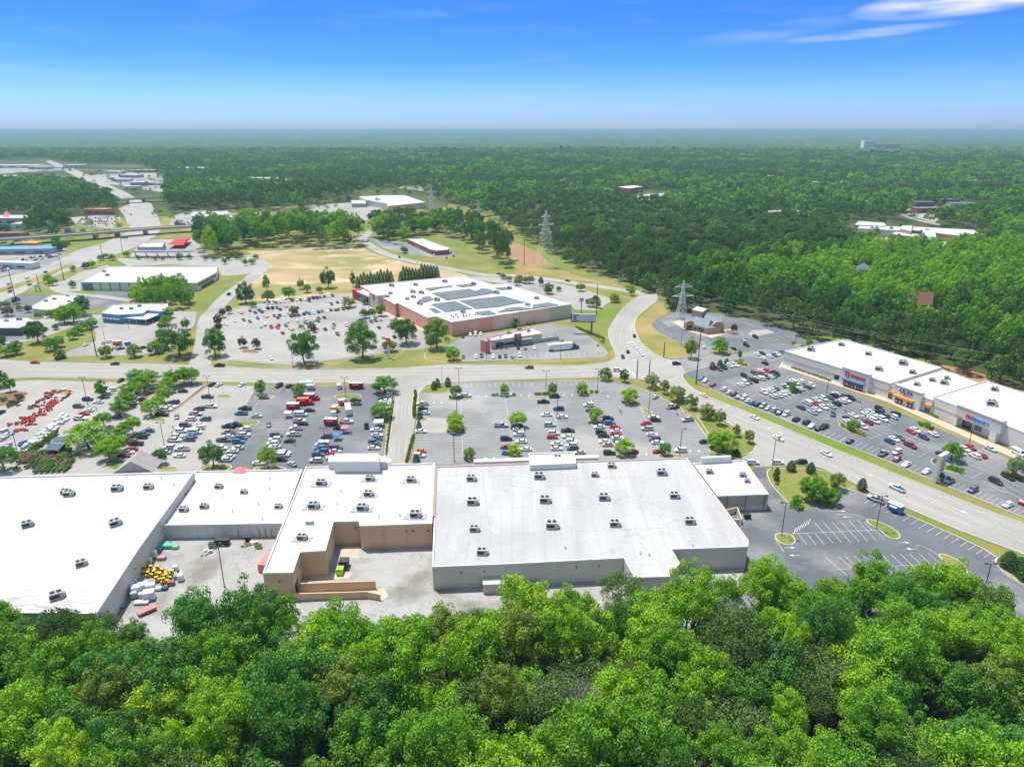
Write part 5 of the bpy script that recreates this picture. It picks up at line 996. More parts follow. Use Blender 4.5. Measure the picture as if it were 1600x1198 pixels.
def car_grid(phrase, corners, nr, nc, e, seed, p=.85):
    r = rnd(seed); a, b, c, d = corners; s = []
    for i in range(nr):
        for j in range(nc):
            if r.random() > p: continue
            t, w = (i+.5)/nr, (j+.5)/nc
            u = (a[0]*(1-w)+b[0]*w)*(1-t) + (d[0]*(1-w)+c[0]*w)*t; v = (a[1]*(1-w)+b[1]*w)*(1-t) + (d[1]*(1-w)+c[1]*w)*t
            s.append(f"{u:.1f},{v:.1f},{r.choice('ssup')}{r.choice('wwwlgkkbr')}")
    cars(phrase, 'u', ' '.join(s), e)
car_grid("in the lot by the dark left woods", [(128,341),(186,338),(178,356),(118,352)], 5, 17, (4,4), 3)
car_grid('in the dealership lot, left edge', [(-2,414),(42,404),(48,412),(2,428)], 3, 10, (5,-4), 4)
car_grid('in the dealership lot by the highway', [(45,402),(98,396),(90,402),(52,410)], 2, 10, (8,-3), 5)
car_grid('in the lots right of the far highway', [(150,272),(250,276),(245,296),(205,298)], 9, 20, (8,2), 6, .6)
car_grid('before the grey strip mall', [(275,350),(345,338),(350,345),(300,352)], 3, 12, (6,2), 7, .6)
car_grid('by the distant works buildings', [(0,270),(75,266),(80,272),(0,280)], 3, 14, (8,0), 8, .6)
car_grid('left of the far building row', [(0,380),(40,374),(44,379),(0,386)], 2, 8, (8,-1), 9, .5)
car_grid('driving on the highway', [(80,256),(90,255),(240,340),(200,340)], 12, 2, (4,6), 10, .5)
car_grid('driving on the wide lower highway', [(0,440),(160,392),(190,396),(0,466)], 4, 6, (10,-4), 11, .35)

CARS.sort(key=lambda c: (c[0]-Vector((0,0,CAMH))).length)
NCAR = 295; seen = {}
r_ = rnd(77)
for i, (loc, a, k, c, lab, grp) in enumerate(CARS[:NCAR]):
    K = CAR_MESH[k]; near = i < 200
    sc = 1.0 + r_.uniform(-.03,.04); base = COL[c][0]; col = tuple(min(.9, x*r_.uniform(.9,1.1)) for x in base) + (1,)
    o = empty('parked_car' if k in 'su' else ('pickup_truck' if k == 'p' else 'parked_van'), (loc.x, loc.y, .13), a); o.scale = (sc,)*3
    o['label'] = lab; o['category'] = KIND[k][1]; o['group'] = grp
    def child(nm, me, loc_=(0,0,0), rz=0, col_=None):
        q = bpy.data.objects.new(nm, me); q.location = loc_; q.rotation_euler = (0,0,rz)
        if col_: q.color = col_
        return link(q, o)
    child('body', K['body'] if near else K['body_lo'], col_=col); child('windows', K['win'])
    if near:
        for x in (-K['ax'], K['ax']):
            for s in (-1, 1): child('wheel', K['wheel'], (x, s*(K['tr']-.1+.0), 0), 0 if s > 0 else math.pi)
    if i < 110:
        for s in (-1, 1): child('headlight', K['l1'], (K['h'][0], s*K['h'][1], K['h'][2])); child('tail_light', K['l2'], (K['tl'][0], s*K['tl'][1], K['tl'][2]))
# the cars too small to tell apart, as one mass
pal = {c: pmat('far_paint_'+COL[c][1].replace(' ','_'), COL[c][0], .35, 0, .5) for c in COL}; keys = list(pal)
sm = MB()
for loc, a, k, c, lab, grp in CARS[NCAR:]:
    b, g, ax, tr, wr = CAR_MESH[k]['raw']; co, si = math.cos(a), math.sin(a)
    for src, mi in ((b, keys.index(c)), (g, len(keys))):
        sm.add([(loc.x + x*co - y*si, loc.y + x*si + y*co, z + .13) for x, y, z in src.v], src.f, mi)
if sm.v: tag(sm.build('distant_cars', [pal[c] for c in keys] + [M['glass']]), 'tiny cars in the far lots and on the highway', 'cars', kind='stuff')

# ---------------------------------------------------------------- trailers and food trucks
def boxy(name, label, cat, u, v, e, L, W, H, col, z0=.55, roof=None, window=None, cab=None, group=None, awn=None, mats=None):
    p = P(u, v); a = ang(u, v, e); r = empty(name, (p.x,p.y,.13), a); tag(r, label, cat, group)
    mb = MB(); loft(mb, [(-L/2,W/2*.97,z0,H),(-L/2+.1,W/2,z0-.05,H+.05),(L/2-.1,W/2,z0-.05,H+.05),(L/2,W/2*.97,z0,H)]); b = mb.build('body', M['anyc'], r); b.color = (*col,1)
    mb = MB(); mb.box((0,0,H+.08),(L*.97,W*.95,.08)); b = mb.build('roof', roof or M['white'], r)
    if window:
        mb = MB(); mb.box((0,-W/2-.01,H*.62),(L*.5,.06,H*.28)); mb.build('serving_hatch', M['glass'], r)
        mb = MB(); mb.box((0,-W/2-.5,H*.80),(L*.5,1.0,.06)); b = mb.build('hatch_awning', M['anyc'], r); b.color = (*(awn or col),1)
    if cab:
        mb = MB(); loft(mb, [(L/2+.05,W/2*.95,.5,H*.72),(L/2+1.0,W/2*.95,.5,H*.70),(L/2+1.7,W/2*.9,.5,H*.42),(L/2+2.3,W/2*.85,.5,H*.38)]); b = mb.build('cab', M['anyc'], r); b.color = (*cab,1)
        mb = MB(); frustum(mb, L/2+1.1,L/2+1.72,W/2*.8,H*.43,L/2+.9,L/2+1.12,W/2*.75,H*.68); mb.build('windscreen', M['glass'], r)
        xs = (-L/2*.6, L/2+1.4)
    else:
        mb = MB(); mb.box((L/2+.7,0,.45),(1.5,.12,.12)); mb.build('hitch', M['dgrey'], r); xs = (-.4,.4)
    for x in xs:
        for s in (-1,1): mb = MB(); wheel(mb, x, s*(W/2-.05), .38, .26); mb.build('wheel', [M['tyre'], M['hub']], r)
    mb = MB()
    for k in (-1,1): mb.box((L*.25*k,0,H+.22),(.7,.7,.25))
    mb.build('roof_vent', M['grey'], r)
    return r
boxy('food_trailer','red food trailer with white roof and orange banner in the left lot','food trailer',458.8,640,(10,0),5.6,2.4,3.0,(.45,.03,.02),window=1)
boxy('food_truck','bright red food truck with cab facing right','food truck',474,632,(10,0),5.4,2.4,3.0,(.60,.02,.02),roof=M['redtrim'],cab=(.6,.02,.02),window=1)
boxy('food_truck','red food truck with white roof behind the bright red one','food truck',484,625,(10,0),4.8,2.3,3.0,(.5,.03,.03),cab=(.5,.03,.03),window=1)
boxy('food_trailer','dark red food trailer with white roof left of the trailer-truck pair','food trailer',517.6,664,(10,0),5.4,2.4,2.9,(.45,.02,.03),window=1)
boxy('food_trailer','yellow food trailer near the grass finger','food trailer',523.8,643,(7,-5),3.6,2.3,2.6,(.72,.38,.05),window=1)
boxy('food_trailer','small pink trailer by the lamp post island','food trailer',535,632,(8,-2),3.4,2.2,2.4,(.55,.18,.18),window=1)
boxy('camper_bus','white camper with dark rear window among the food trucks','camper',544.5,645,(1.5,7),8.6,2.5,3.1,(.72,.72,.70))
boxy('food_trailer','black and red food trailer with poster panels at the road edge','food trailer',557,607,(10,0),6.4,2.4,2.9,(.10,.03,.03),window=1,awn=(.5,.05,.03))
boxy('food_trailer','grey box trailer below the light blue tents','trailer',486,609,(10,0),3.6,2.2,2.4,(.45,.46,.46))
boxy('food_trailer','orange food trailer in the blue restaurant lot','food trailer',184,540,(10,-1),4.6,2.3,2.8,(.60,.20,.05),window=1)
boxy('blue_trailer','small blue trailer right of the orange one','trailer',200,539.5,(10,-1),3.2,2.1,2.2,(.03,.20,.50))
boxy('food_trailer','white and blue food trailer parked at the lower right kerb','food trailer',1398,799,(14,6),4.6,2.3,2.7,(.04,.22,.55),window=1,awn=(.7,.72,.75))
p = P(875,547); rs2 = empty('semi_truck', (p.x,p.y,.13), ang(875,547,(22,-2))); tag(rs2, 'white semi trailer and tractor right of the burger restaurant', 'truck')
mb = MB(); loft(mb, [(-7.2,1.25,1.1,4.0),(-7.1,1.3,1.05,4.05),(7.0,1.3,1.05,4.05),(7.1,1.25,1.1,4.0)]); mb.build('trailer', M['white'], rs2)
mb = MB(); loft(mb, [(7.7,1.15,.7,3.4),(9.3,1.15,.7,3.2),(9.7,1.1,.7,2.0),(11.3,1.0,.7,1.7),(11.5,.9,.8,1.5)]); mb.build('cab', M['dgrey'], rs2)
mb = MB(); frustum(mb, 9.3,9.8,.95,2.0,9.0,9.35,.9,3.0); mb.build('windscreen', M['glass'], rs2)
for x in (-6,-4.8,7.3,8.5,10.8):
    for s in (-1,1): mb = MB(); wheel(mb, x, s*1.05, .5, .35); mb.build('wheel', [M['tyre'], M['hub']], rs2)
def canopy(label, u, v, col, L=3.2, H=2.4, peak=.7):
    p = P(u, v); r = empty('pop_up_tent', (p.x,p.y,.13), .1); tag(r, label, 'tent', 'pop-up tents in the left lot')
    mb = MB(); h = L/2; mb.add([(-h,-h,H),(h,-h,H),(h,h,H),(-h,h,H),(0,0,H+peak),(-h,-h,H-.3),(h,-h,H-.3),(h,h,H-.3),(-h,h,H-.3)], [(0,1,4),(1,2,4),(2,3,4),(3,0,4),(5,6,1,0),(6,7,2,1),(7,8,3,2),(8,5,0,3)]); b = mb.build('tent_roof', M['anyc'], r); b.color = (*col,1)
    for x in (-h+.1,h-.1):
        for y in (-h+.1,h-.1): mb = MB(); mb.box((x,y,H/2),(.07,.07,H)); mb.build('tent_pole', M['metal'], r)
    mb = MB(); mb.box((0,0,.75),(1.8,.8,.06)); mb.box((-.8,0,.36),(.06,.7,.72)); mb.box((.8,0,.36),(.06,.7,.72)); mb.build('table', M['offwhite'], r)
canopy('red pop-up tent beside the dark sedan in the food truck bay', 539.5, 676, (.62,.20,.14)); canopy('blue umbrella tent behind the store entrance block', 527, 687, (.05,.17,.50))
canopy('pale blue tent beside the driveway hedge', 592, 666, (.45,.58,.72), 4.2); canopy('left light blue tent at the road verge', 474, 604, (.30,.55,.70)); canopy('right light blue tent at the road verge', 484, 603, (.40,.66,.78)); canopy('grey tent left of the white van in the food truck bay', 450.6, 652, (.55,.55,.52))
canopy('tiny grey tent between the red and yellow trailers', 521.5, 651, (.5,.5,.48), 2.4)
# ------------------------------------------------------------------ rooftop units
def unit_meshes():
    out = {}
    b = MB(); b.box((0,0,.95),(2.9,1.9,1.6)); b.box((1.55,0,.75),(.6,1.5,1.0)); b.box((0,0,.12),(3.0,1.9,.24))
    f = MB(); ff = MB().tube([(0,0,1.72),(0,0,1.92)], .56, 14)
    f.box((-.3,-.97,.95),(1.9,.06,.8)); ff2 = MB().box((1.88,0,.75),(.06,1.2,.8))
    return b, f, ff, ff2
ub, uf, uff, ug = unit_meshes(); UG = ug.mesh('unit_end_grille', M['black']); UFF = uff.mesh('unit_fan', M['black']); UB = ub.mesh('unit_case', M['grey']); UBl = ub.mesh('unit_case_light', M['roofgrey']); UF = uf.mesh('unit_fans', M['black'])
pd_ = MB(); 
for x in (-1,1): pd_.box((x*2.6,0,.12),(1.1,3.2,.2))
for x in range(-2,3): pd_.box((x*1.0,-1.5,.13),(.7,.5,.2))
UP = pd_.mesh('unit_walkway', M['grey'])
fk_ = [True]
def unit(store, u, v, H, sc=1.0, rz=0.0, pad=False, light=True, i=0):
    p = P(u, v, H); r = empty('rooftop_unit', p, rz); r.scale = (sc,)*3
    tag(r, None, 'air unit', 'air units on the store roofs')
    for nm, me in (('casing', UBl if light else UB), ('intake_grille', UF), ('end_grille', UG), ('fan', UFF), ('fan', UFF)) + ((('walkway', UP),) if pad else ()): 
        q = link(bpy.data.objects.new(nm, me), r)
        if nm == 'fan': q.location = ((-.66 if fk_[0] else .66), 0, 0); fk_[0] = not fk_[0]
    return r
def units(store, H, lst, sc=1.0, rz=0.0, pad=False, light=True):
    lst = sorted(lst)
    for i, (u, v) in enumerate(lst):
        r = unit(store, u, v, H, sc*(.85+((i*37+int(u))%10)*.035), rz, pad, light); r['label'] = f"{'light' if light else 'dark'} grey air unit, {ordinal(i+1)} from the left on {store}"
ha_ = HA-.45
units('the far left store roof', ha_, [(103,771),(108,774),(183,766),(232,763)], .95, .1); units('the near left store roof', ha_, [(43,822),(127,883),(89,934)], 1.0, .6, light=False); unit('x', 180, 820, ha_, 1.05, .7)['label'] = 'light grey air unit alone at the right middle of the left store roof'
units('the low white store roof', HB-.45, [(342,762),(381,770),(287,798),(319,793),(435,793)], .75)
units('the tan store roof', HC-.45, [(502,757),(578,750),(642,752),(576,774),(490,793),(566,796),(649,807),(472,842)], .95, 0, True)
r = empty('roof_vent_box', P(484,818,HC-.45)); tag(r, 'blue-grey ridged vent box on the near wing of the tan roof', 'roof vent'); MB().box((0,0,.5),(2.4,1.3,1.0),taper=.85).build('casing', pmat('vent_blue',(0.32,0.42,0.48)), r); MB().box((0,0,1.04),(1.8,.9,.08)).build('lid', M['metal'], r)
units('the worn central roof, back row', HD-.45, [(736,750),(842,747),(929,744),(955,730),(1033,741),(871,718.5)], .95); units('the worn central roof, second row', HD-.45, [(738,787),(851,784),(943,780)], .98); units('the worn central roof, third row', HD-.45, [(741,829),(862,824),(960,821),(1053,777)], 1.0); units('the worn central roof, front row', HD-.45, [(753,865),(1077,817)], 1.0)
units('the small end store roof', HE-.45, [(1108,739),(1160,744),(1167,753)], .7)
units('the discount store roof', HF-.45, [(1266,548),(1314,540),(1356,554.5),(1372,578.5),(1410,569.5),(1425,583.5)], 1.15, -.35); units('the beauty store roof', 6.15, [(1432,602),(1456,595.5),(1474,600),(1479,592)], .95, -.35); units('the pet store roof', 7.45, [(1548,633),(1553,610)], 1.15, -.35)
units('the brick store roof', HG-.45, [(540+x/7.99, 421+y/7.99) for x, y in ((575,212),(875,200),(1238,160),(560,307),(840,290),(945,300),(845,352),(770,377),(1140,390),(925,437),(1465,537))]+[Z(615,152),Z(835,237),Z(1222,290),Z(960,195),Z(1135,352)], 1.0, -.5)
units('the burger restaurant roof', 4.8, [(795,521),(812,516),(826,518)], .8); units('the white hall roof', HW-.4, [(163,425),(168,431)], .9, 0); units('the blue restaurant roof', HBl-.4, [(190,483),(205,483),(218,479)], .8, light=False); units('the small white-roofed shop', 4.2, [(85,468),(72,471),(106,463)], .8); units('the charcoal restaurant roof', 4.6, [(10,502),(30,500)], .8)
# mushroom vents on the brick store
mb = MB(); mb.tube([(0,0,0),(0,0,.6),(0,0,.62),(0,0,.95)],[.3,.3,.65,.5],10); VM = mb.mesh('mushroom_vent', M['dgrey'])
for i, (x, y) in enumerate(sorted([(400,452),(445,447),(420,470),(465,470),(520,462),(545,460),(575,448),(630,447),(515,440),(655,446)])):
    q = link(bpy.data.objects.new('mushroom_vent', VM)); q.location = P(*Z(x,y), HG-.45); tag(q, f"dark mushroom vent, {ordinal(i+1)} from the left near the brick roof corner", 'roof vent', 'mushroom vents on the brick store')
for i, (u, v, H_) in enumerate([(533,768,HC),(527,788,HC),(592,808,HC),(625,806,HC),(657,796,HC),(1000,865,HD),(1014,867,HD),(883,856,HD),(1082,853,HD),(22+230,748,HA),(272,757,HA),(363,800,HB),(422,748,HB),(410,812,HB),(404,788,HB),(421,765,HB)]):
    q = link(bpy.data.objects.new('vent_pipe', MB().tube([(0,0,0),(0,0,.7),(0,0,.75),(0,0,.95)],[.16,.16,.3,.22],8).mesh('vent_pipe', M['metal']))); q.location = P(u,v,H_-.45); tag(q, f"small metal roof vent, {ordinal(i+1)} of those dotting the {'tan' if H_==HC else 'central' if H_==HD else 'left'} store roofs", 'roof vent', 'vent pipes on the roofs')

# ------------------------------------------------------------------ lamp posts, poles, pylons
def lamp_post(label, base, H, mat, heads=2, r0=.14, armL=1.0, rz=0.0, grp='parking lot lamp posts'):
    p = P(*base); o = empty('lamp_post', (p.x,p.y,.1), rz); tag(o, label, 'lamp post', grp)
    mb = MB(); mb.tube([(0,0,0),(0,0,.7)],[.30,.30],10); mb.build('base', M['kerb'], o)
    mb = MB(); mb.tube([(0,0,.6),(0,0,H)],[r0,r0*.75],8); mb.build('pole', mat, o)
    for k in range(heads):
        a = 2*math.pi*k/max(heads,1); mb = MB(); x, y = math.cos(a), math.sin(a); mb.box((x*armL*.5,y*armL*.5,H-.05),(armL,.09,.09),a); mb.build('arm', mat, o)
        mb = MB(); mb.box((x*armL*1.25,y*armL*1.25,H),(.85,.55,.22),a); mb.build('lamp_head', mat, o)
LP = [('dark lamp post on the grass finger among the food trucks',(540.7,625),11,2),('dark lamp post behind the three cone shrubs',(717.5,609.5),11,2),('dark lamp post at the store end of the food truck bay',(509,706),10,2),('dark lamp post in front of the empty centre lot stalls',(710,722),11.5,2),
 ('dark lamp post beside the large round yellow tree bed',(714,656),11,2),('dark lamp post on the middle hedge island',(853,614),11,2),('dark lamp post at the right end of the third hedge island',(933.5,611),11,2),('dark lamp post between the stall columns of the middle lot',(870.5,654),10,2),
 ('dark lamp post on the triangular grass island',(1013.5,646),11.5,2),('dark lamp post at the lower right of the centre lot',(1062,712.5),11.4,1),('dark lamp post near the red goods in the left lot',(137,632),13,2),('dark lamp post by the white pickup, light left lot',(329,630),13,2),
 ('pale-headed lamp post between the planted strip and SUVs',(257.5,701),11,2),('lamp post beside the bag pallets in the garden yard',(31,721),12,2),('four-headed lamp post alone in the rear yard',(351,917),13,4),('dark lamp post on the rounded island, lower right lot',(1221,837),11.5,2),
 ('dark lamp post on the long curved island, lower right lot',(1369,826),11.5,2),('two-headed lamp post against the wood, lower right lot',(1537,925),9,2),('lamp post behind the small end store by the verge',(1206,733),12,1),('thin lamp post in the cluster before the discount store',(1291,618),8,1),('thin lamp post before the pet store',(1514,694),8,1),
 ('dark lamp post at the kerb before the burger restaurant',(876,562.5),11,2),('dark lamp post left of the burger restaurant',(760,563),11,2),('dark lamp post at the brick wall above the burger restaurant',(812,511),10,1),('lamp post in the blue restaurant lot',(164,533),9,1),('lamp post on the porch side of the blue restaurant',(201,513),9,1),
 ('dark lamp post at the brick store verge beside a round tree',(458,575),12,1),('dark lamp post near the steakhouse parking arc',(1064,541),9,1),('lamp post at the top of the far right parking area',(1243,536),8,1),('lamp post in the distant big store lot',(553,343),14,2)]
for lab, b, H_, h_ in LP: lamp_post(lab, b, H_, M['bronze'], h_)
for lab, b, H_ in [('white street light at the brick store verge',(665,551),12.5),('white street light left of the centre driveway',(691,606),11),('white street light at the left road junction',(271,562),12),('white street light beside the blue restaurant drive',(310,513),13),('white street light in the middle of the brick store lot',(401,482),10),('white street light at the back row of the brick store lot',(494,466),9),('white street light before the brick store entrance',(577,495),9),('white street light near the round trees, brick store lot',(618,508),9),('street light at the left lot edge of the main road',(304,600),10),('thin street light on the left block corner',(59,521),9),('white street light on the back road bend',(760,433),12),('white street light behind the round trees of the back lot',(849,440),11),('street light at the junction kerb of the wood',(972,452),11),('second street light at the junction kerb of the wood',(991,451),10),('thin street light above the verge trees',(1107,588),10)]:
    lamp_post(lab, b, H_, M['metal'], 1, .13, 1.8, rnd(int(b[0])).uniform(0,6.2), 'street lights along the roads')
def wood_pole(label, base, H, arms=0):
    p = P(*base); o = empty('utility_pole', (p.x,p.y,0)); tag(o, label, 'utility pole', 'utility poles')
    mb = MB(); mb.tube([(0,0,0),(0,0,H)],[.32,.2],8); mb.build('pole', M['woodpole'], o)
    for k in range(arms): mb = MB(); mb.box((0,0,H-1-k*1.6),(3.2,.2,.25)); mb.build('crossarm', M['woodpole'], o)
    return Vector((p.x,p.y,H-.6))
W1_ = wood_pole('tallest dark wooden pole at the entrance to the right lot',(1087.5,600),26)
for lab, b, H_, ar in [('dark wooden pole right of the brick store',(932,492),21,0),('dark pole on the left of the junction median',(995,592),10.5,0),('dark pole on the right of the junction median',(1014,589),9,0),('thin dark pole on the dry grass triangle',(1037,559),9,0),('dark wooden pole in the power line clearing',(819,415),24,1),('wooden pole by the highway ramp, left',(23,463),20,0),('wooden pole above the two-leg sign',(62,452),12,0),('wooden pole beside the highway merge',(100,437),19,0),('wooden pole left of the forecourt canopy',(161,406),15,0),('wooden pole at the overpass foot',(192,395),14,0),('tall pale pole left of the pair above the woods',(425,322),34,0),('tall pale pole right of the pair above the woods',(443,326),38,0),('wooden pole beside the round sign by the wood',(151,556),16,0)]: wood_pole(lab, b, H_, ar)
def pylon(label, base, H, bw, arms, rz=0.3):
    p = P(*base); o = empty('transmission_tower', (p.x,p.y,0), rz); tag(o, label, 'power tower', 'lattice power towers')
    def w(t): return bw/2*((1-t)**1.3*.92+.09) if t < 1 else .3
    mb = MB(); lv = [0,.16,.30,.42,.52,.60,.68,.76,.84,.92,1.0]; t_ = .13
    C4 = ((-1,-1),(1,-1),(1,1),(-1,1))
    for a, b in zip(lv, lv[1:]):
        for k in range(4):
            c0, c1 = C4[k], C4[(k+1)%4]; wa, wb = w(a), w(b)
            mb.tube([(c0[0]*wa,c0[1]*wa,a*H),(c0[0]*wb,c0[1]*wb,b*H)], t_, 4); mb.tube([(c0[0]*wa,c0[1]*wa,a*H),(c1[0]*wb,c1[1]*wb,b*H)], t_*.55, 4); mb.tube([(c1[0]*wa,c1[1]*wa,a*H),(c0[0]*wb,c0[1]*wb,b*H)], t_*.55, 4); mb.tube([(c0[0]*wb,c0[1]*wb,b*H),(c1[0]*wb,c1[1]*wb,b*H)], t_*.55, 4)
    mb.build('lattice_mast', M['metal'], o); tips = []
    for z, L in arms:
        mb = MB()
        for s in (-1,1):
            wz = w(z/H); mb.tube([(s*wz,-wz,z),(s*L,0,z)], .13, 4); mb.tube([(s*wz,wz,z),(s*L,0,z)], .13, 4); mb.tube([(0,0,z+2.2),(s*L,0,z)], .13, 4); mb.tube([(s*L,0,z),(s*L,0,z-1.8)], .14, 4)
            tips.append(Vector((p.x,p.y,0)) + Matrix.Rotation(rz,3,'Z') @ Vector((s*L,0,z-1.8)))
        mb.build('crossarm', M['metal'], o)
    return tips
T1 = pylon('lattice power tower behind the steakhouse',(1064,497),25,6.5,[(21,6),(15,7.5)],.15); T2 = pylon('tall lattice power tower in the clearing at the wood edge',(852,417),50,17,[(45,5),(38,8),(31,6.5)],.5); T3 = pylon('lattice power tower above the pine row',(748,372),42,10,[(38,4),(32,6),(26,5)],.5); T4 = pylon('most distant lattice power tower above the trees',(675,340),46,9,[(42,5),(35,7),(28,6)],.5)
def wires(name, label, pairs, sag, r=.045):
    mb = MB()
    for a, b in pairs: mb.tube([a.lerp(b, t/10) - Vector((0,0,sag*4*(t/10)*(1-t/10))) for t in range(11)], r*.35, 3)
    tag(mb.build(name, M['metal']), label, 'power line')
wires('power_line','thin power lines between the tall clearing tower and the tower above the pines', list(zip(T2,T3)), 6, .07); wires('power_line','thin power lines between the two far lattice towers', list(zip(T3,T4)), 6, .07); wires('power_line','thin power lines from the clearing tower to the steakhouse tower', list(zip(T1,T2[2:])), 6, .06)
T0 = [P(1420,590,18)+Vector((k*2,0,0)) for k in range(4)]; T0 = [Vector((230,330,16)), Vector((236,326,16)), Vector((232,330,11)), Vector((238,326,11))]
wires('power_line','thin power lines from the steakhouse tower over the right lot', list(zip(T1,T0)), 3, .04)
wires('power_line','thin wires from the tallest wooden pole towards the steakhouse tower', [(W1_, T1[0]), (W1_-Vector((0,0,2)), T1[1])], 3, .035)
# signs --------------------------------------------------------------------
p = P(919,521); r = empty('billboard',(p.x,p.y,0),-.05); tag(r,'large billboard on one dark post beside the verge hedge','billboard')
mb = MB(); mb.tube([(2,0,0),(2,0,8)],.55,10); mb.build('post', M['brown'], r)
mb = MB(); mb.box((-3,0,10),(14.5,.7,4.6)); mb.build('panel', M['offwhite'], r); mb = MB(); mb.box((-3,.1,7.4),(15,1.6,.25)); mb.build('catwalk', M['dgrey'], r)
mb = MB(); mb.box((-1,-.40,10),(10,.06,4.3)); mb.build('poster', M['whitewall'], r); mb = MB(); mb.box((-7.7,-.40,10),(3.4,.06,4.3)); mb.build('poster', M['purple'], r); mb = MB(); mb.box((-6.6,-.44,9.6),(1.6,.05,3.0)); mb.build('poster_figure', M['pink'], r); mb = MB(); mb.box((-10.4,.5,10),(.8,1.6,4.6)); mb.build('frame_side', M['black'], r)
p0, p1 = P(1462,752), P(1478,747); p = p0; r = empty('pylon_sign',(p0.x+.9,p0.y+.5,0), .62); tag(r,'tall cream pylon sign with orange panels at the roadside verge','sign')
mb = MB(); mb.box((-1.9,0,5),(1.7,1.1,10.0)); mb.build('column', M['cream'], r); mb = MB(); mb.box((.7,0,6.6),(3.9,.8,6.3)); mb.build('panel_board', M['offwhite'], r); mb = MB(); mb.box((.3,0,10.2),(6.2,1.3,.8)); mb.build('cap', M['cream'], r)
for z, h_, mt in ((8.9,.7,'cream'),(7.4,1.2,'redtrim'),(6.0,1.3,'orange'),(4.5,1.2,'whitewall')):
    mb = MB(); mb.box((.7,-.45,z),(3.2,.1,h_)); mb.build('sign_panel', M[mt], r)
for x in (0,1.4): mb = MB(); mb.box((x,0,1.8),(.25,.4,3.6)); mb.build('panel_leg', M['offwhite'], r)
for txt, z, s in (('TJ·maxx',7.4,.8),('ULTA',8.9,.55),('PETSMART',4.5,.6)):
    cu = bpy.data.curves.new('lettering','FONT'); cu.body = txt; cu.size = s; cu.extrude = .03; cu.align_x='CENTER'; cu.align_y='CENTER'; q = bpy.data.objects.new('lettering', cu); q.data.materials.append(M['white'] if s == .8 else M['dgrey']); link(q, r); q.location = (.7,-.53,z); q.rotation_euler = (math.pi/2,0,0)
p = P(608,560); r = empty('store_sign',(p.x,p.y,0),-.4); tag(r,'tall red sign with a ring emblem on a white post in the verge','sign')
mb = MB(); mb.box((0,0,4),(.8,.8,8)); mb.build('post', M['white'], r); mb = MB(); mb.box((0,0,9.6),(2.2,.7,4.0)); mb.build('red_panel', M['red'], r); disc('ring_emblem',(-1.1,-.36),(1.1,-.36),.5,9.9,.75,M['white'],r,.02,.45,th=.05); disc('dot_emblem',(-1.1,-.36),(1.1,-.36),.5,9.9,.22,M['white'],r,.02,th=.05)
for ob in r.children:
    pass
p = P(908,490); r = empty('red_sign',(p.x,p.y,0),.2); tag(r,'red and white sign box on a dark post at the road bend','sign'); MB().box((0,0,4.5),(.4,.4,9)).build('post',M['woodpole'],r); MB().box((0,0,9.5),(2.8,.6,2.6)).build('sign_box',M['redtrim'],r); MB().box((0,-.32,9.0),(2.4,.05,.8)).build('sign_panel',M['white'],r)
p = P(1029,469); 
p = P(1028,468); r = empty('red_sign',(p.x,p.y,0),.2); tag(r,'small red and white sign beside the wood at the top of the bend','sign'); MB().box((0,0,2.5),(.3,.3,5)).build('post',M['woodpole'],r); MB().box((0,0,6),(3.4,.6,2.6)).build('sign_box',M['redtrim'],r); MB().box((0,-.32,5.6),(3.0,.05,.8)).build('sign_panel',M['white'],r)
p = P(60,456); r = empty('blank_sign',(p.x,p.y,0)); tag(r,'pale blank sign on two legs by the highway ramp','sign'); MB().box((0,0,4.2),(5,.4,2.6)).build('panel',M['offwhite'],r); 
for s in (-1,1): MB().box((s*1.6,0,1.5),(.4,.4,3)).build('leg',M['dgrey'],r)
p = P(861,548); 
p = P(782,542); r = empty('menu_sign',(p.x,p.y,0)); tag(r,'thin white and blue pole sign before the burger restaurant','sign'); MB().tube([(0,0,0),(0,0,5)],.15,8).build('post',M['dgrey'],r); MB().box((0,0,6.4),(1.2,.3,2.6)).build('sign_box',M['white'],r)

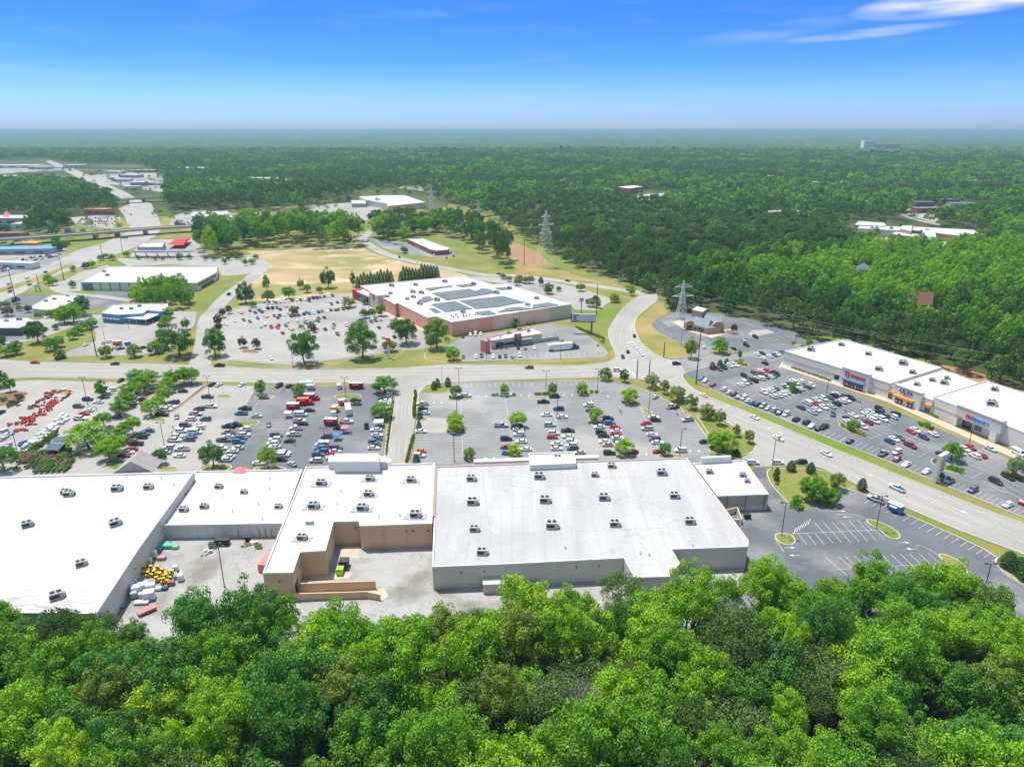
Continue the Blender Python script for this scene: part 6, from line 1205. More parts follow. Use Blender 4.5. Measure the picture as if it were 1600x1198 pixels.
# ------------------------------------------------------------------ rear yard
def pile(name, label, cat, u, v, size, col, rz=0, group=None, lid=None, top=None):
    p = P(u, v); r = empty(name, (p.x,p.y,.12), rz); tag(r, label, cat, group); L, W, H = size
    mb = MB(); mb.box((0,0,.08),(L,W,.14)); mb.build('pallet', M['bark'], r)
    mb = MB(); loft(mb, [(-L/2,W/2*.9,.16,H*.94),(-L/2+.12,W/2,.16,H),(L/2-.12,W/2,.16,H),(L/2,W/2*.9,.16,H*.94)]); b = mb.build('goods', M['anyc'], r); b.color = (*col,1)
    if lid: mb = MB(); mb.box((0,0,H+.06),(L*.8,W*.8,.12)); b = mb.build('top_sheet', M['anyc'], r); b.color = (*lid,1)
    return r
YG = 'wrapped goods in the rear yard'
for i, (u, v, s, c, rz, lab) in enumerate([(252,852,(5.6,1.6,1.0),(.10,.38,.30),.05,'long low green wrapped stack nearest the pale wall'),(262,856,(6.0,1.6,1.2),(.12,.42,.33),.05,'longest green wrapped stack in the rear yard'),(246,861,(2.4,1.5,1.3),(.10,.34,.28),.1,'short green wrapped stack below the long ones'),(275,857,(1.6,1.4,1.1),(.30,.55,.48),0,'pale green bundle at the end of the long stack'),
  (234,869,(1.3,1.3,2.2),(.03,.03,.035),.2,'black wrapped tower against the store wall'),(242,871,(1.4,1.3,2.3),(.62,.66,.70),.1,'white wrapped tower beside the black one'),(253,874,(2.2,1.5,1.0),(.42,.28,.20),.1,'brown cardboard pallet beside the white tower'),(233,880,(1.8,1.4,1.6),(.62,.62,.60),.2,'small white wrapped stack above the yellow machines'),
  (207,911,(2.2,1.6,1.5),(.66,.68,.72),.5,'upper left white wrapped stack near the store wall'),(201,922,(2.6,2.0,2.2),(.62,.65,.70),.4,'tall white wrapped stack against the store wall'),(214,927,(2.6,2.0,2.4),(.66,.69,.74),.4,'white wrapped stack in the middle of the lower group'),(224,921,(2.6,2.0,2.0),(.70,.72,.74),.4,'white wrapped stack right of the middle one'),(236,921,(2.4,1.8,1.9),(.62,.66,.70),.4,'upper right white wrapped stack of the lower group'),
  (234,936,(2.8,2.2,2.6),(.68,.70,.74),.3,'largest white wrapped stack nearest the trees'),(222,934,(1.4,1.2,1.6),(.62,.60,.54),.4,'small cream stack between two white ones'),(210,934,(1.7,1.3,1.8),(.36,.42,.50),.4,'blue-grey bundle with dark frame in the lower group'),(222,943,(3.6,1.6,.8),(.55,.58,.62),.1,'low silver heap in front of the largest stack'),
  (283,907,(1.5,1.4,2.0),(.70,.73,.78),.2,'lone white wrapped stack right of the yellow machines'),(276,904,(1.4,1.4,1.2),(.14,.30,.50),.2,'blue wrapped bundle beside the lone white stack'),(275,892,(1.3,1.2,1.7),(.66,.66,.62),.1,'white tower above the blue bundle'),(248,922,(1.8,1.3,.9),(.40,.52,.60),.1,'pale blue heap right of the lower group'),(256,921,(2.2,1.5,.8),(.06,.065,.07),.1,'black flat stack at the right end of the lower group'),
  (191,937,(1.5,1.3,1.6),(.30,.44,.54),.5,'blue-grey stack against the wall by the bollards'),(186,941,(1.4,1.3,1.8),(.16,.07,.04),.4,'rust brown stack beside the loading doors'),(189,950,(2.0,1.2,.6),(.10,.26,.52),.4,'low blue heap on the ground by the loading doors'),(268,914,(1.8,1.2,1.3),(.30,.13,.08),.2,'reddish brown crate below the yellow machines')]):
    pile('pallet_stack', lab, 'pallet', u, v, s, c, rz, YG)
def machine(label, u, v, rz, i):
    p = P(u, v); r = empty('yellow_machine', (p.x,p.y,.12), rz); tag(r, label, 'machine', 'yellow machines in the rear yard')
    mb = MB(); loft(mb, [(-1.0,.36,.45,.85),(-.4,.42,.4,1.0),(.5,.42,.4,.9),(1.1,.32,.45,.7)]); mb.build('hull', M['yellow'], r)
    mb = MB(); mb.box((-.2,0,1.75),(.9,.75,.08)); mb.build('roof_panel', M['yellow'], r)
    mb = MB()
    for x in (-.7,.4):
        for y in (-.4,.4): mb.box((x,y,1.4),(.07,.07,.7))
    mb.box((-.4,0,1.15),(.5,.5,.3)); mb.build('seat_frame', M['black'], r)
    for x in (-.8,.8):
        for s in (-1,1): mb = MB(); wheel(mb, x, s*.55, .38, .26); mb.build('wheel', [M['tyre'], M['yellow']], r)
for i, (u, v, rz) in enumerate([(214,893,.3),(221,896,.1),(226,886,.6),(229,893,.2),(238,892,-.2),(234,901,.4),(243,899,.9),(249,892,.1),(252,903,.5),(247,909,.8),(256,897,-.3),(262,905,.2),(271,899,.1),(258,911,.6)]):
    machine(f"yellow machine, {ordinal(i+1)} counting rightwards through the jumble by the store wall", u, v, rz, i)
def dumpster(label, u, v, L, W, H, col, rz=0, lidc=(.05,.05,.055)):
    p = P(u, v); r = empty('dumpster', (p.x,p.y,.12), rz); tag(r, label, 'dumpster'); mb = MB()
    mb.add([(-L/2+.2,-W/2+.1,.1),(L/2-.2,-W/2+.1,.1),(L/2-.2,W/2-.1,.1),(-L/2+.2,W/2-.1,.1),(-L/2,-W/2,H),(L/2,-W/2,H),(L/2,W/2,H),(-L/2,W/2,H)], [(0,3,2,1),(0,1,5,4),(1,2,6,5),(2,3,7,6),(3,0,4,7)]); b = mb.build('bin', M['anyc'], r); b.color = (*col,1)
    mb = MB(); mb.box((0,W*.1,H+.02),(L,W*.8,.1)); b = mb.build('lid', M['anyc'], r); b.color = (*lidc,1)
    mb = MB(); 
    for x in (-.3,0,.3): mb.box((L*x,-W/2+.02,H*.5),(.1,.12,H*.8))
    b = mb.build('rib', M['anyc'], r); b.color = (*col,1)
dumpster('lime green open dumpster in the tan loading court', 531.5,896,1.9,2.6,1.6,(.40,.78,.03),0,(.30,.62,.05)); dumpster('dark grey compactor box touching the lime dumpster', 538,886,2.6,3.2,2.2,(.05,.055,.065)); dumpster('lime green skip beside the black box under the pale wall',333,854,2.4,1.6,1.2,(.30,.60,.05),.1); dumpster('wide black compactor under the lamp heads',348,851,4.2,2.2,1.7,(.03,.03,.032)); dumpster('black bin against the pale wall near the tan store',388,846,1.7,1.2,1.5,(.03,.03,.035)); dumpster('small lime skip left of the red container',404,856,2.0,1.4,1.0,(.30,.62,.05)); dumpster('small green bin near the metal shed',836,919,1.8,1.2,1.3,(.16,.30,.22),0,(.40,.55,.45)); dumpster('black dumpster beside the beige enclosure',1167,810,2.2,1.4,1.4,(.03,.04,.035)); dumpster('small dark bin in front of the tan wing',434,952,1.4,1.1,1.3,(.03,.05,.035))
p = P(417,885); r = empty('red_container',(p.x,p.y,.12),1.48); tag(r,'faded red shipping container tucked behind the tan wing','container'); MB().box((0,0,1.3),(6.1,2.3,2.5)).build('box',M['redtrim'],r); 
mb = MB(); [mb.box((x*.5-2.75,-1.18,1.3),(.12,.06,2.2)) for x in range(12)]; mb.build('side_rib', M['redtrim'], r)
p = P(230,957); r = empty('flat_trailer',(p.x,p.y,.12),.8); tag(r,'red flat trailer half hidden by the trees at the yard edge','trailer'); MB().box((0,0,.8),(4.5,1.8,.5)).build('bed',M['redtrim'],r); 
for s in (-1,1): mb = MB(); wheel(mb, 0, s*.95, .38,.25); mb.build('wheel',[M['tyre'],M['hub']],r)
for i,(u,v) in enumerate([(190,921),(209,899),(176,946),(184,957),(199,934),(685,919),(715,921),(736,921),(750,919),(616,849),(620,849),(634,848),(656,847),(661,847)]):
    p = P(u,v); q = MB().tube([(0,0,0),(0,0,1.3),(0,0,1.38)],[.14,.14,.06],8).build('bollard', M['yellow'] if u < 640 and i < 5 else M['markyellow']); q.location = (p.x,p.y,.1); tag(q, f"yellow bollard, {ordinal(i+1)} in order along the rear store walls", 'bollard', 'bollards along the rear walls')
for i,(u,v) in enumerate([(331,857),(327,862),(322,866),(386,851),(395,850),(378,852),(440,942)]):
    p = P(u,v); r_ = rnd(i); mb = MB(); 
    for k in range(5): mb.box((r_.uniform(-1,1),r_.uniform(-.8,.8),.15+.1*k),(r_.uniform(.5,1.4),r_.uniform(.3,.9),.16),r_.uniform(0,3))
    q = mb.build('debris_heap', [M['brown'],M['offwhite'],M['dirt']][i%3]); q.location=(p.x,p.y,.12); tag(q, f"scattered boards and debris, heap {['by the lime skip','left of the lime skip','furthest left under the pale wall','below the black bin','right of the black bin','left of the black bin','at the tan wing corner'][i]}", 'debris', 'debris heaps in the rear yard')

# ------------------------------------------------------------------ garden goods yard at the left
def tractor_mesh():
    b = MB(); loft(b, [(-.9,.35,.35,.62),(-.2,.45,.3,.6),(.3,.3,.35,.85),(.9,.26,.4,.75)]); b2 = MB(); b2.box((-.35,0,.78),(.4,.42,.34)); w = MB()
    for x, r_ in ((-.6,.3),(.7,.22)):
        for s in (-1,1): wheel(w, x, s*.42, r_, .18)
    n0 = len(b.f); b.add(b2.v, b2.f, 1); k = len(w.m); b.add(w.v, w.f, 1); return b.mesh('lawn_tractor', [M['anyc'], M['black']])
tb_ = tractor_mesh(); r_ = rnd(9); spots = []
for (a, b, n, w_) in [((12,664),(56,663),14,3.2),((50,658),(88,626),26,4.0),((44,638),(66,634),12,3.2),((56,630),(84,617),16,3.4),((97,624),(106,620),4,1.2),((22,675),(42,672),10,2.2),((74,640),(84,634),7,1.2),((30,655),(48,652),7,2),((70,616),(92,614),7,1.2),((106,617),(110,616),3,.6)]:
    for i in range(n):
        t = (i+.5)/n; spots.append((a[0]+(b[0]-a[0])*t + r_.uniform(-1,1)*w_, a[1]+(b[1]-a[1])*t + r_.uniform(-.7,.7)*w_))
tri = [(24,664),(46,646),(84,612),(112,612),(88,636),(54,666)]
while len(spots) < 150:
    u, v = r_.uniform(20,112), r_.uniform(610,668); c_ = False; j_ = 5
    for i_ in range(6):
        (xi, yi), (xj, yj) = tri[i_], tri[j_]
        if (yi > v) != (yj > v) and u < (xj-xi)*(v-yi)/(yj-yi)+xi: c_ = not c_
        j_ = i_
    if c_: spots.append((u, v))
spots.sort()
for i, (u, v) in enumerate(spots):
    p = P(u, v); o = link(bpy.data.objects.new('lawn_tractor', tb_)); o.location = (p.x,p.y,.12); o.rotation_euler = (0,0,r_.choice([.9,.9,.2,2.2])+r_.uniform(-.4,.4)); o.scale = (r_.uniform(.7,1.0),)*3; tag(o, f"small red lawn machine, {ordinal(i+1)} from the left in the garden yard", 'lawn machine', 'red lawn machines')
    c = (.62,.03,.03,1) if not (38 < u < 66 and 630 < v < 640) else (.75,.14,.03,1); o.color = c if r_.random() < .85 else (.06,.06,.065,1)
def bags(): 
    b = MB(); rr = rnd(4)
    for l in range(4):
        for x in range(3):
            for y in range(2): b.box(((x-1)*.42+rr.uniform(-.03,.03),(y-.5)*.58,.22+l*.2),(.40,.55,.17),rr.uniform(-.05,.05),0,.93)
    return b.mesh('bag_stack', M['anyc']), MB().box((0,0,.07),(1.3,1.2,.13)).mesh('pallet_base', M['bark'])
bg_, pl_ = bags(); spots = []
for (a, b, n, rows, cols) in [((108,648),(76,675),8,3,[(.74,.75,.76),(.62,.66,.72),(.8,.8,.8)]),((74,678),(30,712),12,3,[(.72,.74,.74),(.50,.62,.66),(.30,.45,.36),(.74,.74,.72)]),((-4,690),(18,678),5,2,[(.45,.50,.55),(.30,.34,.38)]),((-8,712),(14,695),6,2,[(.72,.66,.68),(.55,.42,.52)]),((22,712),(32,716),3,1,[(.74,.52,.14)]),((36,706),(50,711),3,1,[(.76,.74,.66)]),((80,612),(110,610),5,1,[(.30,.42,.38),(.70,.72,.72),(.05,.05,.05)]),((2,676),(14,672),3,1,[(.55,.58,.60)])]:
    A_, B_ = P(*a), P(*b); d = (B_-A_).normalized(); nr = Vector((-d.y,d.x,0))
    for i in range(n):
        for j in range(rows):
            q = A_.lerp(B_, (i+.5)/n) + nr*((j-(rows-1)/2)*1.9+r_.uniform(-.3,.3)) + d*r_.uniform(-.6,.6)
            if r_.random() < .12: continue
            spots.append((q.x, q.y, r_.choice(cols), math.atan2(d.y,d.x)+r_.uniform(-.12,.12), r_.uniform(.6,1.5)))
spots.sort()
for i, (x, y, c, a, s) in enumerate(spots):
    o = empty('bag_pallet', (x,y,.12), a); o.scale = (1.25,1.25,s); tag(o, f"pallet of {'white' if min(c)>.6 else 'yellow' if c[0]>.7 and c[2]<.2 else 'coloured'} bagged goods, {ordinal(i+1)} from the left in the garden yard", 'pallet', 'bag pallets in the garden yard')
    q = link(bpy.data.objects.new('bags', bg_), o); q.color = (*c,1); link(bpy.data.objects.new('pallet', pl_), o)
for i, (u, v) in enumerate(sorted([(60+a*9-b*13, 736-a*.5-b*7.5) for a in range(9) for b in range(4) if 18 < 60+a*9-b*13 < 112 and not (66 < 60+a*9-b*13 < 116 and 688 < 736-a*.5-b*7.5 < 714)])):
    p = P(u, v); o = empty('plant_table', (p.x,p.y,.12), ang(u, v, (10,-8))); tag(o, f"bench of potted plants, {ordinal(i+1)} from the left in the garden yard", 'plant table', 'plant benches in the garden yard')
    MB().box((0,0,.7),(5.2,1.5,.1)).build('bench_top', M['bark'] if i % 3 else M['grey'], o); mb = MB(); [mb.box((x*2.3,y*.6,.33),(.1,.1,.66)) for x in (-1,1) for y in (-1,1)]; mb.build('bench_legs', M['grey'], o)
    mb = MB(); rq = rnd(i)
    for a in range(9):
        for b in range(3): mb.tube([(a*.56-2.25,(b-1)*.45,.75),(a*.56-2.25,(b-1)*.45,.95+rq.random()*.25),(a*.56-2.25,(b-1)*.45,1.25+rq.random()*.3)],[.12,.27,.08],6)
    q = mb.build('pots', M['anyc'], o); q.color = rq.choice([(.10,.20,.03,1),(.07,.15,.03,1),(.16,.24,.05,1),(.30,.20,.08,1),(.12,.22,.04,1),(.35,.10,.14,1)])
w = ccw(PP([(71,711.5),(90,690),(113,691),(93,712)])); r = empty('shade_net'); tag(r,'dark rectangular shade cloth on a frame in the garden yard','shade net')
mb = MB(); mb.prism([(p.x,p.y) for p in w], 2.2, 2.32); mb.build('cloth', pmat('shade_cloth',(.075,.095,.11),.6), r)
for p in w: MB().box((p.x,p.y,1.1),(.12,.12,2.2)).build('post', M['metal'], r)
a, b = (w[0]+w[1])/2, (w[2]+w[3])/2; mb = MB(); d = b-a; mb.box(((a.x+b.x)/2,(a.y+b.y)/2,2.37),(d.length,.18,.08),math.atan2(d.y,d.x)); mb.build('ridge_pole', M['offwhite'], r)
# people, one skinned figure each ------------------------------------------
def person_mesh(seed, shirt, legs, stride=.18, skin=(.45,.27,.18)):
    r = rnd(seed); mb = MB(); st = stride*r.uniform(.5,1.3)
    mb.tube([(0,0,.86),(0,0,1.0),(0,0,1.25),(0,0,1.42),(0,0,1.47)],[.15,.15,.17,.19,.09],10,0)
    for s in (-1,1): mb.tube([(s*.18,0,1.42),(s*.23,st*s*.5,1.15),(s*.22,st*s*.9+.05,.88)],[.065,.05,.04],8,0); mb.tube([(s*.22,st*s*.9+.05,.88),(s*.22,st*s*.95+.07,.78)],[.04,.03],6,2); mb.tube([(s*.09,0,.92),(s*.10,-st*s*.6,.5),(s*.10,-st*s,.07)],[.10,.075,.05],8,1); mb.box((s*.10,-st*s+.06,.05),(.10,.26,.09),0,3)
    mb.tube([(0,0,1.45),(0,0,1.54)],[.06,.06],8,2); mb.tube([(0,0,1.52),(0,.01,1.58),(0,.01,1.66),(0,0,1.74),(0,0,1.77)],[.06,.095,.105,.08,.02],10,2); mb.tube([(0,-.03,1.64),(0,-.03,1.72),(0,-.01,1.79)],[.108,.105,.04],10,4)
    me = mb.mesh('person', [pmat(f'shirt{seed}', shirt), pmat(f'trousers{seed}', legs), pmat(f'skin{seed}', skin), M['black'], M['brown']], True); return me
PEOPLE = [(968.5,645.5,(.03,.03,.035),(.05,.05,.06),'person in dark clothes, left of a pair near the kerb'),(971.3,647,(.04,.04,.045),(.03,.03,.04),'person in dark clothes, right of a pair near the kerb'),(1058,650,(.03,.03,.03),(.04,.04,.05),'person in black standing alone by the triangular verge tip'),
 (1338.5,628,(.05,.05,.06),(.06,.06,.08),'person in dark clothes walking at the cluster end'),(1341,629,(.7,.7,.68),(.1,.1,.14),'person in a white shirt walking between two others'),(1344,630,(.06,.05,.05),(.05,.05,.05),'person in dark clothes, rightmost of three walking'),
 (1320.7,645.5,(.06,.06,.07),(.08,.08,.1),'person in dark clothes crossing the aisle, left one'),(1327.8,647.5,(.05,.05,.06),(.05,.05,.07),'person in dark clothes crossing the aisle, right one'),(549.5,680,(.03,.03,.03),(.03,.03,.035),'person in black standing by the red tent'),
 (270.5,671,(.10,.12,.16),(.08,.08,.1),'person between parked cars in the left lot, upper one'),(269.5,679.5,(.35,.3,.28),(.1,.1,.12),'person between parked cars in the left lot, lower one'),(527.5,652,(.04,.04,.04),(.05,.05,.05),'person in black beside the tiny grey tent'),
 (461,697,(.6,.6,.58),(.2,.2,.22),'person in white beside the bright tree bay'),(151,642,(.2,.2,.22),(.1,.1,.12),'person with a cart behind the white sedan')]
for i, (u, v, s, l, lab) in enumerate(PEOPLE):
    o = bpy.data.objects.new('person', person_mesh(i, s, l)); link(o); p = P(u, v); o.location = (p.x,p.y,.12); o.rotation_euler = (0,0,i*1.3); tag(o, lab, 'person')
# cart corrals of the brick store lot
for i,(u,v) in enumerate([(378,491),(417.5,497),(448,481),(457,517),(494,501)]):
    p = P(u,v); o = empty('cart_corral',(p.x,p.y,.12),.9); tag(o, f"small red cart corral, {ordinal(i+1)} from the left in the brick store lot", 'cart corral', 'cart corrals')
    for s in (-1,1):
        mb = MB(); mb.tube([(-2.2,s*.8,.1),(-2.2,s*.8,1.0),(2.2,s*.8,1.0),(2.2,s*.8,.1)],.05,5); mb.build('rail', M['redtrim'], o)
    MB().box((-2.3,0,1.6),(.1,1.2,.8)).build('sign_plate', M['red'], o); MB().box((0,0,.6),(2.6,.7,.7)).build('cart_row', M['redtrim'], o)
from mathutils import noise as mnoise
# ------------------------------------------------------------------ trees
def leafmat(name, c1, c2, trans=.25):
    m = bpy.data.materials.new(name); m.use_nodes = True; n = m.node_tree.nodes; l = m.node_tree.links; n.clear()
    out = n.new("ShaderNodeOutputMaterial"); d = n.new("ShaderNodeBsdfDiffuse"); t = n.new("ShaderNodeBsdfTranslucent"); mix = n.new("ShaderNodeMixShader"); mix.inputs[0].default_value = trans
    oi = n.new("ShaderNodeObjectInfo"); at = n.new("ShaderNodeAttribute"); at.attribute_name = "tone"
    mx = n.new("ShaderNodeMix"); mx.data_type = 'RGBA'; mx.inputs[6].default_value = (*c1,1); mx.inputs[7].default_value = (*c2,1)
    a1 = n.new("ShaderNodeMath"); a1.operation = 'MULTIPLY_ADD'; a1.inputs[1].default_value = .55; l.new(oi.outputs["Random"], a1.inputs[0])
    a2 = n.new("ShaderNodeMath"); a2.operation = 'MULTIPLY'; a2.inputs[1].default_value = .45; l.new(at.outputs["Fac"], a2.inputs[0]); l.new(a2.outputs[0], a1.inputs[2]); l.new(a1.outputs[0], mx.inputs[0])
    gl = n.new("ShaderNodeBsdfGlossy"); gl.inputs["Roughness"].default_value = .55; gl.inputs[0].default_value = (.8,.85,.7,1); m2 = n.new("ShaderNodeMixShader"); m2.inputs[0].default_value = .035
    tc = n.new("ShaderNodeVectorMath"); tc.operation = 'MULTIPLY'; tc.inputs[1].default_value = (1.25,1.2,.5); l.new(mx.outputs[2], tc.inputs[0])
    l.new(mx.outputs[2], d.inputs[0]); l.new(tc.outputs[0], t.inputs[0]); l.new(d.outputs[0], mix.inputs[1]); l.new(t.outputs[0], mix.inputs[2]); l.new(mix.outputs[0], m2.inputs[1]); l.new(gl.outputs[0], m2.inputs[2]); l.new(m2.outputs[0], out.inputs[0]); return m
L = {'bright': leafmat('bright_leaf', (.16,.37,.006), (.29,.50,.012)), 'mid': leafmat('mid_leaf', (.095,.27,.010), (.19,.39,.016)), 'dark': leafmat('dark_leaf', (.05,.17,.018), (.10,.26,.022)), 'olive': leafmat('olive_leaf', (.16,.25,.03), (.25,.34,.045)),
     'lime': leafmat('yellow_leaf', (.24,.45,.008), (.38,.55,.014)), 'pine': leafmat('pine_leaf', (.065,.14,.030), (.12,.21,.042), .2), 'blue': leafmat('bluegreen_leaf', (.055,.22,.026), (.12,.32,.036)), 'plum': leafmat('plum_leaf', (.09,.06,.035), (.14,.085,.04)), 'sage': leafmat('sage_leaf', (.20,.30,.16), (.30,.40,.22)), 'cone': leafmat('cone_leaf', (.02,.085,.016), (.04,.13,.02)), 'hedge': leafmat('hedge_leaf', (.10,.17,.02), (.22,.27,.03)), 'flower': leafmat('flower_leaf', (.30,.34,.01), (.48,.46,.02))}
WORD = {'bright':'bright green','mid':'mid green','dark':'dark green','olive':'olive green','lime':'yellow-green','pine':'dark pine','blue':'blue-green','plum':'reddish brown','sage':'pale sage','cone':'deep green','hedge':'green','flower':'yellow'}

def crown_mesh(name, seed, kind, nblob, per, leaf):
    """crown in unit size (radius 1, height ~1.3, base at z 0): leaf clumps spread over many branch blobs"""
    g = np.random.default_rng(seed); B = []; lob = [(g.uniform(-.42,.42), g.uniform(-.42,.42), g.uniform(-.16,.20), g.uniform(.5,.68)) for _ in range(6)] + [(0,0,0,.72)]
    for i in range(nblob):
        while True:
            d = g.normal(size=3); d /= np.linalg.norm(d)
            if (kind == 'round' and d[2] > -.45) or (kind == 'full' and d[2] > -.8): break
            if kind == 'pine' and d[2] > -.2: break
            if kind in ('cone','column','flat'): break
        if kind == 'round':
            lx, ly, lz_, lr = lob[i % 7]; rr = lr*(g.uniform(.75,1.05) if i > nblob*.2 else g.uniform(.2,.6)); c = np.array([lx+d[0]*rr, ly+d[1]*rr, .60+lz_ + d[2]*rr*.86]); s = g.uniform(.11,.21) if nblob > 90 else g.uniform(.17,.29)
        elif kind == 'full':
            rr = g.uniform(.62,.86) if i > nblob*.22 else g.uniform(.1,.5); c = np.array([d[0]*rr, d[1]*rr, .62 + d[2]*rr*.78 + g.uniform(-.05,.05)]); s = g.uniform(.13,.24)
        elif kind == 'pine':
            rr = g.uniform(.35,.85); c = np.array([d[0]*rr, d[1]*rr, .55 + d[2]*rr*.75]); s = g.uniform(.14,.26)
        elif kind == 'cone':
            h = (i+.5)/nblob; a = i*2.4; rr = (1-h**1.8)**.6*.72*g.uniform(.85,1)*(.75+.25*min(1,h*5)); c = np.array([math.cos(a)*rr, math.sin(a)*rr, h*1.95+.16]); s = .32*(1-h*.4)
        elif kind == 'column':
            h = g.uniform(0,1); a = g.uniform(0,6.28); rr = (math.sin(min(1,h*1.15+.12)*math.pi))**.6*.62*g.uniform(.6,1); c = np.array([math.cos(a)*rr, math.sin(a)*rr, h*1.9+.1]); s = g.uniform(.2,.32)
        else:
            a = g.uniform(0,6.28); rr = g.uniform(.1,.82); c = np.array([math.cos(a)*rr, math.sin(a)*rr, .3+g.uniform(-.08,.16)]); s = g.uniform(.2,.32)
        B.append((c, s, g.uniform(0,1)))
    V = []; T = []
    for c, s, tone in B:
        k = int(per*(s/.27)**2); dd = g.normal(size=(k,3)); dd /= np.linalg.norm(dd, axis=1)[:,None]
        dd[:,2] = np.where(dd[:,2] < -.35, -dd[:,2], dd[:,2])
        rad = s*g.uniform(.62,1.12,size=(k,1)); pos = c + dd*rad*np.array([1,1,.85])
        if kind == 'pine': nrm = dd*.5 + g.normal(size=(k,3))*.75
        else: nrm = dd*.95 + g.normal(size=(k,3))*.5 + np.array([0,0,.30])
        nrm /= np.linalg.norm(nrm, axis=1)[:,None]; t1 = np.cross(nrm, g.normal(size=(k,3))); t1 /= np.linalg.norm(t1, axis=1)[:,None]; t2 = np.cross(nrm, t1)
        sz = leaf*g.uniform(.55,1.3,size=(k,1)); as_ = g.uniform(.45,.8,size=(k,1))
        q = np.stack([pos - t1*sz, pos - t2*sz*as_ + nrm*sz*.22, pos + t1*sz, pos + t2*sz*as_ + nrm*sz*.22], axis=1); V.append(q.reshape(-1,3)); T.append(np.clip(tone + g.normal(size=k)*.15, 0, 1))
    V = np.concatenate(V); T = np.concatenate(T); nq = len(V)//4; me = bpy.data.meshes.new(name)
    me.vertices.add(len(V)); me.vertices.foreach_set("co", V.astype(np.float32).ravel()); me.loops.add(nq*4); me.loops.foreach_set("vertex_index", np.arange(nq*4, dtype=np.int32)); me.polygons.add(nq)
    me.polygons.foreach_set("loop_start", np.arange(0, nq*4, 4, dtype=np.int32)); me.polygons.foreach_set("loop_total", np.full(nq, 4, dtype=np.int32)); me.update()
    at = me.attributes.new("tone", 'FLOAT', 'FACE'); at.data.foreach_set("value", T.astype(np.float32)); me.materials.append(L['mid']); me.validate(); return me
CR = {'full': [crown_mesh('full_crown', 20+i, 'full', 80, 260, .034) for i in range(5)], 'hi': [crown_mesh('leafy_crown', 10+i, 'round', 120, 330, .027) for i in range(7)], 'hipine': [crown_mesh('needle_crown', 30+i, 'pine', 64, 260, .027) for i in range(2)],
      'md': [crown_mesh('leafy_crown', 50+i, 'full', 52, 150, .045) for i in range(4)], 'mdpine': [crown_mesh('needle_crown', 60+i, 'pine', 38, 130, .048) for i in range(3)],
      'cone': [crown_mesh('cone_crown', 70, 'cone', 46, 110, .05)], 'column': [crown_mesh('column_crown', 75+i, 'column', 26, 90, .055) for i in range(2)], 'flat': [crown_mesh('shrub_crown', 78+i, 'flat', 12, 90, .07) for i in range(2)]}
def trunk_mesh(seed, h=1.0, limbs=5):
    """unit trunk: 1 tall to the crown's middle, limbs spreading inside"""
    r = rnd(seed); mb = MB(); x, y = r.uniform(-.04,.04), r.uniform(-.04,.04); mb.tube([(0,0,-.02),(x,y,.45),(x*1.5,y,1.0)],[.032,.024,.012],7)
    for i in range(limbs):
        a = i*6.28/limbs + r.uniform(-.4,.4); z0 = r.uniform(.45,.8); L_ = r.uniform(.2,.34); mb.tube([(x,y,z0),(x+math.cos(a)*L_*.5,y+math.sin(a)*L_*.5,z0+.14),(x+math.cos(a)*L_,y+math.sin(a)*L_,z0+.3)],[.014,.010,.005],5)
    return mb.mesh('trunk', M['bark'])
TR = [trunk_mesh(i) for i in range(4)]
TREES = []  # x, y, R, H, crown set, leaf, group-phrase, name, cat, zb, forced
def near_tree(u, v, R_, H_, lf, phrase, kind='round', z=.1, name='street_tree', cat='tree', label=None):
    p = P(u, v); TREES.append(dict(x=p.x, y=p.y, R=R_, H=H_, kind=kind, leaf=lf, phrase=phrase, z=z, label=label, name=name, own=True))

